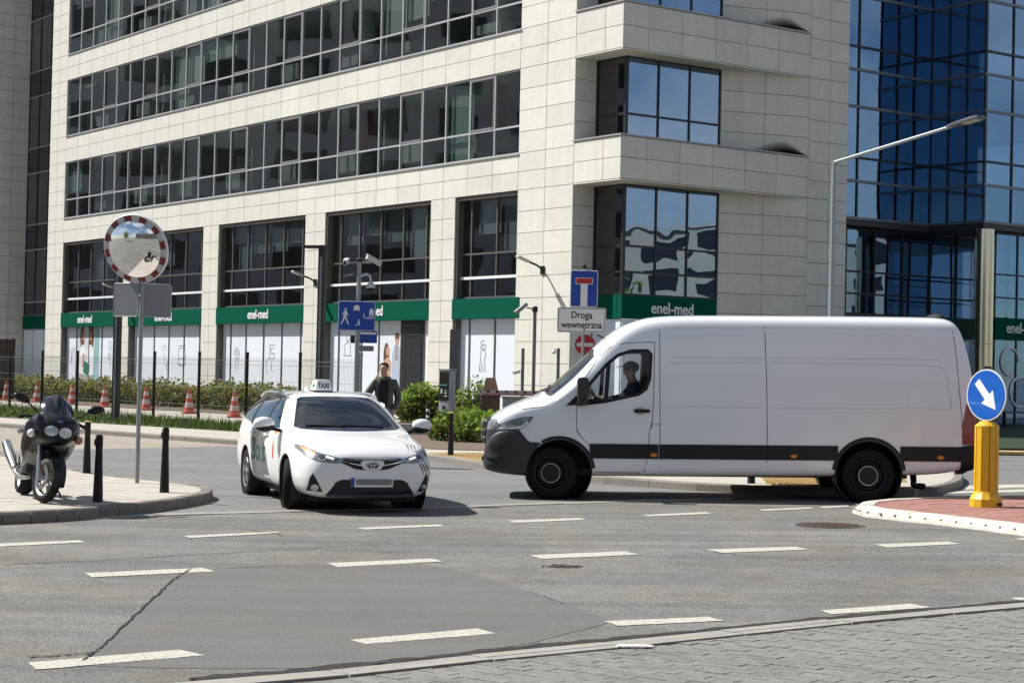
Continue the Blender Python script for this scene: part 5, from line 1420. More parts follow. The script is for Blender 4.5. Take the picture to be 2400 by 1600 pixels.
        # shut lines
        for pts in ([(-1.475, .34), (-1.475, 1.0), (-1.47, 1.8), (-1.465, 2.44)], [(-2.94, .34), (-2.94, 1.0), (-2.93, 1.7), (-2.915, 2.2), (-2.90, 2.5)], [(-.335, 1.29), (-.335, .94), (-.42, .84), (-.52, .74), (-.565, .45), (-.58, .40)], [(-.60, .378), (-1.22, .378)], [(-1.245, .39), (-1.27, .42), (-1.31, .60), (-1.33, .95), (-1.365, 1.03), (-1.385, 1.40), (-1.395, 1.9), (-1.40, 2.16)], [(-1.40, 2.165), (-1.30, 2.165), (-1.0, 2.15), (-.80, 2.10), (-.62, 1.93), (-.40, 1.60), (-.34, 1.42)],
                    [(-1.40, 1.04), (-1.475, 1.04)], [(-5.47, 2.46), (-5.52, 2.1), (-5.56, 1.6), (-5.60, 1.1), (-5.61, .8)], [(.62, 1.20), (.30, 1.245), (.10, 1.27), (-.03, 1.35), (-.07, 1.44)]):
            patch('shut_line', bv, strip_poly(pts, .009), a, M_GAP, t, .0012, .12, .004)
        # pressed panel edges
        gl = mat('pressed_edge', (.61, .62, .645), .5)
        for pts in ([(-1.6, 1.88), (-2.85, 1.90)], [(-3.0, 1.90), (-5.2, 1.875), (-5.33, 1.85), (-5.40, 1.7), (-5.46, 1.32), (-5.44, 1.29), (-3.0, 1.275)], [(-1.6, 1.96), (-5.3, 1.96)], [(-1.6, 1.29), (-2.85, 1.28)]):
            patch('pressed_edge', bv, strip_poly(pts, .012), a, gl, t, .0015, .15, .002)
        hd_ = patch('door_handle', bv, rrect(-1.335, -1.115, 1.20, 1.245, .02), a, M_PLAST, t, .035, .05, .035)
        patch('handle_recess', bv, ell(-1.20, 1.222, .075, .05, 18), a, mat('recess_grey', (.42, .43, .44), .5), t, .003, .04, .002)
        # side glazing and its black surround
        patch('window_surround', bv, [(-.185, 1.285), (-.40, 1.50), (-.485, 1.60), (-.49, 1.56), (-.34, 1.36), (-.36, 1.335), (-.74, 1.375), (-.735, 1.345), (-.5, 1.31)], a, M_PLAST, t, .006, .06, .02)
        patch('window_surround', bv, strip_poly([(-.30, 1.33), (-.50, 1.575), (-.74, 1.855), (-.90, 1.985), (-1.08, 2.045), (-1.305, 2.05), (-1.35, 2.0), (-1.33, 1.66), (-1.28, 1.52), (-1.18, 1.45), (-.74, 1.35), (-.34, 1.30)], .042), a, M_PLAST, t, .006, .06, .03)
        patch('window_divider', bv, [(-.70, 1.345), (-.76, 1.36), (-.80, 1.93), (-.74, 1.87)], a, M_PLAST, t, .007, .06, .03)
        wg = patch('side_window', bv, side_win, a, M_AUTOGL, t, -.008, .12, 0)
        # door mirror
        mr = thing('door_mirror', None, None, (-.40, s * 1.02, 1.33), 0); mr.parent = t
        MB().box(-.09, .07, s * .06, s * .26, .05, .35).build('shell', M_PLASTG, mr, bevel=.05)
        MB().box(-.08, .06, s * .05, s * .25, -.03, .05).bar((0, -s * .06, .0), (0, s * .1, .02), .08, .05).build('foot', M_PLASTG, mr, bevel=.015)
        MB().add([(-.095, s * .08, .07), (-.095, s * .24, .07), (-.095, s * .24, .33), (-.095, s * .08, .33)], [(0, 1, 2, 3)]).build('mirror_glass', M_CHR, mr)
        # tail lamp
        patch('tail_lamp', bv, [(-5.60, .80), (-5.80, .80), (-5.80, 1.30), (-5.74, 1.36), (-5.66, 1.34), (-5.60, 1.05)], a, M_TAIL, t, .012, .05, .03)
        patch('rear_bumper', bv, [(-5.58, .41), (-5.80, .45), (-5.83, .80), (-5.60, .78)], a, M_PLAST, t, .02, .05, .03)
    patch('rear_bumper', bv, [(-.9, .44), (.9, .44), (.9, .60), (-.9, .60)], 'x-', M_PLAST, t, .05, .1, .05)
    patch('windscreen', bv, [(-.85, 1.41), (-.45, 1.48), (.45, 1.48), (.85, 1.41), (.83, 1.66), (.77, 1.95), (.45, 2.05), (-.45, 2.05), (-.77, 1.95), (-.83, 1.66)], 'x+', M_SCREEN, t, -.004, .06, 0)
    patch('screen_surround', bv, strip_poly([(-.83, 1.43), (-.45, 1.49), (0, 1.50), (.45, 1.49), (.83, 1.43), (.81, 1.66), (.75, 1.95), (.45, 2.04), (0, 2.06), (-.45, 2.04), (-.75, 1.95), (-.81, 1.66), (-.83, 1.44)], .045), 'x+', M_PLAST, t, .003, .06, .01)
    for y0, y1, z1 in ((.55, .05, 1.56), (-.08, -.60, 1.53)):
        h0 = bv.ray_cast(Vector((6, y0, 1.47)), Vector((-1, 0, 0)))[0]; h1 = bv.ray_cast(Vector((6, y1, z1)), Vector((-1, 0, 0)))[0]
        MB().bar(h0 + Vector((.012, 0, .012)), h1 + Vector((.012, 0, .012)), .018, .014).build('wiper', M_PLAST, t)
    patch('bonnet_vent', bv, [(.18, .45), (.40, .45), (.40, .60), (.18, .60)], 'z+', mat('vent_grey', (.35, .36, .37), .5), t, .003, .05, .004)
    MB().sphere((-5.45, 0, 2.57), (.12, .35, .05), 12, 8).build('roof_lamp', M_PLAST, t)
    MB().bar((-.72, .55, 2.22), (-.62, .56, 2.27), .02, .02).build('aerial', M_PLAST, t)
    # cab: seats, wheel, dashboard
    for s in (1, -1):
        MB().box(-1.36, -.86, s * .45 - .24, s * .45 + .24, .62, 1.05).build('seat', M_SEAT, t, bevel=.05)
        MB().box(-1.46, -1.28, s * .45 - .23, s * .45 + .23, 1.0, 1.66).build('seat_back', M_SEAT, t, bevel=.05)
        MB().box(-1.44, -1.32, s * .45 - .13, s * .45 + .13, 1.68, 1.90).build('head_rest', M_SEAT, t, bevel=.04)
    MB().box(-.45, .0, -.88, .88, .95, 1.30).build('dashboard', M_PLASTG, t, bevel=.04)
    MR = Matrix.Translation((-.62, .45, 1.36)) @ Euler((0, math.radians(-62), 0)).to_matrix().to_4x4()
    sw_ = MB().tube([MR @ Vector((.2 * math.cos(a), .2 * math.sin(a), 0)) for a in [2 * PI * i / 24 for i in range(24)]], .016, 8, closed=True)
    for a in (0, 2.1, 4.2): sw_.bar(MR @ Vector((0, 0, 0)), MR @ Vector((.19 * math.cos(a), .19 * math.sin(a), 0)), .03, .015)
    sw_.build('steering_wheel', M_PLAST, t)
    MB().bar(MR @ Vector((0, 0, 0)), (-.35, .45, 1.15), .05).build('steering_column', M_PLAST, t)
    return t
VAN_X, VAN_Y = 0.60, 25.25
VR = math.radians(180 - 0.6)
van = build_van((VAN_X, VAN_Y + .87, gz(VAN_X) + .004), VR)
# ------------------------------------------------------------------ motorcycle (local x forward, front contact at the origin)
def build_motorcycle(loc, rz):
    t = thing('motorcycle', 'black sport touring motorcycle parked on the corner pavement', 'motorcycle', loc, 0)
    t.rotation_euler = Euler((math.radians(-9), 0, rz), 'XYZ'); t.scale = (.96,) * 3
    blk = mat('black_bike_paint', (.006, .006, .008), .30, coat=.15, spec=.3); gry = mat('grey_bike_paint', (.16, .155, .15), .4, coat=.4)
    alu = mat('bike_alloy', (.50, .50, .50), .3, .9); dk = mat('bike_black_metal', (.03, .03, .032), .45, .5)
    steer = math.radians(17)
    def bwheel(name, c, r, w, st):
        o = thing(name, None, None, c, 0); o.parent = t; o.rotation_euler = (0, 0, st)
        rr = r * .73
        MB().lathe([(rr, -w * .35), (r * .86, -w * .5), (r * .95, -w * .36), (r, 0), (r * .95, w * .36), (r * .86, w * .5), (rr, w * .35)], axis='y', n=40, closed=True).build('tyre', M_RUB, o, smooth=60)
        rm = MB().lathe([(rr, -w * .34), (rr * .88, -w * .22), (rr * .88, w * .22), (rr, w * .34), (rr * 1.02, w * .30), (rr * 1.02, -w * .3)], axis='y', n=40, closed=True)
        rm.lathe([(.035, -w * .5), (.035, w * .5)], axis='y', n=14)
        for k in range(3):
            a = 2 * PI * k / 3 + .4
            for da in (-.12, .12): rm.bar((.03 * math.sin(a), 0, .03 * math.cos(a)), (rr * .93 * math.sin(a + da), 0, rr * .93 * math.cos(a + da)), .03, .03, up=(0, 1, 0))
        rm.build('rim', alu, o)
        for s in (1, -1):
            d = MB().lathe([(.15, s * w * .55), (.15, s * (w * .55 + .006)), (.09, s * (w * .55 + .006)), (.09, s * w * .55)], axis='y', n=32, closed=True); d.build('brake_disc', alu, o)
        return o
    fw = bwheel('front_wheel', (0, 0, .305), .305, .12, steer)
    bwheel('rear_wheel', (-1.46, 0, .31), .31, .18, 0)
    SR = Matrix.Rotation(steer, 4, 'Z')
    for s in (1, -1):
        MB().cyl(SR @ Vector((0.0, s * .105, .28)), SR @ Vector((-.10, s * .105, .56)), .030, .030, 14).build('fork_slider', alu, t)
        MB().cyl(SR @ Vector((-.10, s * .105, .56)), SR @ Vector((-.22, s * .105, .92)), .023, .023, 14).build('fork_tube', mat('fork_chrome', (.6, .6, .6), .12, 1), t)
        MB().box(-.10, .0, s * .07 - .02, s * .07 + .02, .33, .45, M=SR).build('brake_caliper', mat('gold_caliper', (.30, .22, .10), .4, .7), t, bevel=.01)
    fen = MB(); vs = []
    for i in range(13):
        a = math.radians(-35 + 150 * i / 12)
        for j in range(5):
            y = (-.078 + .039 * j); rr = .325 + .02 * (1 - abs(y) / .078)
            vs.append(SR @ Vector((rr * math.sin(math.radians(70) - a) , y, .305 + rr * math.cos(math.radians(70) - a))))
    fen.add(vs, [(i * 5 + j, i * 5 + j + 1, (i + 1) * 5 + j + 1, (i + 1) * 5 + j) for i in range(12) for j in range(4)])
    fen.build('front_fender', blk, t)
    FX = [(.20, [(0, .76), (.05, .76), (.09, .80), (.11, .86), (.09, .92), (.05, .96), (0, .97)]),
          (.13, [(0, .69), (.10, .69), (.20, .77), (.23, .87), (.20, .97), (.10, 1.02), (0, 1.03)]),
          (0.0, [(0, .70), (.15, .69), (.26, .79), (.29, .92), (.25, 1.03), (.13, 1.10), (0, 1.115)]),
          (-.16, [(0, .66), (.18, .62), (.31, .74), (.345, .90), (.29, 1.02), (.15, 1.08), (0, 1.09)]),
          (-.34, [(0, .50), (.17, .42), (.31, .60), (.345, .82), (.29, .95), (.16, .99), (0, 1.0)]),
          (-.58, [(0, .32), (.16, .27), (.28, .48), (.29, .74), (.24, .86), (.13, .9), (0, .92)]),
          (-.86, [(0, .30), (.13, .28), (.22, .45), (.21, .66), (.18, .76), (.1, .82), (0, .84)])]
    fm = loft(FX, 'fairing', [blk, gry], 2)
    fv = bvh_of(fm)
    for p in fm.polygons:
        if p.center.z < .58: p.material_index = 1
    link('fairing', fm, t)
    for s in (1, -1):
        patch('headlight', fv, ell(s * .083, .865, .078, .062, 20), 'x+', mat('bike_lamp', (.55, .58, .62), .08, .4, var=.5, scale=30, coat=1), t, .006, .03, .012)
        patch('side_vent', fv, [(-.25, .62), (-.42, .50), (-.5, .62), (-.3, .74)], 'y+' if s > 0 else 'y-', M_PLAST, t, .003, .04, .004)
        sg = MB().sphere((.03, s * .285, .80), (.06, .05, .05), 14, 9); sg.build('turn_signal', mat('bike_signal', (.75, .76, .76), .1, .3) if s < 0 else mat('bike_signal_amber', (.45, .2, .12), .15), t)
        # mirror on its stalk
        mr = thing('rear_view_mirror', None, None, (-.08, s * .24, 1.06), 0); mr.parent = t
        MB().tube([(0, 0, 0), (.01, s * .08, .06), (-.01, s * .15, .11)], [.014, .011, .012], 8).build('stalk', dk, mr)
        MB().sphere((-.01, s * .21, .135), (.05, .105, .055), 16, 10, M=Matrix.Rotation(s * .25, 4, 'X')).build('shell', blk, mr)
        MB().tube([(-.28, s * .10, .98), (-.34, s * .28, 1.0), (-.38, s * .38, .97)], .015, 8).build('handlebar', dk, t)
        MB().tube([(-.36, s * .30, 1.0), (-.38, s * .40, .965)], .02, 8).build('grip', M_RUB, t)
        MB().tube([(-.92, s * .14, .34), (-.92, s * .24, .34)], .014, 6).build('foot_peg', alu, t)
        MB().bar((-1.46, s * .12, .31), (-.85, s * .10, .40), .035, .07).build('swingarm', alu, t)
    # windscreen dome
    vs = []; NU, NV = 12, 10
    for i in range(NV + 1):
        k = i / NV; z = .98 + .33 * k; x = .10 - .30 * k ** 1.2; w = .195 * math.sqrt(max(.02, 1 - (k * .985) ** 6))
        for j in range(NU + 1):
            q = -1 + 2 * j / NU; vs.append((x - .14 * q * q, w * q, z - .03 * q * q * k))
    MB().add(vs, [(i * (NU + 1) + j, i * (NU + 1) + j + 1, (i + 1) * (NU + 1) + j + 1, (i + 1) * (NU + 1) + j) for i in range(NV) for j in range(NU)]).build('windscreen', mat('smoked_screen', (.012, .013, .016), .06, coat=1), t)
    patch('nose_badge', fv, ell(0, .985, .035, .012, 16), 'x+', M_CHR, t, .005, .02, .004)
    # tank, seat, tail, engine, exhaust
    TK = [(-.30, [(0, .80), (.10, .82), (.15, .90), (.13, .98), (.07, 1.02), (0, 1.03)]), (-.48, [(0, .74), (.13, .78), (.19, .90), (.17, 1.0), (.09, 1.05), (0, 1.06)]), (-.68, [(0, .72), (.12, .76), (.17, .86), (.14, .94), (.08, .98), (0, .985)]), (-.82, [(0, .72), (.09, .74), (.12, .80), (.10, .85), (.06, .87), (0, .875)])]
    link('fuel_tank', loft(TK, 'fuel_tank', [blk], 2), t)
    ST = [(-.80, [(0, .74), (.10, .76), (.14, .81), (.11, .84), (.06, .85), (0, .855)]), (-1.1, [(0, .74), (.12, .76), (.16, .82), (.13, .86), (.07, .87), (0, .872)]), (-1.45, [(0, .80), (.10, .82), (.13, .88), (.11, .93), (.06, .945), (0, .95)])]
    link('seat', loft(ST, 'seat', [M_RUB], 2), t)
    TL = [(-1.0, [(0, .66), (.12, .68), (.17, .74), (.14, .79), (.08, .80), (0, .80)]), (-1.45, [(0, .74), (.11, .76), (.15, .84), (.12, .90), (.06, .91), (0, .91)]), (-1.82, [(0, .86), (.05, .87), (.08, .91), (.07, .94), (.04, .95), (0, .955)])]
    link('tail_unit', loft(TL, 'tail_unit', [blk], 2), t)
    MB().box(-.85, -.42, -.2, .2, .30, .70).build('engine', dk, t, bevel=.04)
    MB().tube([(-.55, -.12, .26), (-.8, -.17, .23), (-1.05, -.2, .27), (-1.15, -.21, .34)], .028, 10).build('exhaust_pipe', alu, t)
    MB().tube([(-1.12, -.21, .32), (-1.35, -.25, .46), (-1.72, -.27, .60)], [.045, .066, .06], 14).build('exhaust_silencer', mat('silencer_steel', (.62, .60, .56), .22, 1), t)
    MB().tube([(-.75, .14, .30), (-.80, .34, .10), (-.80, .37, -.055 + .03)], .014, 8).build('side_stand', dk, t)
    MB().cyl((-1.35, -.2, .78), (-1.40, -.16, .80), .03).build('grab_handle', alu, t)
    return t
bf = G(99, 1178, .13)
moto = build_motorcycle((bf.x, bf.y, .131), math.radians(-66))

# ------------------------------------------------------------------ people
def skin_body(joints, edges, regions, mats, sub=2):
    """joints: name -> (pos, radius or (rx, ry)); edges between names; regions: edge -> material index"""
    names = list(joints); idx = {n: i for i, n in enumerate(names)}
    bm = bmesh.new(); lay = bm.verts.layers.skin.verify()
    for n in names:
        v = bm.verts.new(joints[n][0]); r = joints[n][1]; v[lay].radius = r if isinstance(r, tuple) else (r, r)
        v[lay].use_root = (n == names[0])
    bm.verts.ensure_lookup_table()
    for a, b in edges: bm.edges.new((bm.verts[idx[a]], bm.verts[idx[b]]))
    me = bpy.data.meshes.new('body'); bm.to_mesh(me); bm.free()
    o = tmp(me); o.modifiers.new('k', 'SKIN'); s = o.modifiers.new('s', 'SUBSURF'); s.levels = sub; s.render_levels = sub
    r = evaluated(o); bpy.data.objects.remove(o)
    r.materials.clear()
    for m in mats: r.materials.append(m)
    segs = [(Vector(joints[a][0]), Vector(joints[b][0]), regions.get((a, b), 0)) for a, b in edges]
    for p in r.polygons:
        best = None
        for a, b, k in segs:
            ab = b - a; q = max(0, min(1, (p.center - a).dot(ab) / max(ab.length_squared, 1e-9))); d = (p.center - a - ab * q).length
            if best is None or d < best[0]: best = (d, k)
        p.material_index = best[1]
    r.shade_smooth()
    return r
def hand(joints, edges, regions, pre, wrist, direction, palm_n, scale=1.0, curl=.5, mi=1):
    """five fingers rooted in the palm; all part of the same body"""
    d = Vector(direction).normalized(); n = Vector(palm_n).normalized(); s = d.cross(n).normalized(); w = Vector(wrist)
    joints[pre + 'palm'] = (w + d * .05 * scale, (.036, .022)); edges.append((pre + 'wrist', pre + 'palm')); regions[(pre + 'wrist', pre + 'palm')] = mi
    for k, (o, L) in enumerate(((-.028, .062), (-.010, .075), (.010, .080), (.028, .070))):
        a = w + d * .085 * scale + s * o * scale; b = a + (d * .75 + n * curl * .6).normalized() * L * .55 * scale; c = b + (d * .5 + n * curl * 1.3).normalized() * L * .5 * scale
        for nm, q, r in (('f%da' % k, a, .011), ('f%db' % k, b, .009), ('f%dc' % k, c, .008)): joints[pre + nm] = (q, r)
        for e in ((pre + 'palm', pre + 'f%da' % k), (pre + 'f%da' % k, pre + 'f%db' % k), (pre + 'f%db' % k, pre + 'f%dc' % k)): edges.append(e); regions[e] = mi
    a = w + d * .035 * scale + s * -.035 * scale; b = a + (d * .6 - s * .8 + n * .3).normalized() * .045 * scale
    joints[pre + 't1'] = (a, .012); joints[pre + 't2'] = (b, .010)
    for e in ((pre + 'palm', pre + 't1'), (pre + 't1', pre + 't2')): edges.append(e); regions[e] = mi
def person(name, label, loc, rz, J, hands, mats, hair=True, scale=1.0, extra=None, torso=2):
    """J: joint positions; mats: shoes, skin, trousers, jacket"""
    t = thing(name, label, 'person', loc, rz); t.scale = (scale,) * 3
    joints = {}; E_ = []; Rg = {}
    rad = dict(pelvis=(.175, .135), waist=(.18, .14), chest=(.205, .15), collar=(.12, .10), neck=.058, jaw=(.066, .075), head=(.080, .098), crown=(.060, .075), brow=(.03, .03),
               lsh=.092, lel=.070, lwrist=.040, rsh=.092, rel=.070, rwrist=.040, lhip=.098, lkn=.066, lank=.046, lheel=.05, ltoe=(.048, .042), rhip=.098, rkn=.066, rank=.046, rheel=.05, rtoe=(.048, .042))
    for k, v in J.items():
        if k in rad: joints[k] = (Vector(v), rad[k])
    def e(a, b, m): E_.append((a, b)); Rg[(a, b)] = m
    e('pelvis', 'waist', 3); e('waist', 'chest', 3); e('chest', 'collar', 3); e('collar', 'neck', 1); e('neck', 'jaw', 1); e('jaw', 'head', 1); e('head', 'crown', 1)
    for s in 'lr':
        e('chest', s + 'sh', 3); e(s + 'sh', s + 'el', 3); e(s + 'el', s + 'wrist', 3)
        e('pelvis', s + 'hip', 2); e(s + 'hip', s + 'kn', 2); e(s + 'kn', s + 'ank', 2); e(s + 'ank', s + 'heel', 0); e(s + 'heel', s + 'toe', 0)
    for s in 'lr':
        if s in hands: hand(joints, E_, Rg, s, J[s + 'wrist'], *hands[s])
    body = skin_body(joints, E_, Rg, mats)
    # face: pull out the nose and brow on the continuous surface
    hd_, fw = Vector(J['head']), Vector(J.get('face', (0, -1, 0))).normalized()
    sd = fw.cross(Vector((0, 0, 1))).normalized()
    for v in body.vertices:
        q = v.co - hd_; f, s_, z = q.dot(fw), q.dot(sd), q.z
        if f > .03 and abs(s_) < .028 and -.06 < z < .02: v.co += fw * .022 * (1 - abs(s_) / .028)
        if f > .03 and abs(z - .012) < .016 and .015 < abs(s_) < .05: v.co -= fw * .008
    link('body', body, t)
    for s_ in (1, -1):
        MB().sphere(hd_ + fw * .078 + sd * .032 * s_ + Vector((0, 0, .012)), (.011, .011, .007), 8, 6).build('eye', mat('dark_eye', (.02, .015, .012), .2), t)
    for s_ in (1, -1): MB().sphere(hd_ + sd * .084 * s_ - fw * .005 + Vector((0, 0, -.005)), (.016, .022, .032), 8, 6).build('ear', mats[1], t)
    MB().sphere(hd_ + fw * .082 + Vector((0, 0, -.052)), (.022, .022, .006), 8, 6).build('mouth', mat('lips', (.32, .13, .11), .5), t)
    if hair:
        hm = MB(); c = hd_ - fw * .018 + Vector((0, 0, .035)); hm.sphere(c, (.088, .098, .080), 18, 12)
        hm = hm.mesh('hair', mat('dark_hair', (.02, .015, .012), .7), 60)
        for v in hm.vertices:
            q = v.co - c
            if q.dot(fw) > .03 and q.z < .045: v.co -= fw * (q.dot(fw) - .03) * 1.0
            if q.z < -.03: v.co = c + Vector((q.x * .8, q.y * .8, -.03 + (q.z + .03) * .5))
        link('hair', hm, t)
    return t
M_SKIN = mat('skin', (.42, .26, .19), .55); M_SHOE = mat('black_leather', (.012, .012, .013), .3, coat=.3)
M_JACK = mat('olive_quilted_jacket', (.050, .055, .045), .55, var=.25, scale=16, bump=.7, bscale=22); M_DARKT = mat('black_pullover', (.010, .010, .011), .9); M_TROU = mat('grey_trousers', (.085, .078, .068), .9, var=.1, scale=12)
stand = dict(pelvis=(0, 0, .97), waist=(0, -.01, 1.12), chest=(0, 0, 1.33), collar=(0, .01, 1.46), neck=(0, 0, 1.52), jaw=(-.01, -.03, 1.585), head=(-.015, -.025, 1.655), crown=(-.01, -.005, 1.72), face=(-.45, -1, .15),
             lsh=(.185, .01, 1.385), lel=(.265, .05, 1.12), lwrist=(.20, -.10, .90), rsh=(-.185, .0, 1.385), rel=(-.31, -.08, 1.15), rwrist=(-.14, -.17, 1.44),
             lhip=(.095, 0, .92), lkn=(.11, -.02, .50), lank=(.12, .02, .09), lheel=(.12, .04, .05), ltoe=(.14, -.15, .035), rhip=(-.095, 0, .92), rkn=(-.11, -.02, .50), rank=(-.13, .03, .09), rheel=(-.13, .05, .05), rtoe=(-.16, -.14, .035))
mp_ = at(898, 1010, 33.5)
man = person('person', 'man in dark quilted jacket raising a hand to his face behind the taxi', (mp_.x, 33.5, .13), math.radians(0), stand, {'l': ((-.2, -.3, -.9), (-.9, .2, 0)), 'r': ((.25, .05, .95), (.6, .6, 0), .9, .6)}, [M_SHOE, M_SKIN, M_TROU, M_JACK])
MB().add([(-.065, -.135, 1.45), (.065, -.135, 1.45), (.085, -.172, 1.30), (.085, -.172, 1.05), (.06, -.155, .96), (-.06, -.155, .96), (-.085, -.172, 1.05), (-.085, -.172, 1.30)] + [(x, -.05, z) for x, z in ((-.065, 1.47), (.065, 1.47), (.085, 1.30), (.075, 1.05), (.05, .98), (-.05, .98), (-.075, 1.05), (-.085, 1.30))], [tuple(range(8))] + [(i, (i + 1) % 8, 8 + (i + 1) % 8, 8 + i) for i in range(8)]).build('pullover_front', M_DARKT, man)
MB().tube([(.09 * math.cos(a), .015 + .085 * math.sin(a), 1.475) for a in [2 * PI * i / 16 for i in range(16)]], .03, 8, closed=True).build('collar', M_JACK, man)
# driver in the van cab
drive = dict(pelvis=(0, 0, .60), waist=(0, .02, .76), chest=(0, .02, .98), collar=(0, 0, 1.12), neck=(0, -.02, 1.18), jaw=(0, -.05, 1.245), head=(0, -.045, 1.315), crown=(0, -.02, 1.38), face=(0, -1, 0),
             lsh=(.20, 0, 1.06), lel=(.25, -.18, .84), lwrist=(.16, -.42, .90), rsh=(-.20, 0, 1.06), rel=(-.25, -.18, .84), rwrist=(-.16, -.42, .90),
             lhip=(.10, 0, .58), lkn=(.14, -.45, .62), lank=(.14, -.62, .24), lheel=(.14, -.60, .20), ltoe=(.14, -.78, .18), rhip=(-.10, 0, .58), rkn=(-.14, -.45, .62), rank=(-.14, -.62, .24), rheel=(-.14, -.60, .20), rtoe=(-.14, -.78, .18))
dvp = van.matrix_basis @ Vector((-1.12, .45, .44)) if False else Matrix.Translation(van.location) @ van.rotation_euler.to_matrix().to_4x4() @ Vector((-1.12, .45, .47))
drv = person('person', 'driver in dark cap and navy top at the wheel of the white van', dvp, math.radians(-90), drive, {'l': ((-.3, -.8, .3), (0, 0, -1)), 'r': ((.3, -.8, .3), (0, 0, -1))}, [M_SHOE, M_SKIN, mat('jeans', (.03, .04, .07), .9), mat('navy_top', (.014, .018, .04), .9)], hair=True)
capm = MB().sphere((0, -.035, 1.355), (.105, .115, .085), 18, 12)
capm.add([(-.075, -.13, 1.365), (.075, -.13, 1.365), (.055, -.225, 1.345), (0, -.24, 1.343), (-.055, -.225, 1.345)] + [(-.075, -.13, 1.378), (.075, -.13, 1.378), (.055, -.225, 1.355), (0, -.24, 1.353), (-.055, -.225, 1.355)], [(4, 3, 2, 1, 0), (5, 6, 7, 8, 9)] + [(i, (i + 1) % 5, 5 + (i + 1) % 5, 5 + i) for i in range(5)])
capm.build('cap', mat('dark_cap', (.018, .018, .02), .8), drv)
# pedestrian whose boots show below the van
wp = G(2150, 1146, .124)
walkp = dict(stand); walkp.update(lank=(.10, .22, .12), lheel=(.10, .26, .09), ltoe=(.10, .10, .04), lkn=(.10, .0, .52), rank=(-.10, -.16, .09), rheel=(-.10, -.14, .05), rtoe=(-.10, -.34, .035), rkn=(-.10, -.10, .50), rel=(-.26, .03, 1.14), rwrist=(-.24, -.10, .93), face=(0, -1, 0), jaw=(0, -.03, 1.585), head=(0, -.025, 1.655), crown=(0, -.005, 1.72))
person('person', 'pedestrian in black boots walking on the pavement behind the van', (wp.x - .2, wp.y + .15, gz(wp.x) + .125), math.radians(90), walkp, {'l': ((0, -.1, -1), (-1, 0, 0)), 'r': ((0, -.1, -1), (1, 0, 0))}, [M_SHOE, M_SKIN, mat('black_trousers', (.014, .014, .016), .9), mat('grey_coat', (.12, .12, .125), .9)])
# ------------------------------------------------------------------ street furniture
M_GALV = mat('galvanised_steel', (.27, .285, .29), .5, .45, var=.12, scale=14)
M_DPOLE = mat('anthracite_pole', (.018, .018, .019), .5, .3)
M_BBLK = mat('black_bollard_paint', (.008, .008, .009), .5, var=.2, scale=18, spec=.3)
M_SBLUE = mat('sign_blue', (.004, .045, .30), .35, coat=.3)
M_SWHITE = mat('sign_white', (.68, .69, .68), .45)
M_SRED = mat('sign_red', (.40, .012, .015), .4)
M_SBACK = mat('sign_back_grey', (.20, .21, .22), .5, .4, var=.05, scale=4)
M_MIRROR = mat('mirror_face', (.86, .86, .86), .015, 1.0)
def flat_plate(poly, t0, t1, M): return MB().prism(poly, t0, t1, M)
def vert(p, px_base=None): return p
def front(loc, yaw):
    """sign frame: local x to the reader's right, local y up, local z towards the reader; yaw 0 faces the camera side (-y)"""
    x = Vector((math.cos(yaw), math.sin(yaw), 0)); return basis(loc, x, (0, 0, 1))
# traffic mirror with two sign backs
mb_ = G(321, 1131, .13)
tm_ = thing('traffic_mirror', 'round convex traffic mirror with red and white rim on a grey post', 'mirror', (mb_.x, mb_.y, .131))
MB().cyl((0, 0, 0), (0, 0, 3.0), .030, .030, 16).build('post', M_GALV, tm_)
MF = front((-.02, -.10, 3.425), math.radians(-16)) @ Matrix.Rotation(math.radians(-6), 4, 'X') if False else front((-.075, -.11, 3.19), math.radians(-17)) @ Matrix.Rotation(math.radians(16), 4, 'X')
R_, r_in = .475, .39
MB().lathe([(R_ - .02, -.06), (R_ + .006, -.03), (R_ + .006, .012), (R_, .02), (R_ - .02, .02)], axis='z', n=48, M=MF).build('rim_shell', mat('rim_white_shell', (.60, .61, .61), .5), tm_)
for k in range(24):
    a0, a1 = 2 * PI * (k + .02) / 24, 2 * PI * (k + .98) / 24; vs = []
    for i in range(5):
        a = a0 + (a1 - a0) * i / 4
        for r, h in ((r_in, .032), (R_ - .008, .021)): vs.append(MF @ Vector((r * math.cos(a), r * math.sin(a), h)))
    MB().add(vs, [(2 * i, 2 * i + 1, 2 * i + 3, 2 * i + 2) for i in range(4)]).build('rim_segment', mat('rim_red', (.17, .022, .026), .55) if k % 2 == 0 else mat('rim_white', (.46, .47, .47), .55), tm_, smooth=0)
prof = [(r_in * math.sin(q) / math.sin(.62), .035 + (math.cos(q) - math.cos(.62)) * r_in / math.sin(.62) * .85) for q in [.62 * (1 - i / 10) for i in range(11)]]
MB().lathe(prof, axis='z', n=48, M=MF).build('mirror_glass', M_MIRROR, tm_, smooth=80)
MB().tube([(0, 0, 2.95), (0, -.03, 3.2), (0, -.06, 3.32)], .022, 8).build('bracket', M_GALV, tm_)
for s, yaw in ((-1, math.radians(-33)), (1, math.radians(30))):
    M = front((s * .21, -.04 + .0, 2.56), yaw * 1.0)
    M = front((s * .205 - .035, .035 + .09, 2.50), math.radians(28) * s)
    o = MB().prism(rrect(-.215, .215, -.225, .225, .03), -.012, .008, M).build('sign_plate', M_SBACK, tm_, smooth=0)
    MB().tube([M @ Vector((x, y, .004)) for x, y in rrect(-.215, .215, -.225, .225, .03)], .008, 6, closed=True).build('plate_rim', mat('plate_rim_grey', (.33, .34, .35), .5, .3), o)
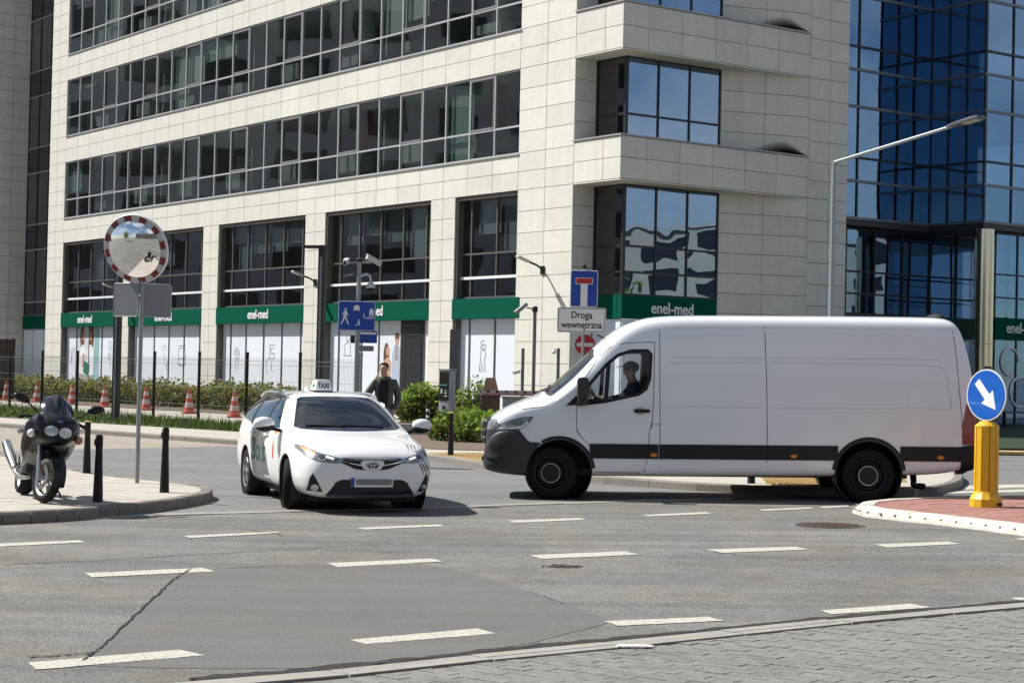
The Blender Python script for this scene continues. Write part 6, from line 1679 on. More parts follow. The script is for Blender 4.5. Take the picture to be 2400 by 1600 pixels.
# black pavement bollards
def bollard(loc, label, h=.80, cap=False):
    o = thing('bollard', label, 'bollard', loc, 0, 'black tapered bollards')
    MB().lathe([(.062, 0), (.060, .02), (.046, h * .55), (.040, h * .80), (.044, h * .81), (.044, h * .97), (.036, h), (0, h + .003)], n=20).build('post', M_BBLK, o)
    MB().box(-.055, -.03, -.02, .02, h * .84, h * .93).build('lock_lug', M_BBLK, o)
    if cap: MB().lathe([(.045, h - .012), (.046, h + .004), (.03, h + .012), (0, h + .014)], n=18).build('cap', mat('ochre_cap', (.50, .36, .14), .6), o)
    return o
for (px, py), lb, h, c in [((203, 1108), 'black bollard with ochre cap behind the motorcycle at the pavement edge', .76, True), ((229, 1175), 'black bollard close to the motorcycle front wheel, nearest the kerb', .78, False), ((385, 1153), 'black bollard standing alone right of the mirror post', .82, False)]:
    g = G(px, py, .13); bollard((g.x, g.y, .131), lb, h, c)
g = G(1056, 1068, .12); bollard((g.x, g.y, gz(g.x) + .12), 'black bollard with ochre cap in front of the ticket machine', .84, True)
g = G(1769, 1136, .12); bollard((g.x, g.y + .4, gz(g.x) + .12), 'black bollard whose foot shows under the middle of the van', .80, False)
# black and white flexible post
g = G(1001, 1024, .05); fp = thing('flexible_post', 'black post with three white reflective bands beside the bush', 'post', (g.x, g.y, gz(g.x) + .02))
MB().lathe([(.13, 0), (.13, .025), (.06, .05), (.042, .08), (.042, .92), (.03, .95), (0, .955)], n=18).build('post', M_BBLK, fp)
for z in (.36, .53, .70): MB().lathe([(.0435, z), (.0435, z + .07)], n=18).build('band', M_SWHITE, fp)
# ticket machine
g = at(1046, 1010, 50.0); TMZ = .12
tk = thing('ticket_machine', 'tall grey parking ticket machine with black screen panel behind the planting', 'ticket machine', (g.x, 50.0, TMZ), math.radians(-32))
MB().box(-.17, .17, -.15, .15, 0, 1.66).build('cabinet', mat('machine_grey', (.36, .38, .40), .45, .2), tk, bevel=.01)
MB().box(-.19, .19, -.18, .18, 1.66, 1.72).build('lid', mat('machine_lid', (.28, .30, .31), .5, .3), tk, bevel=.01)
MB().box(-.155, .155, -.165, -.15, .86, 1.63).build('screen_panel', mat('machine_black', (.006, .006, .007), .15), tk)
MB().box(-.12, .10, -.170, -.165, 1.27, 1.30).build('display', mat('teal_print', (.08, .34, .35), .5), tk)
for x0, x1, z0, z1 in ((-.10, -.05, 1.05, 1.18), (.02, .09, 1.12, 1.14), (.02, .1, 1.05, 1.085), (.01, .11, .97, 1.0)): MB().box(x0, x1, -.170, -.165, z0, z1).build('button', M_SWHITE, tk)
MB().box(-.03, .03, -.18, -.15, .62, .72).build('coin_slot', M_BBLK, tk)
MB().box(.17, .172, -.06, .0, .75, 1.40).build('side_print', mat('teal_side_print', (.22, .38, .38), .5), tk)
# residential zone sign, camera mast and signs behind
g = at(836, 740, 44.0)
rz_ = thing('residential_zone_sign', 'blue sign with walking figure, car, child and house pictograms on a grey post', 'sign', (g.x, 44.0, .1))
zc = g.z - .1
MB().cyl((0, 0.05, 0), (0, .05, zc + .5), .032, .032, 14).build('post', M_GALV, rz_)
SF = front((0, 0, zc), math.radians(6))
pn = MB().prism(rrect(-.45, .45, -.36, .36, .04), -.02, .0, SF).build('panel', M_SBLUE, rz_, smooth=0)
MB().tube([SF @ Vector((x, y, .002)) for x, y in rrect(-.435, .435, -.345, .345, .035)], .006, 4, closed=True).build('border', M_SWHITE, pn)
pic = lambda polys, nm: [MB().prism(p, .002, .005, SF).build(nm, M_SWHITE, pn, smooth=0) for p in polys]
pic([ell(-.265, .155, .026, .028, 12), [(-.29, .12), (-.245, .12), (-.215, .04), (-.19, .0), (-.205, -.01), (-.24, .04), (-.25, -.02), (-.215, -.12), (-.18, -.20), (-.205, -.21), (-.25, -.12), (-.275, -.05), (-.31, -.12), (-.36, -.21), (-.385, -.20), (-.335, -.10), (-.305, .0), (-.31, .06), (-.335, .0), (-.352, .01), (-.32, .09)]], 'walker')
pic([[(-.075, .12), (-.075, .20), (-.055, .255), (.045, .255), (.065, .20), (.065, .12), (.045, .12), (.045, .135), (-.055, .135), (-.055, .12)], ], 'car_shape')
pic([ell(.05, -.10, .018, .02, 10), [(.03, -.125), (.065, -.125), (.08, -.16), (.06, -.18), (.09, -.22), (.08, -.235), (.04, -.195), (.02, -.24), (.0, -.24), (.03, -.18)], ell(-.01, -.225, .015, .015, 8)], 'child_shape')
pic([[(.30, -.03), (.30, .14), (.35, .20), (.40, .14), (.40, -.03), (.37, -.03), (.37, .04), (.335, .04), (.335, -.03)], strip_poly([(.17, .06), (.175, -.02), (.21, -.05), (.40, -.05)], .018)], 'house_shape')
g2 = at(858, 800, 47.0)
sm = thing('parking_sign', 'small blue information sign with plate below, half hidden by the residential zone sign', 'sign', (g2.x, 47.0, .1))
MB().cyl((-.12, .05, 0), (-.12, .05, g2.z + .3), .03, .03, 12).build('post', M_GALV, sm)
MB().prism(rrect(-.28, .28, -.12, .20, .02), -.02, 0, front((0, 0, g2.z - .1 + .08), 0)).build('panel', M_SBLUE, sm, smooth=0)
MB().prism(rrect(-.26, .26, .10, .16, .02), 0.002, .004, front((0, 0, g2.z - .1 + .08), 0)).build('stripe', M_SWHITE, sm, smooth=0)
MB().prism(rrect(-.20, .20, -.08, .06, .02), -.02, 0, front((0, 0, g2.z - .1 - .17), 0)).build('lower_plate', M_SBACK, sm, smooth=0)
MB().box(-.40, -.29, -.06, .06, g2.z - .15, g2.z + .05).build('junction_box', M_DPOLE, sm)
g = at(838, 800, 46.0); ct = at(848, 612, 46.0)
cmst = thing('camera_mast', 'grey mast with two bullet cameras and a hanging dome camera', 'camera mast', (g.x, 46.0, .1))
tz = ct.z - .1
MB().cyl((0, 0, 0), (0, 0, tz), .065, .055, 16).build('post', M_GALV, cmst)
MB().lathe([(.07, tz - .02), (.09, tz), (.09, tz + .05), (.05, tz + .09), (0, tz + .1)], n=16).build('post_head', M_DPOLE, cmst)
M_CAMW = mat('camera_casing', (.48, .48, .47), .45)
def bullet(root, c, d, L=.34, r=.05, m=M_CAMW):
    d = Vector(d).normalized(); c = Vector(c); o = thing('bullet_camera', None, None, (0, 0, 0)); o.parent = root
    up = Vector((0, 0, 1)); s = d.cross(up).normalized(); u = s.cross(d)
    M = basis(c, s, u)
    MB().prism(rrect(-r, r, -r, r * 1.1, r * .5), -L / 2, L / 2, M).build('casing', m, o)
    MB().prism(rrect(-r * 1.1, r * 1.1, r * .9, r * 1.3, r * .15), -L * .55, L * .45, M).build('sun_shield', m, o)
    MB().prism(ell(0, 0, r * .7, r * .7, 14), L / 2 - .01, L / 2 + .006, M).build('lens', M_BBLK, o)
    return o
MB().bar((-.30, 0, tz - .04), (.30, 0, tz - .04), .035).build('cross_arm', M_GALV, cmst)
bullet(cmst, (-.33, -.05, tz - .03), (.12, 1, .25), .32, .055)
bullet(cmst, (.36, 0, tz + .02), (-.85, -.5, .42), .42, .055)
MB().tube([(.03, 0, tz - .38), (.18, 0, tz - .32), (.27, 0, tz - .36), (.30, 0, tz - .50)], .032, 10).build('dome_arm', M_CAMW, cmst)
MB().lathe([(.045, .14), (.10, .08), (.115, .02), (.115, -.01)], (.30, 0, tz - .66), 'z', 20).build('dome_housing', M_CAMW, cmst)
MB().sphere((.30, 0, tz - .67), .085, 16, 10).build('dome_glass', M_BBLK, cmst)
# dead end sign and plate
g = at(1369, 676, 40.0)
de = thing('dead_end_sign', 'blue dead end sign above a white plate reading Droga wewnetrzna', 'sign', (g.x, 40.0, gz(g.x) + .1))
zc = g.z - gz(g.x) - .1
MB().cyl((0, .06, 0), (0, .06, zc + .46), .032, .032, 14).build('post', M_GALV, de)
MB().lathe([(.03, zc + .44), (.05, zc + .45), (.05, zc + .50), (.03, zc + .52), (0, zc + .525)], (0, .06, 0)).build('post_cap', M_BBLK, de)
SF = front((0, 0, zc), math.radians(5))
pn = MB().prism(rrect(-.305, .305, -.40, .40, .035), -.02, 0, SF).build('panel', M_SBLUE, de, smooth=0)
MB().tube([SF @ Vector((x, y, .002)) for x, y in rrect(-.295, .295, -.39, .39, .03)], .007, 4, closed=True).build('border', M_SWHITE, pn)
MB().prism([(-.075, -.39), (.075, -.39), (.075, .10), (-.075, .10)], .002, .004, SF).build('stem', M_SWHITE, pn, smooth=0)
MB().prism([(-.19, .095), (.19, .095), (.19, .235), (-.19, .235)], .002, .005, SF).build('bar_edge', M_SWHITE, pn, smooth=0)
MB().prism([(-.178, .107), (.178, .107), (.178, .223), (-.178, .223)], .005, .008, SF).build('bar', M_SRED, pn, smooth=0)
SF2 = front((-.04, 0, zc - .69), math.radians(5))
pn2 = MB().prism(rrect(-.535, .535, -.275, .275, .05), -.02, 0, SF2).build('lower_plate', M_SWHITE, de, smooth=0)
MB().tube([SF2 @ Vector((x, y, .002)) for x, y in rrect(-.51, .51, -.25, .25, .04)], .006, 4, closed=True).build('border', M_BBLK, pn2)
link('lettering', text_mesh('Droga', .21, M_BBLK, .002, .46, .003), pn2, SF2 @ Matrix.Translation((0, .105, .003)))
link('lettering', text_mesh('wewnetrzna', .21, M_BBLK, .002, .90, .003), pn2, SF2 @ Matrix.Translation((0, -.11, .003)))
MB().prism(strip_poly([(.075, -.185), (.055, -.205), (.06, -.225), (.085, -.225)], .018), .003, .006, SF2).build('letter_tail', M_BBLK, pn2, smooth=0)
# no entry sign further back
g = at(1371, 808, 55.0)
ne = thing('no_entry_sign', 'round red and white no entry sign behind the dead end sign post', 'sign', (g.x, 55.0, gz(g.x)))
# stands in front of the corner, clear of the wall
ne.location = (g.x, 55.0 - 4.0, gz(g.x)); g = at(1371, 808, 51.0); ne.location.x = g.x
zc = g.z - gz(g.x)
MB().cyl((0, .04, 0), (0, .04, zc + .3), .03, .03, 12).build('post', M_GALV, ne)
SF = front((0, 0, zc), math.radians(0))
pn = MB().prism(ell(0, 0, .30, .30, 32), -.02, 0, SF).build('panel', M_SWHITE, ne, smooth=0)
MB().prism(ell(0, 0, .285, .285, 32), .001, .003, SF).build('disc', M_SRED, pn, smooth=0)
MB().prism([(-.23, -.05), (.23, -.05), (.23, .05), (-.23, .05)], .003, .006, SF).build('bar', M_SWHITE, pn, smooth=0)
# camera post and thin posts left of the van
g = at(1254, 722, 48.0)
c2 = thing('camera_post', 'slim dark post with one long tilted camera left of the dead end sign', 'camera post', (g.x, 48.0, gz(g.x)))
zc = g.z - gz(g.x); lean = -.012 * 0
MB().cyl((0, 0, 0), (0, 0, zc), .048, .048, 14).build('post', mat('post_grey', (.16, .155, .15), .5, .3), c2)
MB().lathe([(.06, zc - .1), (.075, zc - .08), (.075, zc + .02), (.05, zc + .05), (0, zc + .05)], n=14).build('post_head', M_DPOLE, c2)
MB().bar((0, 0, zc - .02), (-.22, -.02, zc), .03).build('arm', M_DPOLE, c2)
bullet(c2, (-.36, -.05, zc - .02), (-.62, -.45, -.55), .42, .045, M_GALV)
for px, ytop, lb, dep in ((1226, 816, 'thin grey post with a small white camera left of the camera post', 50.0), (1309, 816, 'thin grey post with a small white dome camera right of the camera post', 50.0)):
    g = at(px, ytop, dep); p = thing('camera_stub', lb, 'camera post', (g.x, dep, gz(g.x))); zc = g.z - gz(g.x)
    MB().cyl((0, 0, 0), (0, 0, zc), .045, .045, 12).build('post', mat('post_grey', (.16, .155, .15), .5, .3), p)
    if px < 1250: bullet(p, (-.17, -.05, zc - .66), (-.8, -.5, -.25), .20, .04, mat('camera_white', (.75, .75, .74), .4)); MB().bar((0, 0, zc - .63), (-.1, -.03, zc - .63), .03).build('arm', M_SWHITE, p)
    else: MB().sphere((-.12, -.03, zc - .10), .06, 12, 8).bar((-.14, -.03, zc - .04), (0, 0, zc - .04), .04, .03).build('dome_camera', mat('camera_white', (.75, .75, .74), .4), p)
# parking barrier
g0, g1 = at(1128, 928, 47.0), at(1262, 921, 47.0)
bar = thing('parking_barrier', 'white barrier arm with red reflectors lowered beside the van bonnet', 'barrier', (g1.x + .1, 47.0, gz(g1.x)))
bz = g1.z - gz(g1.x); L_ = g1.x - g0.x
MB().bar((-L_ - .1, 0, bz - .02), (.25, 0, bz), .05, .13).build('arm', mat('barrier_white', (.42, .38, .37), .5), bar)
MB().bar((-L_ - .1, -.028, bz - .065), (.25, -.028, bz - .045), .004, .035).build('arm_stripe', mat('faded_red', (.34, .12, .11), .6), bar)
for k in range(7):
    x = -L_ + .05 + k * .235; MB().prism([(x, bz - .02), (x + .07, bz - .02), (x + .05, bz + .045), (x - .02, bz + .045)], .027, .032, Matrix(((1, 0, 0, 0), (0, 0, -1, 0), (0, 1, 0, 0), (0, 0, 0, 1)))).build('reflector', mat('dark_red_reflector', (.10, .012, .012), .4), bar, smooth=0)
MB().box(.15, .50, -.18, .18, 0, bz + .15).build('housing', mat('barrier_grey', (.30, .30, .30), .5), bar, bevel=.02)
g = at(1216, 955, 50.0)
pw = thing('planter_wall', 'low pale grey concrete wall behind the barrier arm', 'wall', (g.x, 50.0, .1))
MB().box(-.45, 1.2, -.15, .15, 0, .98).build('wall_body', mat('pale_concrete', (.33, .33, .32), .8, var=.08, scale=4), pw, bevel=.01)
MB().box(-.48, 1.23, -.18, .18, .98, 1.04).build('wall_cap', mat('pale_concrete', (.33, .33, .32), .8, var=.08, scale=4), pw, bevel=.01)
g = at(1150, 925, 50.5)
bn = thing('waste_bin', 'brown waste bin under the paper bag behind the barrier', 'bin', (g.x, 50.5, .1))
bzz = g.z - .1
MB().box(-.26, .26, -.2, .2, 0, bzz).build('bin_body', mat('brown_bin', (.105, .062, .045), .7, var=.15, scale=8), bn, bevel=.015)
MB().box(-.28, .28, -.22, .22, bzz - .06, bzz).build('bin_lid', mat('brown_bin_lid', (.085, .05, .037), .7), bn, bevel=.01)
pb = thing('paper_bag', 'brown paper bag with folded top standing on the waste bin', 'paper bag', (g.x, 50.5, .1 + bzz))
mb2 = MB(); lo, hi = .20, .12
ring0 = [(-lo, -.12, 0), (lo, -.12, 0), (lo, .12, 0), (-lo, .12, 0)]; ring1 = [(-lo, -.13, .16), (lo, -.12, .16), (lo, .12, .16), (-lo, .12, .16)]; ring2 = [(-.13, -.02, .47), (.12, -.02, .48), (.12, .02, .48), (-.13, .02, .47)]
mb2.add(ring0 + ring1 + ring2, [(3, 2, 1, 0), (8, 9, 10, 11)] + [(i, (i + 1) % 4, 4 + (i + 1) % 4, 4 + i) for i in range(4)] + [(4 + i, 4 + (i + 1) % 4, 8 + (i + 1) % 4, 8 + i) for i in range(4)])
mb2.build('bag', mat('kraft_paper', (.36, .22, .13), .8, var=.12, scale=9, bump=.5, bscale=14), pb)
# tall street lamp on the right
g = at(1957, 378, 40.0)
sl = thing('street_lamp', 'tall grey street lamp with long inclined arm behind the van', 'street lamp', (at(1945, 900, 40.0).x, 40.0, gz(8)))
top = Vector((g.x - sl.location.x, 0, g.z - gz(8)))
M_LPOL = mat('lamp_pole_grey', (.30, .335, .35), .4, .4)
MB().tube([(0, 0, 0), (0, 0, 3), (top.x * .0, 0, top.z)], [.085, .07, .052], 16).build('post', M_LPOL, sl)
MB().lathe([(.13, 0), (.13, .35), (.09, .4)], n=16).build('base_sleeve', M_LPOL, sl)
ae = at(2232, 296, 37.4); aev = Vector((ae.x - sl.location.x, ae.y - 40.0, ae.z - gz(8)))
MB().tube([(0, 0, top.z - .03), aev], [.042, .034], 12).build('arm', M_LPOL, sl)
d = (aev - Vector((0, 0, top.z))).normalized(); he = aev + d * .78
HM = basis(aev, d, Vector((0, 0, 1)).cross(d))
MB().prism([(-.12, -.05), (.1, -.12), (.55, -.16), (.74, -.12), (.78, 0), (.74, .12), (.55, .16), (.1, .12), (-.12, .05)], -.02, .045, HM).build('lamp_head', mat('lamp_head_grey', (.12, .13, .135), .4, .4), sl, bevel=.012)
MB().prism(rrect(.30, .70, -.11, .11, .02), -.032, -.021, HM).build('lens', mat('lamp_lens', (.48, .46, .38), .3), sl)
# dark square lamp posts along the building
def dark_lamp(px, py, depth, h, label):
    b = at(px, 950, depth); o = thing('lamp_post', label, 'lamp post', (b.x, depth, .13), math.radians(-20), 'anthracite lamp posts')
    MB().box(-.09, .09, -.09, .09, .0, h).build('post', M_DPOLE, o, smooth=0)
    MB().box(-.035, .035, -.094, -.09, .1, h - .3).build('post_groove', mat('groove_grey', (.16, .165, .17), .4, .4), o, smooth=0)
    MB().box(-.50, .10, -.11, .11, h - .06, h + .02).build('lamp_head', M_DPOLE, o, smooth=0)
    MB().box(-.45, -.15, -.08, .08, h - .07, h - .06).build('lamp_lens', M_SWHITE, o, smooth=0)
    MB().box(-.28, .28, -.22, .22, -.12, .10).build('foundation', M_PLASTG, o, bevel=.01)
dark_lamp(271, 990, 53.0, 4.9, 'dark square lamp post behind the mirror post')
dark_lamp(748, 990, 50.0, 4.98, 'dark square lamp post with flat head behind the taxi roof')
b = at(1063, 900, 53.0)
sp = thing('steel_post', 'square dark post behind the ticket machine', 'post', (b.x + .0, 53.0, .1))
MB().box(-.13, .13, -.1, .1, 0, at(1063, 780, 53).z).build('post', mat('grey_square_post', (.12, .12, .125), .5, .4), sp, smooth=0); MB().box(-.15, .15, -.12, .12, 0, .06).build('foot_plate', M_DPOLE, sp)
# facade floodlights
def flood(u, z, label):
    o = thing('facade_floodlight', label, 'floodlight', COR + Vector((dLx, dLy, 0)) * u, B_ROT, 'floodlights on arms')
    MB().box(-.05, 0.0, -.09, .09, z - .14, z + .12).build('mount', M_DPOLE, o, smooth=0)
    MB().tube([(0, 0, z), (-.25, 0, z + .14), (-.62, 0, z + .24)], .035, 8).build('arm', M_DPOLE, o)
    HM2 = Matrix.Translation((-.62, 0, z + .24)) @ Matrix.Rotation(math.radians(18), 4, 'Y')
    MB().box(-.42, .05, -.1, .1, -.03, .035, M=HM2).build('lamp_head', mat('flood_grey', (.40, .40, .39), .4, .3), o, bevel=.01)
    MB().box(-.40, -.1, -.08, .08, -.036, -.031, M=HM2).build('lens', M_SWHITE, o, smooth=0)
flood(3.76, 5.05, 'floodlight on a short arm on the stone pier left of the dead end sign')
flood(18.1, 5.05, 'floodlight on a short arm on the stone pillar beside the dark lamp post')
flood(35.6, 5.05, 'floodlight on a short arm beside the sign backs under the mirror')
# keep right sign on its yellow bollard
g = G(2310, 1187, .098)
kb = thing('keep_right_bollard', 'yellow ribbed island bollard carrying a round blue keep right arrow sign', 'bollard', (g.x, g.y, gz(g.x) + .098))
M_YEL = mat('yellow_plastic', (.66, .385, .012), .42, var=.06, scale=6, coat=.1)
mby = MB().lathe([(.205, 0), (.205, .10), (.19, .125), (.16, .17), (.15, .20)], n=12)
mby.build('bollard_foot', M_YEL, kb, smooth=25)
prof = []
mby = MB(); n = 10; R0 = .150
vs = []
for z in (.20, 1.09):
    for k in range(n):
        for dr, da in ((0, -.26), (0, .26), (-.022, .32), (-.022, .3142 + .0)):
            a = 2 * PI * (k + .5) / n + (da if dr == 0 else (.36 if da == .32 else .36 - .09)); vs.append(((R0 + dr) * math.cos(a), (R0 + dr) * math.sin(a), z))
ringn = n * 3
vs = []
for z in (.19, 1.01):
    for k in range(n):
        for r, da in ((R0, -.24), (R0, .24), (R0 - .02, .314)):
            a = 2 * PI * k / n + da; vs.append((r * math.cos(a), r * math.sin(a), z))
mby.add(vs, [(j, (j + 1) % ringn, ringn + (j + 1) % ringn, ringn + j) for j in range(ringn)])
mby.lathe([(.152, 1.005), (.150, 1.02), (.09, 1.07), (.03, 1.085), (0, 1.085)], n=20)
mby.build('bollard_body', M_YEL, kb, smooth=20)
MB().box(.10, .16, -.19, -.16, .03, .06).build('drain_plug', M_BBLK, kb, smooth=0)
sz = at(2301, 925, kb.location.y).z - kb.location.z
MB().cyl((0, .0, 1.05), (0, .0, sz + .34), .03, .03, 12).build('sign_post', M_GALV, kb)
MB().box(-.04, .04, -.02, .04, sz + .30, sz + .36).build('clamp', M_BBLK, kb)
SF = front((-.03, -.05, sz), math.radians(-57))
dsk = MB().prism(ell(0, 0, .325, .325, 40), -.015, 0, SF).build('sign_rim', M_SWHITE, kb, smooth=0)
MB().prism(ell(0, 0, .308, .308, 40), .001, .004, SF).build('sign_face', mat('arrow_sign_blue', (.006, .10, .46), .35, coat=.3), dsk, smooth=0)
ar = [(-.05, .225), (.05, .225), (.05, -.03), (.125, -.03), (0, -.245), (-.125, -.03), (-.05, -.03)]
c45, s45 = math.cos(math.radians(42)), math.sin(math.radians(42))
MB().prism([(x * c45 - y * s45, x * s45 + y * c45) for x, y in ar], .004, .007, SF).build('arrow', mat('arrow_white', (.80, .80, .78), .5), dsk, smooth=0)
# traffic cones
CONE_G = 'red and white traffic cones along the fence'
M_CONE = mat('cone_red', (.50, .085, .05), .5, var=.08, scale=9); M_CONEW = mat('cone_white', (.55, .42, .40), .5)
cone0 = None
for i, ((px, py), lb) in enumerate([((15, 937), 'red and white traffic cone at the left picture edge'), ((87, 942), 'second traffic cone from the left picture edge'), ((169, 948), 'third traffic cone from the left, behind the motorcycle'), ((245, 954), 'traffic cone just left of the dark lamp post'), ((342, 961), 'traffic cone just right of the mirror post'), ((443, 969), 'second traffic cone from the right, left of a fence post'), ((549, 978), 'rightmost traffic cone beside the taxi')]):
    g = G(px, py, .125)
    if cone0 is None:
        cone0 = thing('traffic_cone', lb, 'traffic cone', (g.x, g.y, .126), 0, CONE_G)
        MB().box(-.24, .24, -.24, .24, 0, .05).build('base', M_CONE, cone0, bevel=.015)
        MB().lathe([(.19, .05), (.175, .12), (.055, .80), (.05, .84), (.0, .845)], n=20).build('cone', M_CONE, cone0)
        for z0, z1 in ((.22, .40), (.54, .68)):
            f = lambda z: .175 + (.055 - .175) * (z - .12) / .68 + .004
            MB().lathe([(f(z0), z0), (f(z1), z1)], n=20).build('band', M_CONEW, cone0)
    else: dup(cone0, (g.x, g.y, .126), random.random(), lb, CONE_G)
# mesh fence
fpx = [(22, 958), (97, 963.5), (179, 969), (267, 975), (359, 981.5), (464, 989), (576, 997), (700, 1005.5), (842, 1015)]
fpts = [G(x, y, .12) for x, y in fpx]
fpts = [fpts[0] + (fpts[0] - fpts[1])] + fpts
fe = thing('mesh_fence', 'dark wire mesh fence on black posts in front of the hedge', 'fence', (fpts[0].x, fpts[0].y, .13))
M_WIRE = mat('fence_wire', (.10, .105, .11), .5, .4)
for i, p in enumerate(fpts):
    q = p - fpts[0]; q.z = 0
    MB().tube([(q.x, q.y, 0), (q.x, q.y, 2.02)], .045, 10).lathe([(.05, 2.0), (.05, 2.06), (0, 2.07)], q, 'z', 10).build('post', M_BBLK, fe)
    for z in (.3, 1.05, 1.8): MB().sphere((q.x, q.y - .03, z), .05, 8, 5).build('clamp', M_BBLK, fe)
    if i:
        a = fpts[i - 1] - fpts[0]; a.z = 0; wm = MB(); n = int((q - a).length / .06)
        for k in range(1, n):
            c = a.lerp(q, k / n); wm.tube([(c.x, c.y, .06), (c.x, c.y, 1.70), (c.x - .03, c.y - .03, 1.76), (c.x, c.y, 1.82), (c.x, c.y, 1.90)], .0032, 3, cap=False)
        for z in (.1, .3, .5, 1.05, 1.25, 1.70, 1.82): wm.tube([(a.x, a.y, z), (q.x, q.y, z)], .0045, 4, cap=False)
        wm.build('mesh_panel', M_WIRE, fe, smooth=0)
# ------------------------------------------------------------------ planting
def leaf_mat(name, col, var=.3):
    m = mat(name, col, .6, var=var, scale=7, detail=2, spec=.3)
    nt = m.node_tree
    if 'leafmix' not in nt.nodes:
        b = nt.nodes['Principled BSDF']; out = nt.nodes['Material Output']; tr = nt.nodes.new('ShaderNodeBsdfTranslucent'); mx = nt.nodes.new('ShaderNodeMixShader'); mx.name = 'leafmix'; mx.inputs['Fac'].default_value = .38
        tr.inputs['Color'].default_value = (min(1, col[0] * 1.5), min(1, col[1] * 1.6), col[2], 1)
        nt.links.new(b.outputs[0], mx.inputs[1]); nt.links.new(tr.outputs[0], mx.inputs[2]); nt.links.new(mx.outputs[0], out.inputs['Surface'])
    return m
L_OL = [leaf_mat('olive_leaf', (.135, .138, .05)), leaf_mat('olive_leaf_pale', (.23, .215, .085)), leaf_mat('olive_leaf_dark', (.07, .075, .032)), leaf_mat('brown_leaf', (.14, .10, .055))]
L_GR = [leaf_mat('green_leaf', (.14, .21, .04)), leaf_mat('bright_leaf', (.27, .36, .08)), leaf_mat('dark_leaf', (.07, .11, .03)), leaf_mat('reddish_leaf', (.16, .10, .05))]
M_TWIG = mat('twig', (.10, .07, .045), .9)
def leaves(mb, c, n, size, w, nm, droop=0.0):
    for _ in range(n):
        pass
def leaf_quad(mb, p, size, mi, upb=.3):
    d = Vector((random.gauss(0, 1), random.gauss(0, 1), random.gauss(upb, .7))).normalized(); u = Vector((random.gauss(0, 1), random.gauss(0, 1), random.gauss(0, 1))); s = d.cross(u).normalized()
    L = size * random.uniform(.7, 1.4); w = L * random.uniform(.25, .42)
    mb.add([p, p + d * L * .5 + s * w, p + d * L, p + d * L * .5 - s * w], [(0, 1, 2, 3)], mi)
def bush(name, label, cat, c, blobs, n, size, mats_, twigs=14, upb=.3, group=None, kind=None, topl=False):
    o = thing(name, label, cat, c, 0, group)
    mb = MB(); vol = [b[1][0] * b[1][1] * b[1][2] for b in blobs]; tot = sum(vol)
    for (bc, br), v in zip(blobs, vol):
        for _ in range(int(n * v / tot)):
            q = Vector((random.gauss(0, 1), random.gauss(0, 1), random.gauss(0, 1))).normalized() * (random.random() ** .45)
            p = Vector(bc) + Vector((q.x * br[0], q.y * br[1], q.z * br[2]))
            if p.z < .01: continue
            h = q.z
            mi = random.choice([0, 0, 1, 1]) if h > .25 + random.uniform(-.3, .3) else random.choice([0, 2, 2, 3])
            leaf_quad(mb, p, size, mi, upb)
    mb.build('foliage', mats_, o, smooth=0, fix=False)
    tw = MB()
    for _ in range(twigs):
        bc, br = random.choice(blobs); e = Vector(bc) + Vector((random.uniform(-.8, .8) * br[0], random.uniform(-.8, .8) * br[1], random.uniform(.2, 1.05) * br[2]))
        b0 = Vector((bc[0] + random.uniform(-.25, .25) * br[0], bc[1] + random.uniform(-.25, .25) * br[1], 0)); m_ = b0.lerp(e, .5) + Vector((random.uniform(-.08, .08), random.uniform(-.08, .08), .05))
        tw.tube([b0, m_, e], [.016, .010, .004], 5)
    tw.build('stems', M_TWIG, o)
    return o
ha, hb = G(-60, 926, .12), G(742, 977, .12)
hv = hb - ha; hl_ = hv.length; hn = Vector((-hv.y, hv.x, 0)).normalized()
blobs = []
k = 0.0
while k < hl_:
    q = hv.normalized() * k + hn * random.uniform(.8, 1.1); fade = 1.0 if k < hl_ - 5 else .55 + .45 * (hl_ - k) / 5
    blobs.append(((q.x, q.y, .42 * fade), (1.15, 1.15, random.uniform(.48, .76) * fade))); k += .85
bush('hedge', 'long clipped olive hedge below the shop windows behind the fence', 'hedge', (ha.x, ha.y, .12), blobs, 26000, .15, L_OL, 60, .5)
g = at(992, 960, 51.5)
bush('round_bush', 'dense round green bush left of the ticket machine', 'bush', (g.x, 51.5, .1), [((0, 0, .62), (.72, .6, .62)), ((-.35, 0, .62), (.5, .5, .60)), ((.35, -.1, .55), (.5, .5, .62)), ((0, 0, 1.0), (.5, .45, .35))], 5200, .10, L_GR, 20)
g = at(1100, 960, 52.5)
bush('open_shrub', 'loose straggly shrub right of the ticket machine', 'shrub', (g.x, 52.5, .1), [((-.2, 0, .6), (.6, .45, .55)), ((.15, 0, .95), (.45, .4, .6)), ((.45, 0, .5), (.4, .4, .45))], 1500, .09, L_GR[:2] + [L_GR[0], L_OL[1]], 46, .6)
for (px, py, dep, w, h, n, lb) in ((1010, 998, 48.5, 1.0, .30, 1500, 'low reddish ground cover under the round bush'), (1120, 985, 48.0, .9, .34, 1200, 'low reddish ground cover behind the flower bed')):
    g = at(px, py, dep); bush('ground_cover', lb, 'ground cover', (g.x, dep, .1), [((0, 0, .1), (w, .5, h))], n, .08, [L_OL[3], L_OL[0], L_OL[2], L_OL[3]], 6)
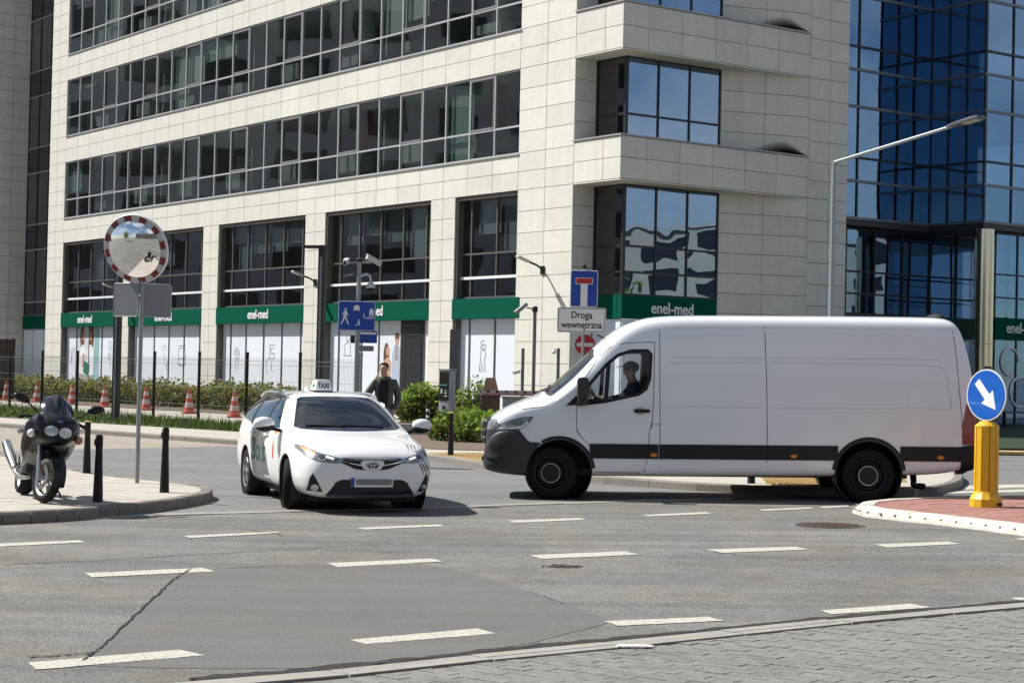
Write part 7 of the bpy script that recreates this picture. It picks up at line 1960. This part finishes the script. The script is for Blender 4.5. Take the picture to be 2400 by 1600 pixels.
for (px, dep, w, h, n, lb) in ((1045, 43.5, .42, .52, 1500, 'green flower bed clump left of the black bollard'), (1105, 43.0, .55, .62, 2300, 'tall green flower bed clump just right of the black bollard'), (1160, 42.5, .5, .55, 1700, 'green flower bed clump in front of the van nose')):
    g = at(px, 1040, dep); o = bush('bed_plant', lb, 'plant', (g.x, dep, .12), [((0, 0, .18), (w, .6, h))], n, .11, L_GR, 8, 1.2)
    for _ in range(7): MB().sphere((random.uniform(-w, w), random.uniform(-.6, -.3), random.uniform(.10, .3)), .025, 6, 4).build('flower', mat('yellow_flower', (.7, .45, .03), .6), o)
bed = gp([(900, 1044), (1000, 1052), (1130, 1056), (1320, 1062), (1320, 1012), (1040, 1005), (985, 1000), (900, 1006)], .12)
tag(sheet('flower_bed', bed, .135, M_SOIL, thick=.1), kind='structure')
g0, g1 = at(905, 1003, 47.5), at(1036, 1006, 47.5)
lw = thing('low_kerb_wall', 'low pale concrete edging between taxi mirror and ticket machine', 'wall', (g0.x, 47.5, .1))
MB().box(0, g1.x - g0.x, -.12, .12, 0, .30).build('edging', mat('edging_concrete', (.42, .42, .40), .8, var=.1, scale=5), lw, bevel=.02)
def dark_tree(): pass
# grass blades
gm = MB()
pts = gstrip; n0 = len(pts) // 2
front_e, back_e = pts[:n0], pts[n0:][::-1]
for _ in range(9000):
    k = random.random() * (n0 - 1); i = int(k); f = k - i; q = random.random()
    a = Vector(front_e[i]).lerp(Vector(front_e[i + 1]), f); b = Vector(back_e[i]).lerp(Vector(back_e[i + 1]), f); p = a.lerp(b, q)
    h = random.uniform(.07, .24) * (1.6 if random.random() < .05 else 1); d = random.uniform(0, PI)
    dx, dy = math.cos(d) * .022, math.sin(d) * .022; lx, ly = random.gauss(0, .06), random.gauss(0, .06)
    gm.add([(p.x - dx, p.y - dy, .12), (p.x + dx, p.y + dy, .12), (p.x + lx, p.y + ly, .12 + h)], [(0, 1, 2)], random.choice([0, 0, 1]))
tag(gm.build('grass', [leaf_mat('grass_blade', (.042, .068, .018)), leaf_mat('grass_blade_pale', (.10, .115, .042))], None, smooth=0, fix=False), 'strip of uncut green grass along the fence', None, None, 'stuff')
# wooden screen at the far left
g = at(12, 870, 82.0)
wsn = thing('timber_screen', 'dark brown timber enclosure at the far left picture edge', 'screen', (g.x - 1.2, 82.0, .1), math.radians(0))
for k in range(14): MB().box(-.6 + k * .16, -.6 + k * .16 + .14, -.03, .03, 0, 2.7 + .03 * (k % 2)).build('board', mat('dark_timber', (.05, .032, .022), .8, rand=.25, var=.2, scale=5), wsn, smooth=0)
# ------------------------------------------------------------------ unseen blocks and trees added for reflections and to cut sky light
def block(name, label, c, rz, w, d, h, wall_m, cols, floors):
    o = thing(name, label, 'building', c, rz)
    MB().box(-w / 2, w / 2, 0, d, 0, h).build('wall', wall_m, o, smooth=0)
    MB().box(-w / 2 - .3, w / 2 + .3, -.3, d, h, h + .5).build('roof', M_CAP, o, smooth=0)
    pm = MB().box(-.5, .5, -.06, .02, -.5, .5).mesh('window', mat('far_window', (.02, .024, .03), .1), smooth=0)
    fh = (h - 1) / floors; cw = w / cols
    for i in range(cols):
        for j in range(floors):
            q = link('window', pm, o); q.location = (-w / 2 + (i + .5) * cw, 0, .8 + (j + .55) * fh); q.scale = (cw * .62, 1, fh * .6)
    return o
M_FB = mat('far_plaster', (.20, .20, .20), .9, var=.1, scale=.5); M_FG = mat('far_grey', (.55, .55, .57), .9, var=.1, scale=.5); M_FC = mat('far_cream', (.34, .31, .26), .9, var=.1, scale=.5)
block('unseen_block', 'unseen grey office block added to the left for window reflections', (-112, 98, 0), math.atan2(.95, -.31) + PI / 2 + PI if False else math.radians(72), 120, 14, 42, M_FG, 16, 9)
block('unseen_block', 'unseen grey plaster block added behind the camera to cut sky light', (-8, -46, 0), math.radians(180), 90, 12, 13, M_FB, 18, 4)
block('unseen_block', 'unseen cream block added far to the right for window reflections', (112, 34, 0), math.radians(-100), 46, 12, 15, M_FC, 10, 5)
block('unseen_block', 'unseen grey block added behind the camera to the right for reflections', (74, -14, 0), math.radians(-140), 50, 12, 18, M_FG, 12, 5)
def tree(c, h, r, label):
    o = thing('unseen_tree', label, 'tree', c, 0, 'unseen trees added for reflections')
    MB().tube([(0, 0, 0), (.05, 0, h * .3), (0, .05, h * .55)], [.2, .15, .08], 8).build('trunk', M_TWIG, o)
    mb = MB()
    for _ in range(1500):
        q = Vector((random.gauss(0, 1), random.gauss(0, 1), random.gauss(0, 1))).normalized() * random.random() ** .4
        leaf_quad(mb, Vector((q.x * r, q.y * r, h * .65 + q.z * h * .36)), .5, random.choice([0, 1, 2]))
    mb.build('crown', L_GR, o, smooth=0, fix=False)
for x, y, h, r, lb in ((-16, -30, 8, 2.6, 'leafy tree behind the camera to the left'), (4, -34, 9, 3, 'leafy tree straight behind the camera'), (24, -28, 8, 2.8, 'leafy tree behind the camera to the right'), (60, 38, 10, 4, 'tall leafy tree far right by the cream block'), (70, 28, 9, 4, 'broad leafy tree far right of the van'), (52, 22, 8, 3.5, 'smaller leafy tree right of the traffic island'), (-30, 8, 9, 3.4, 'leafy tree far left beyond the motorcycle')):
    tree((x, y, 0), h, r, lb + ', unseen, added for reflections')
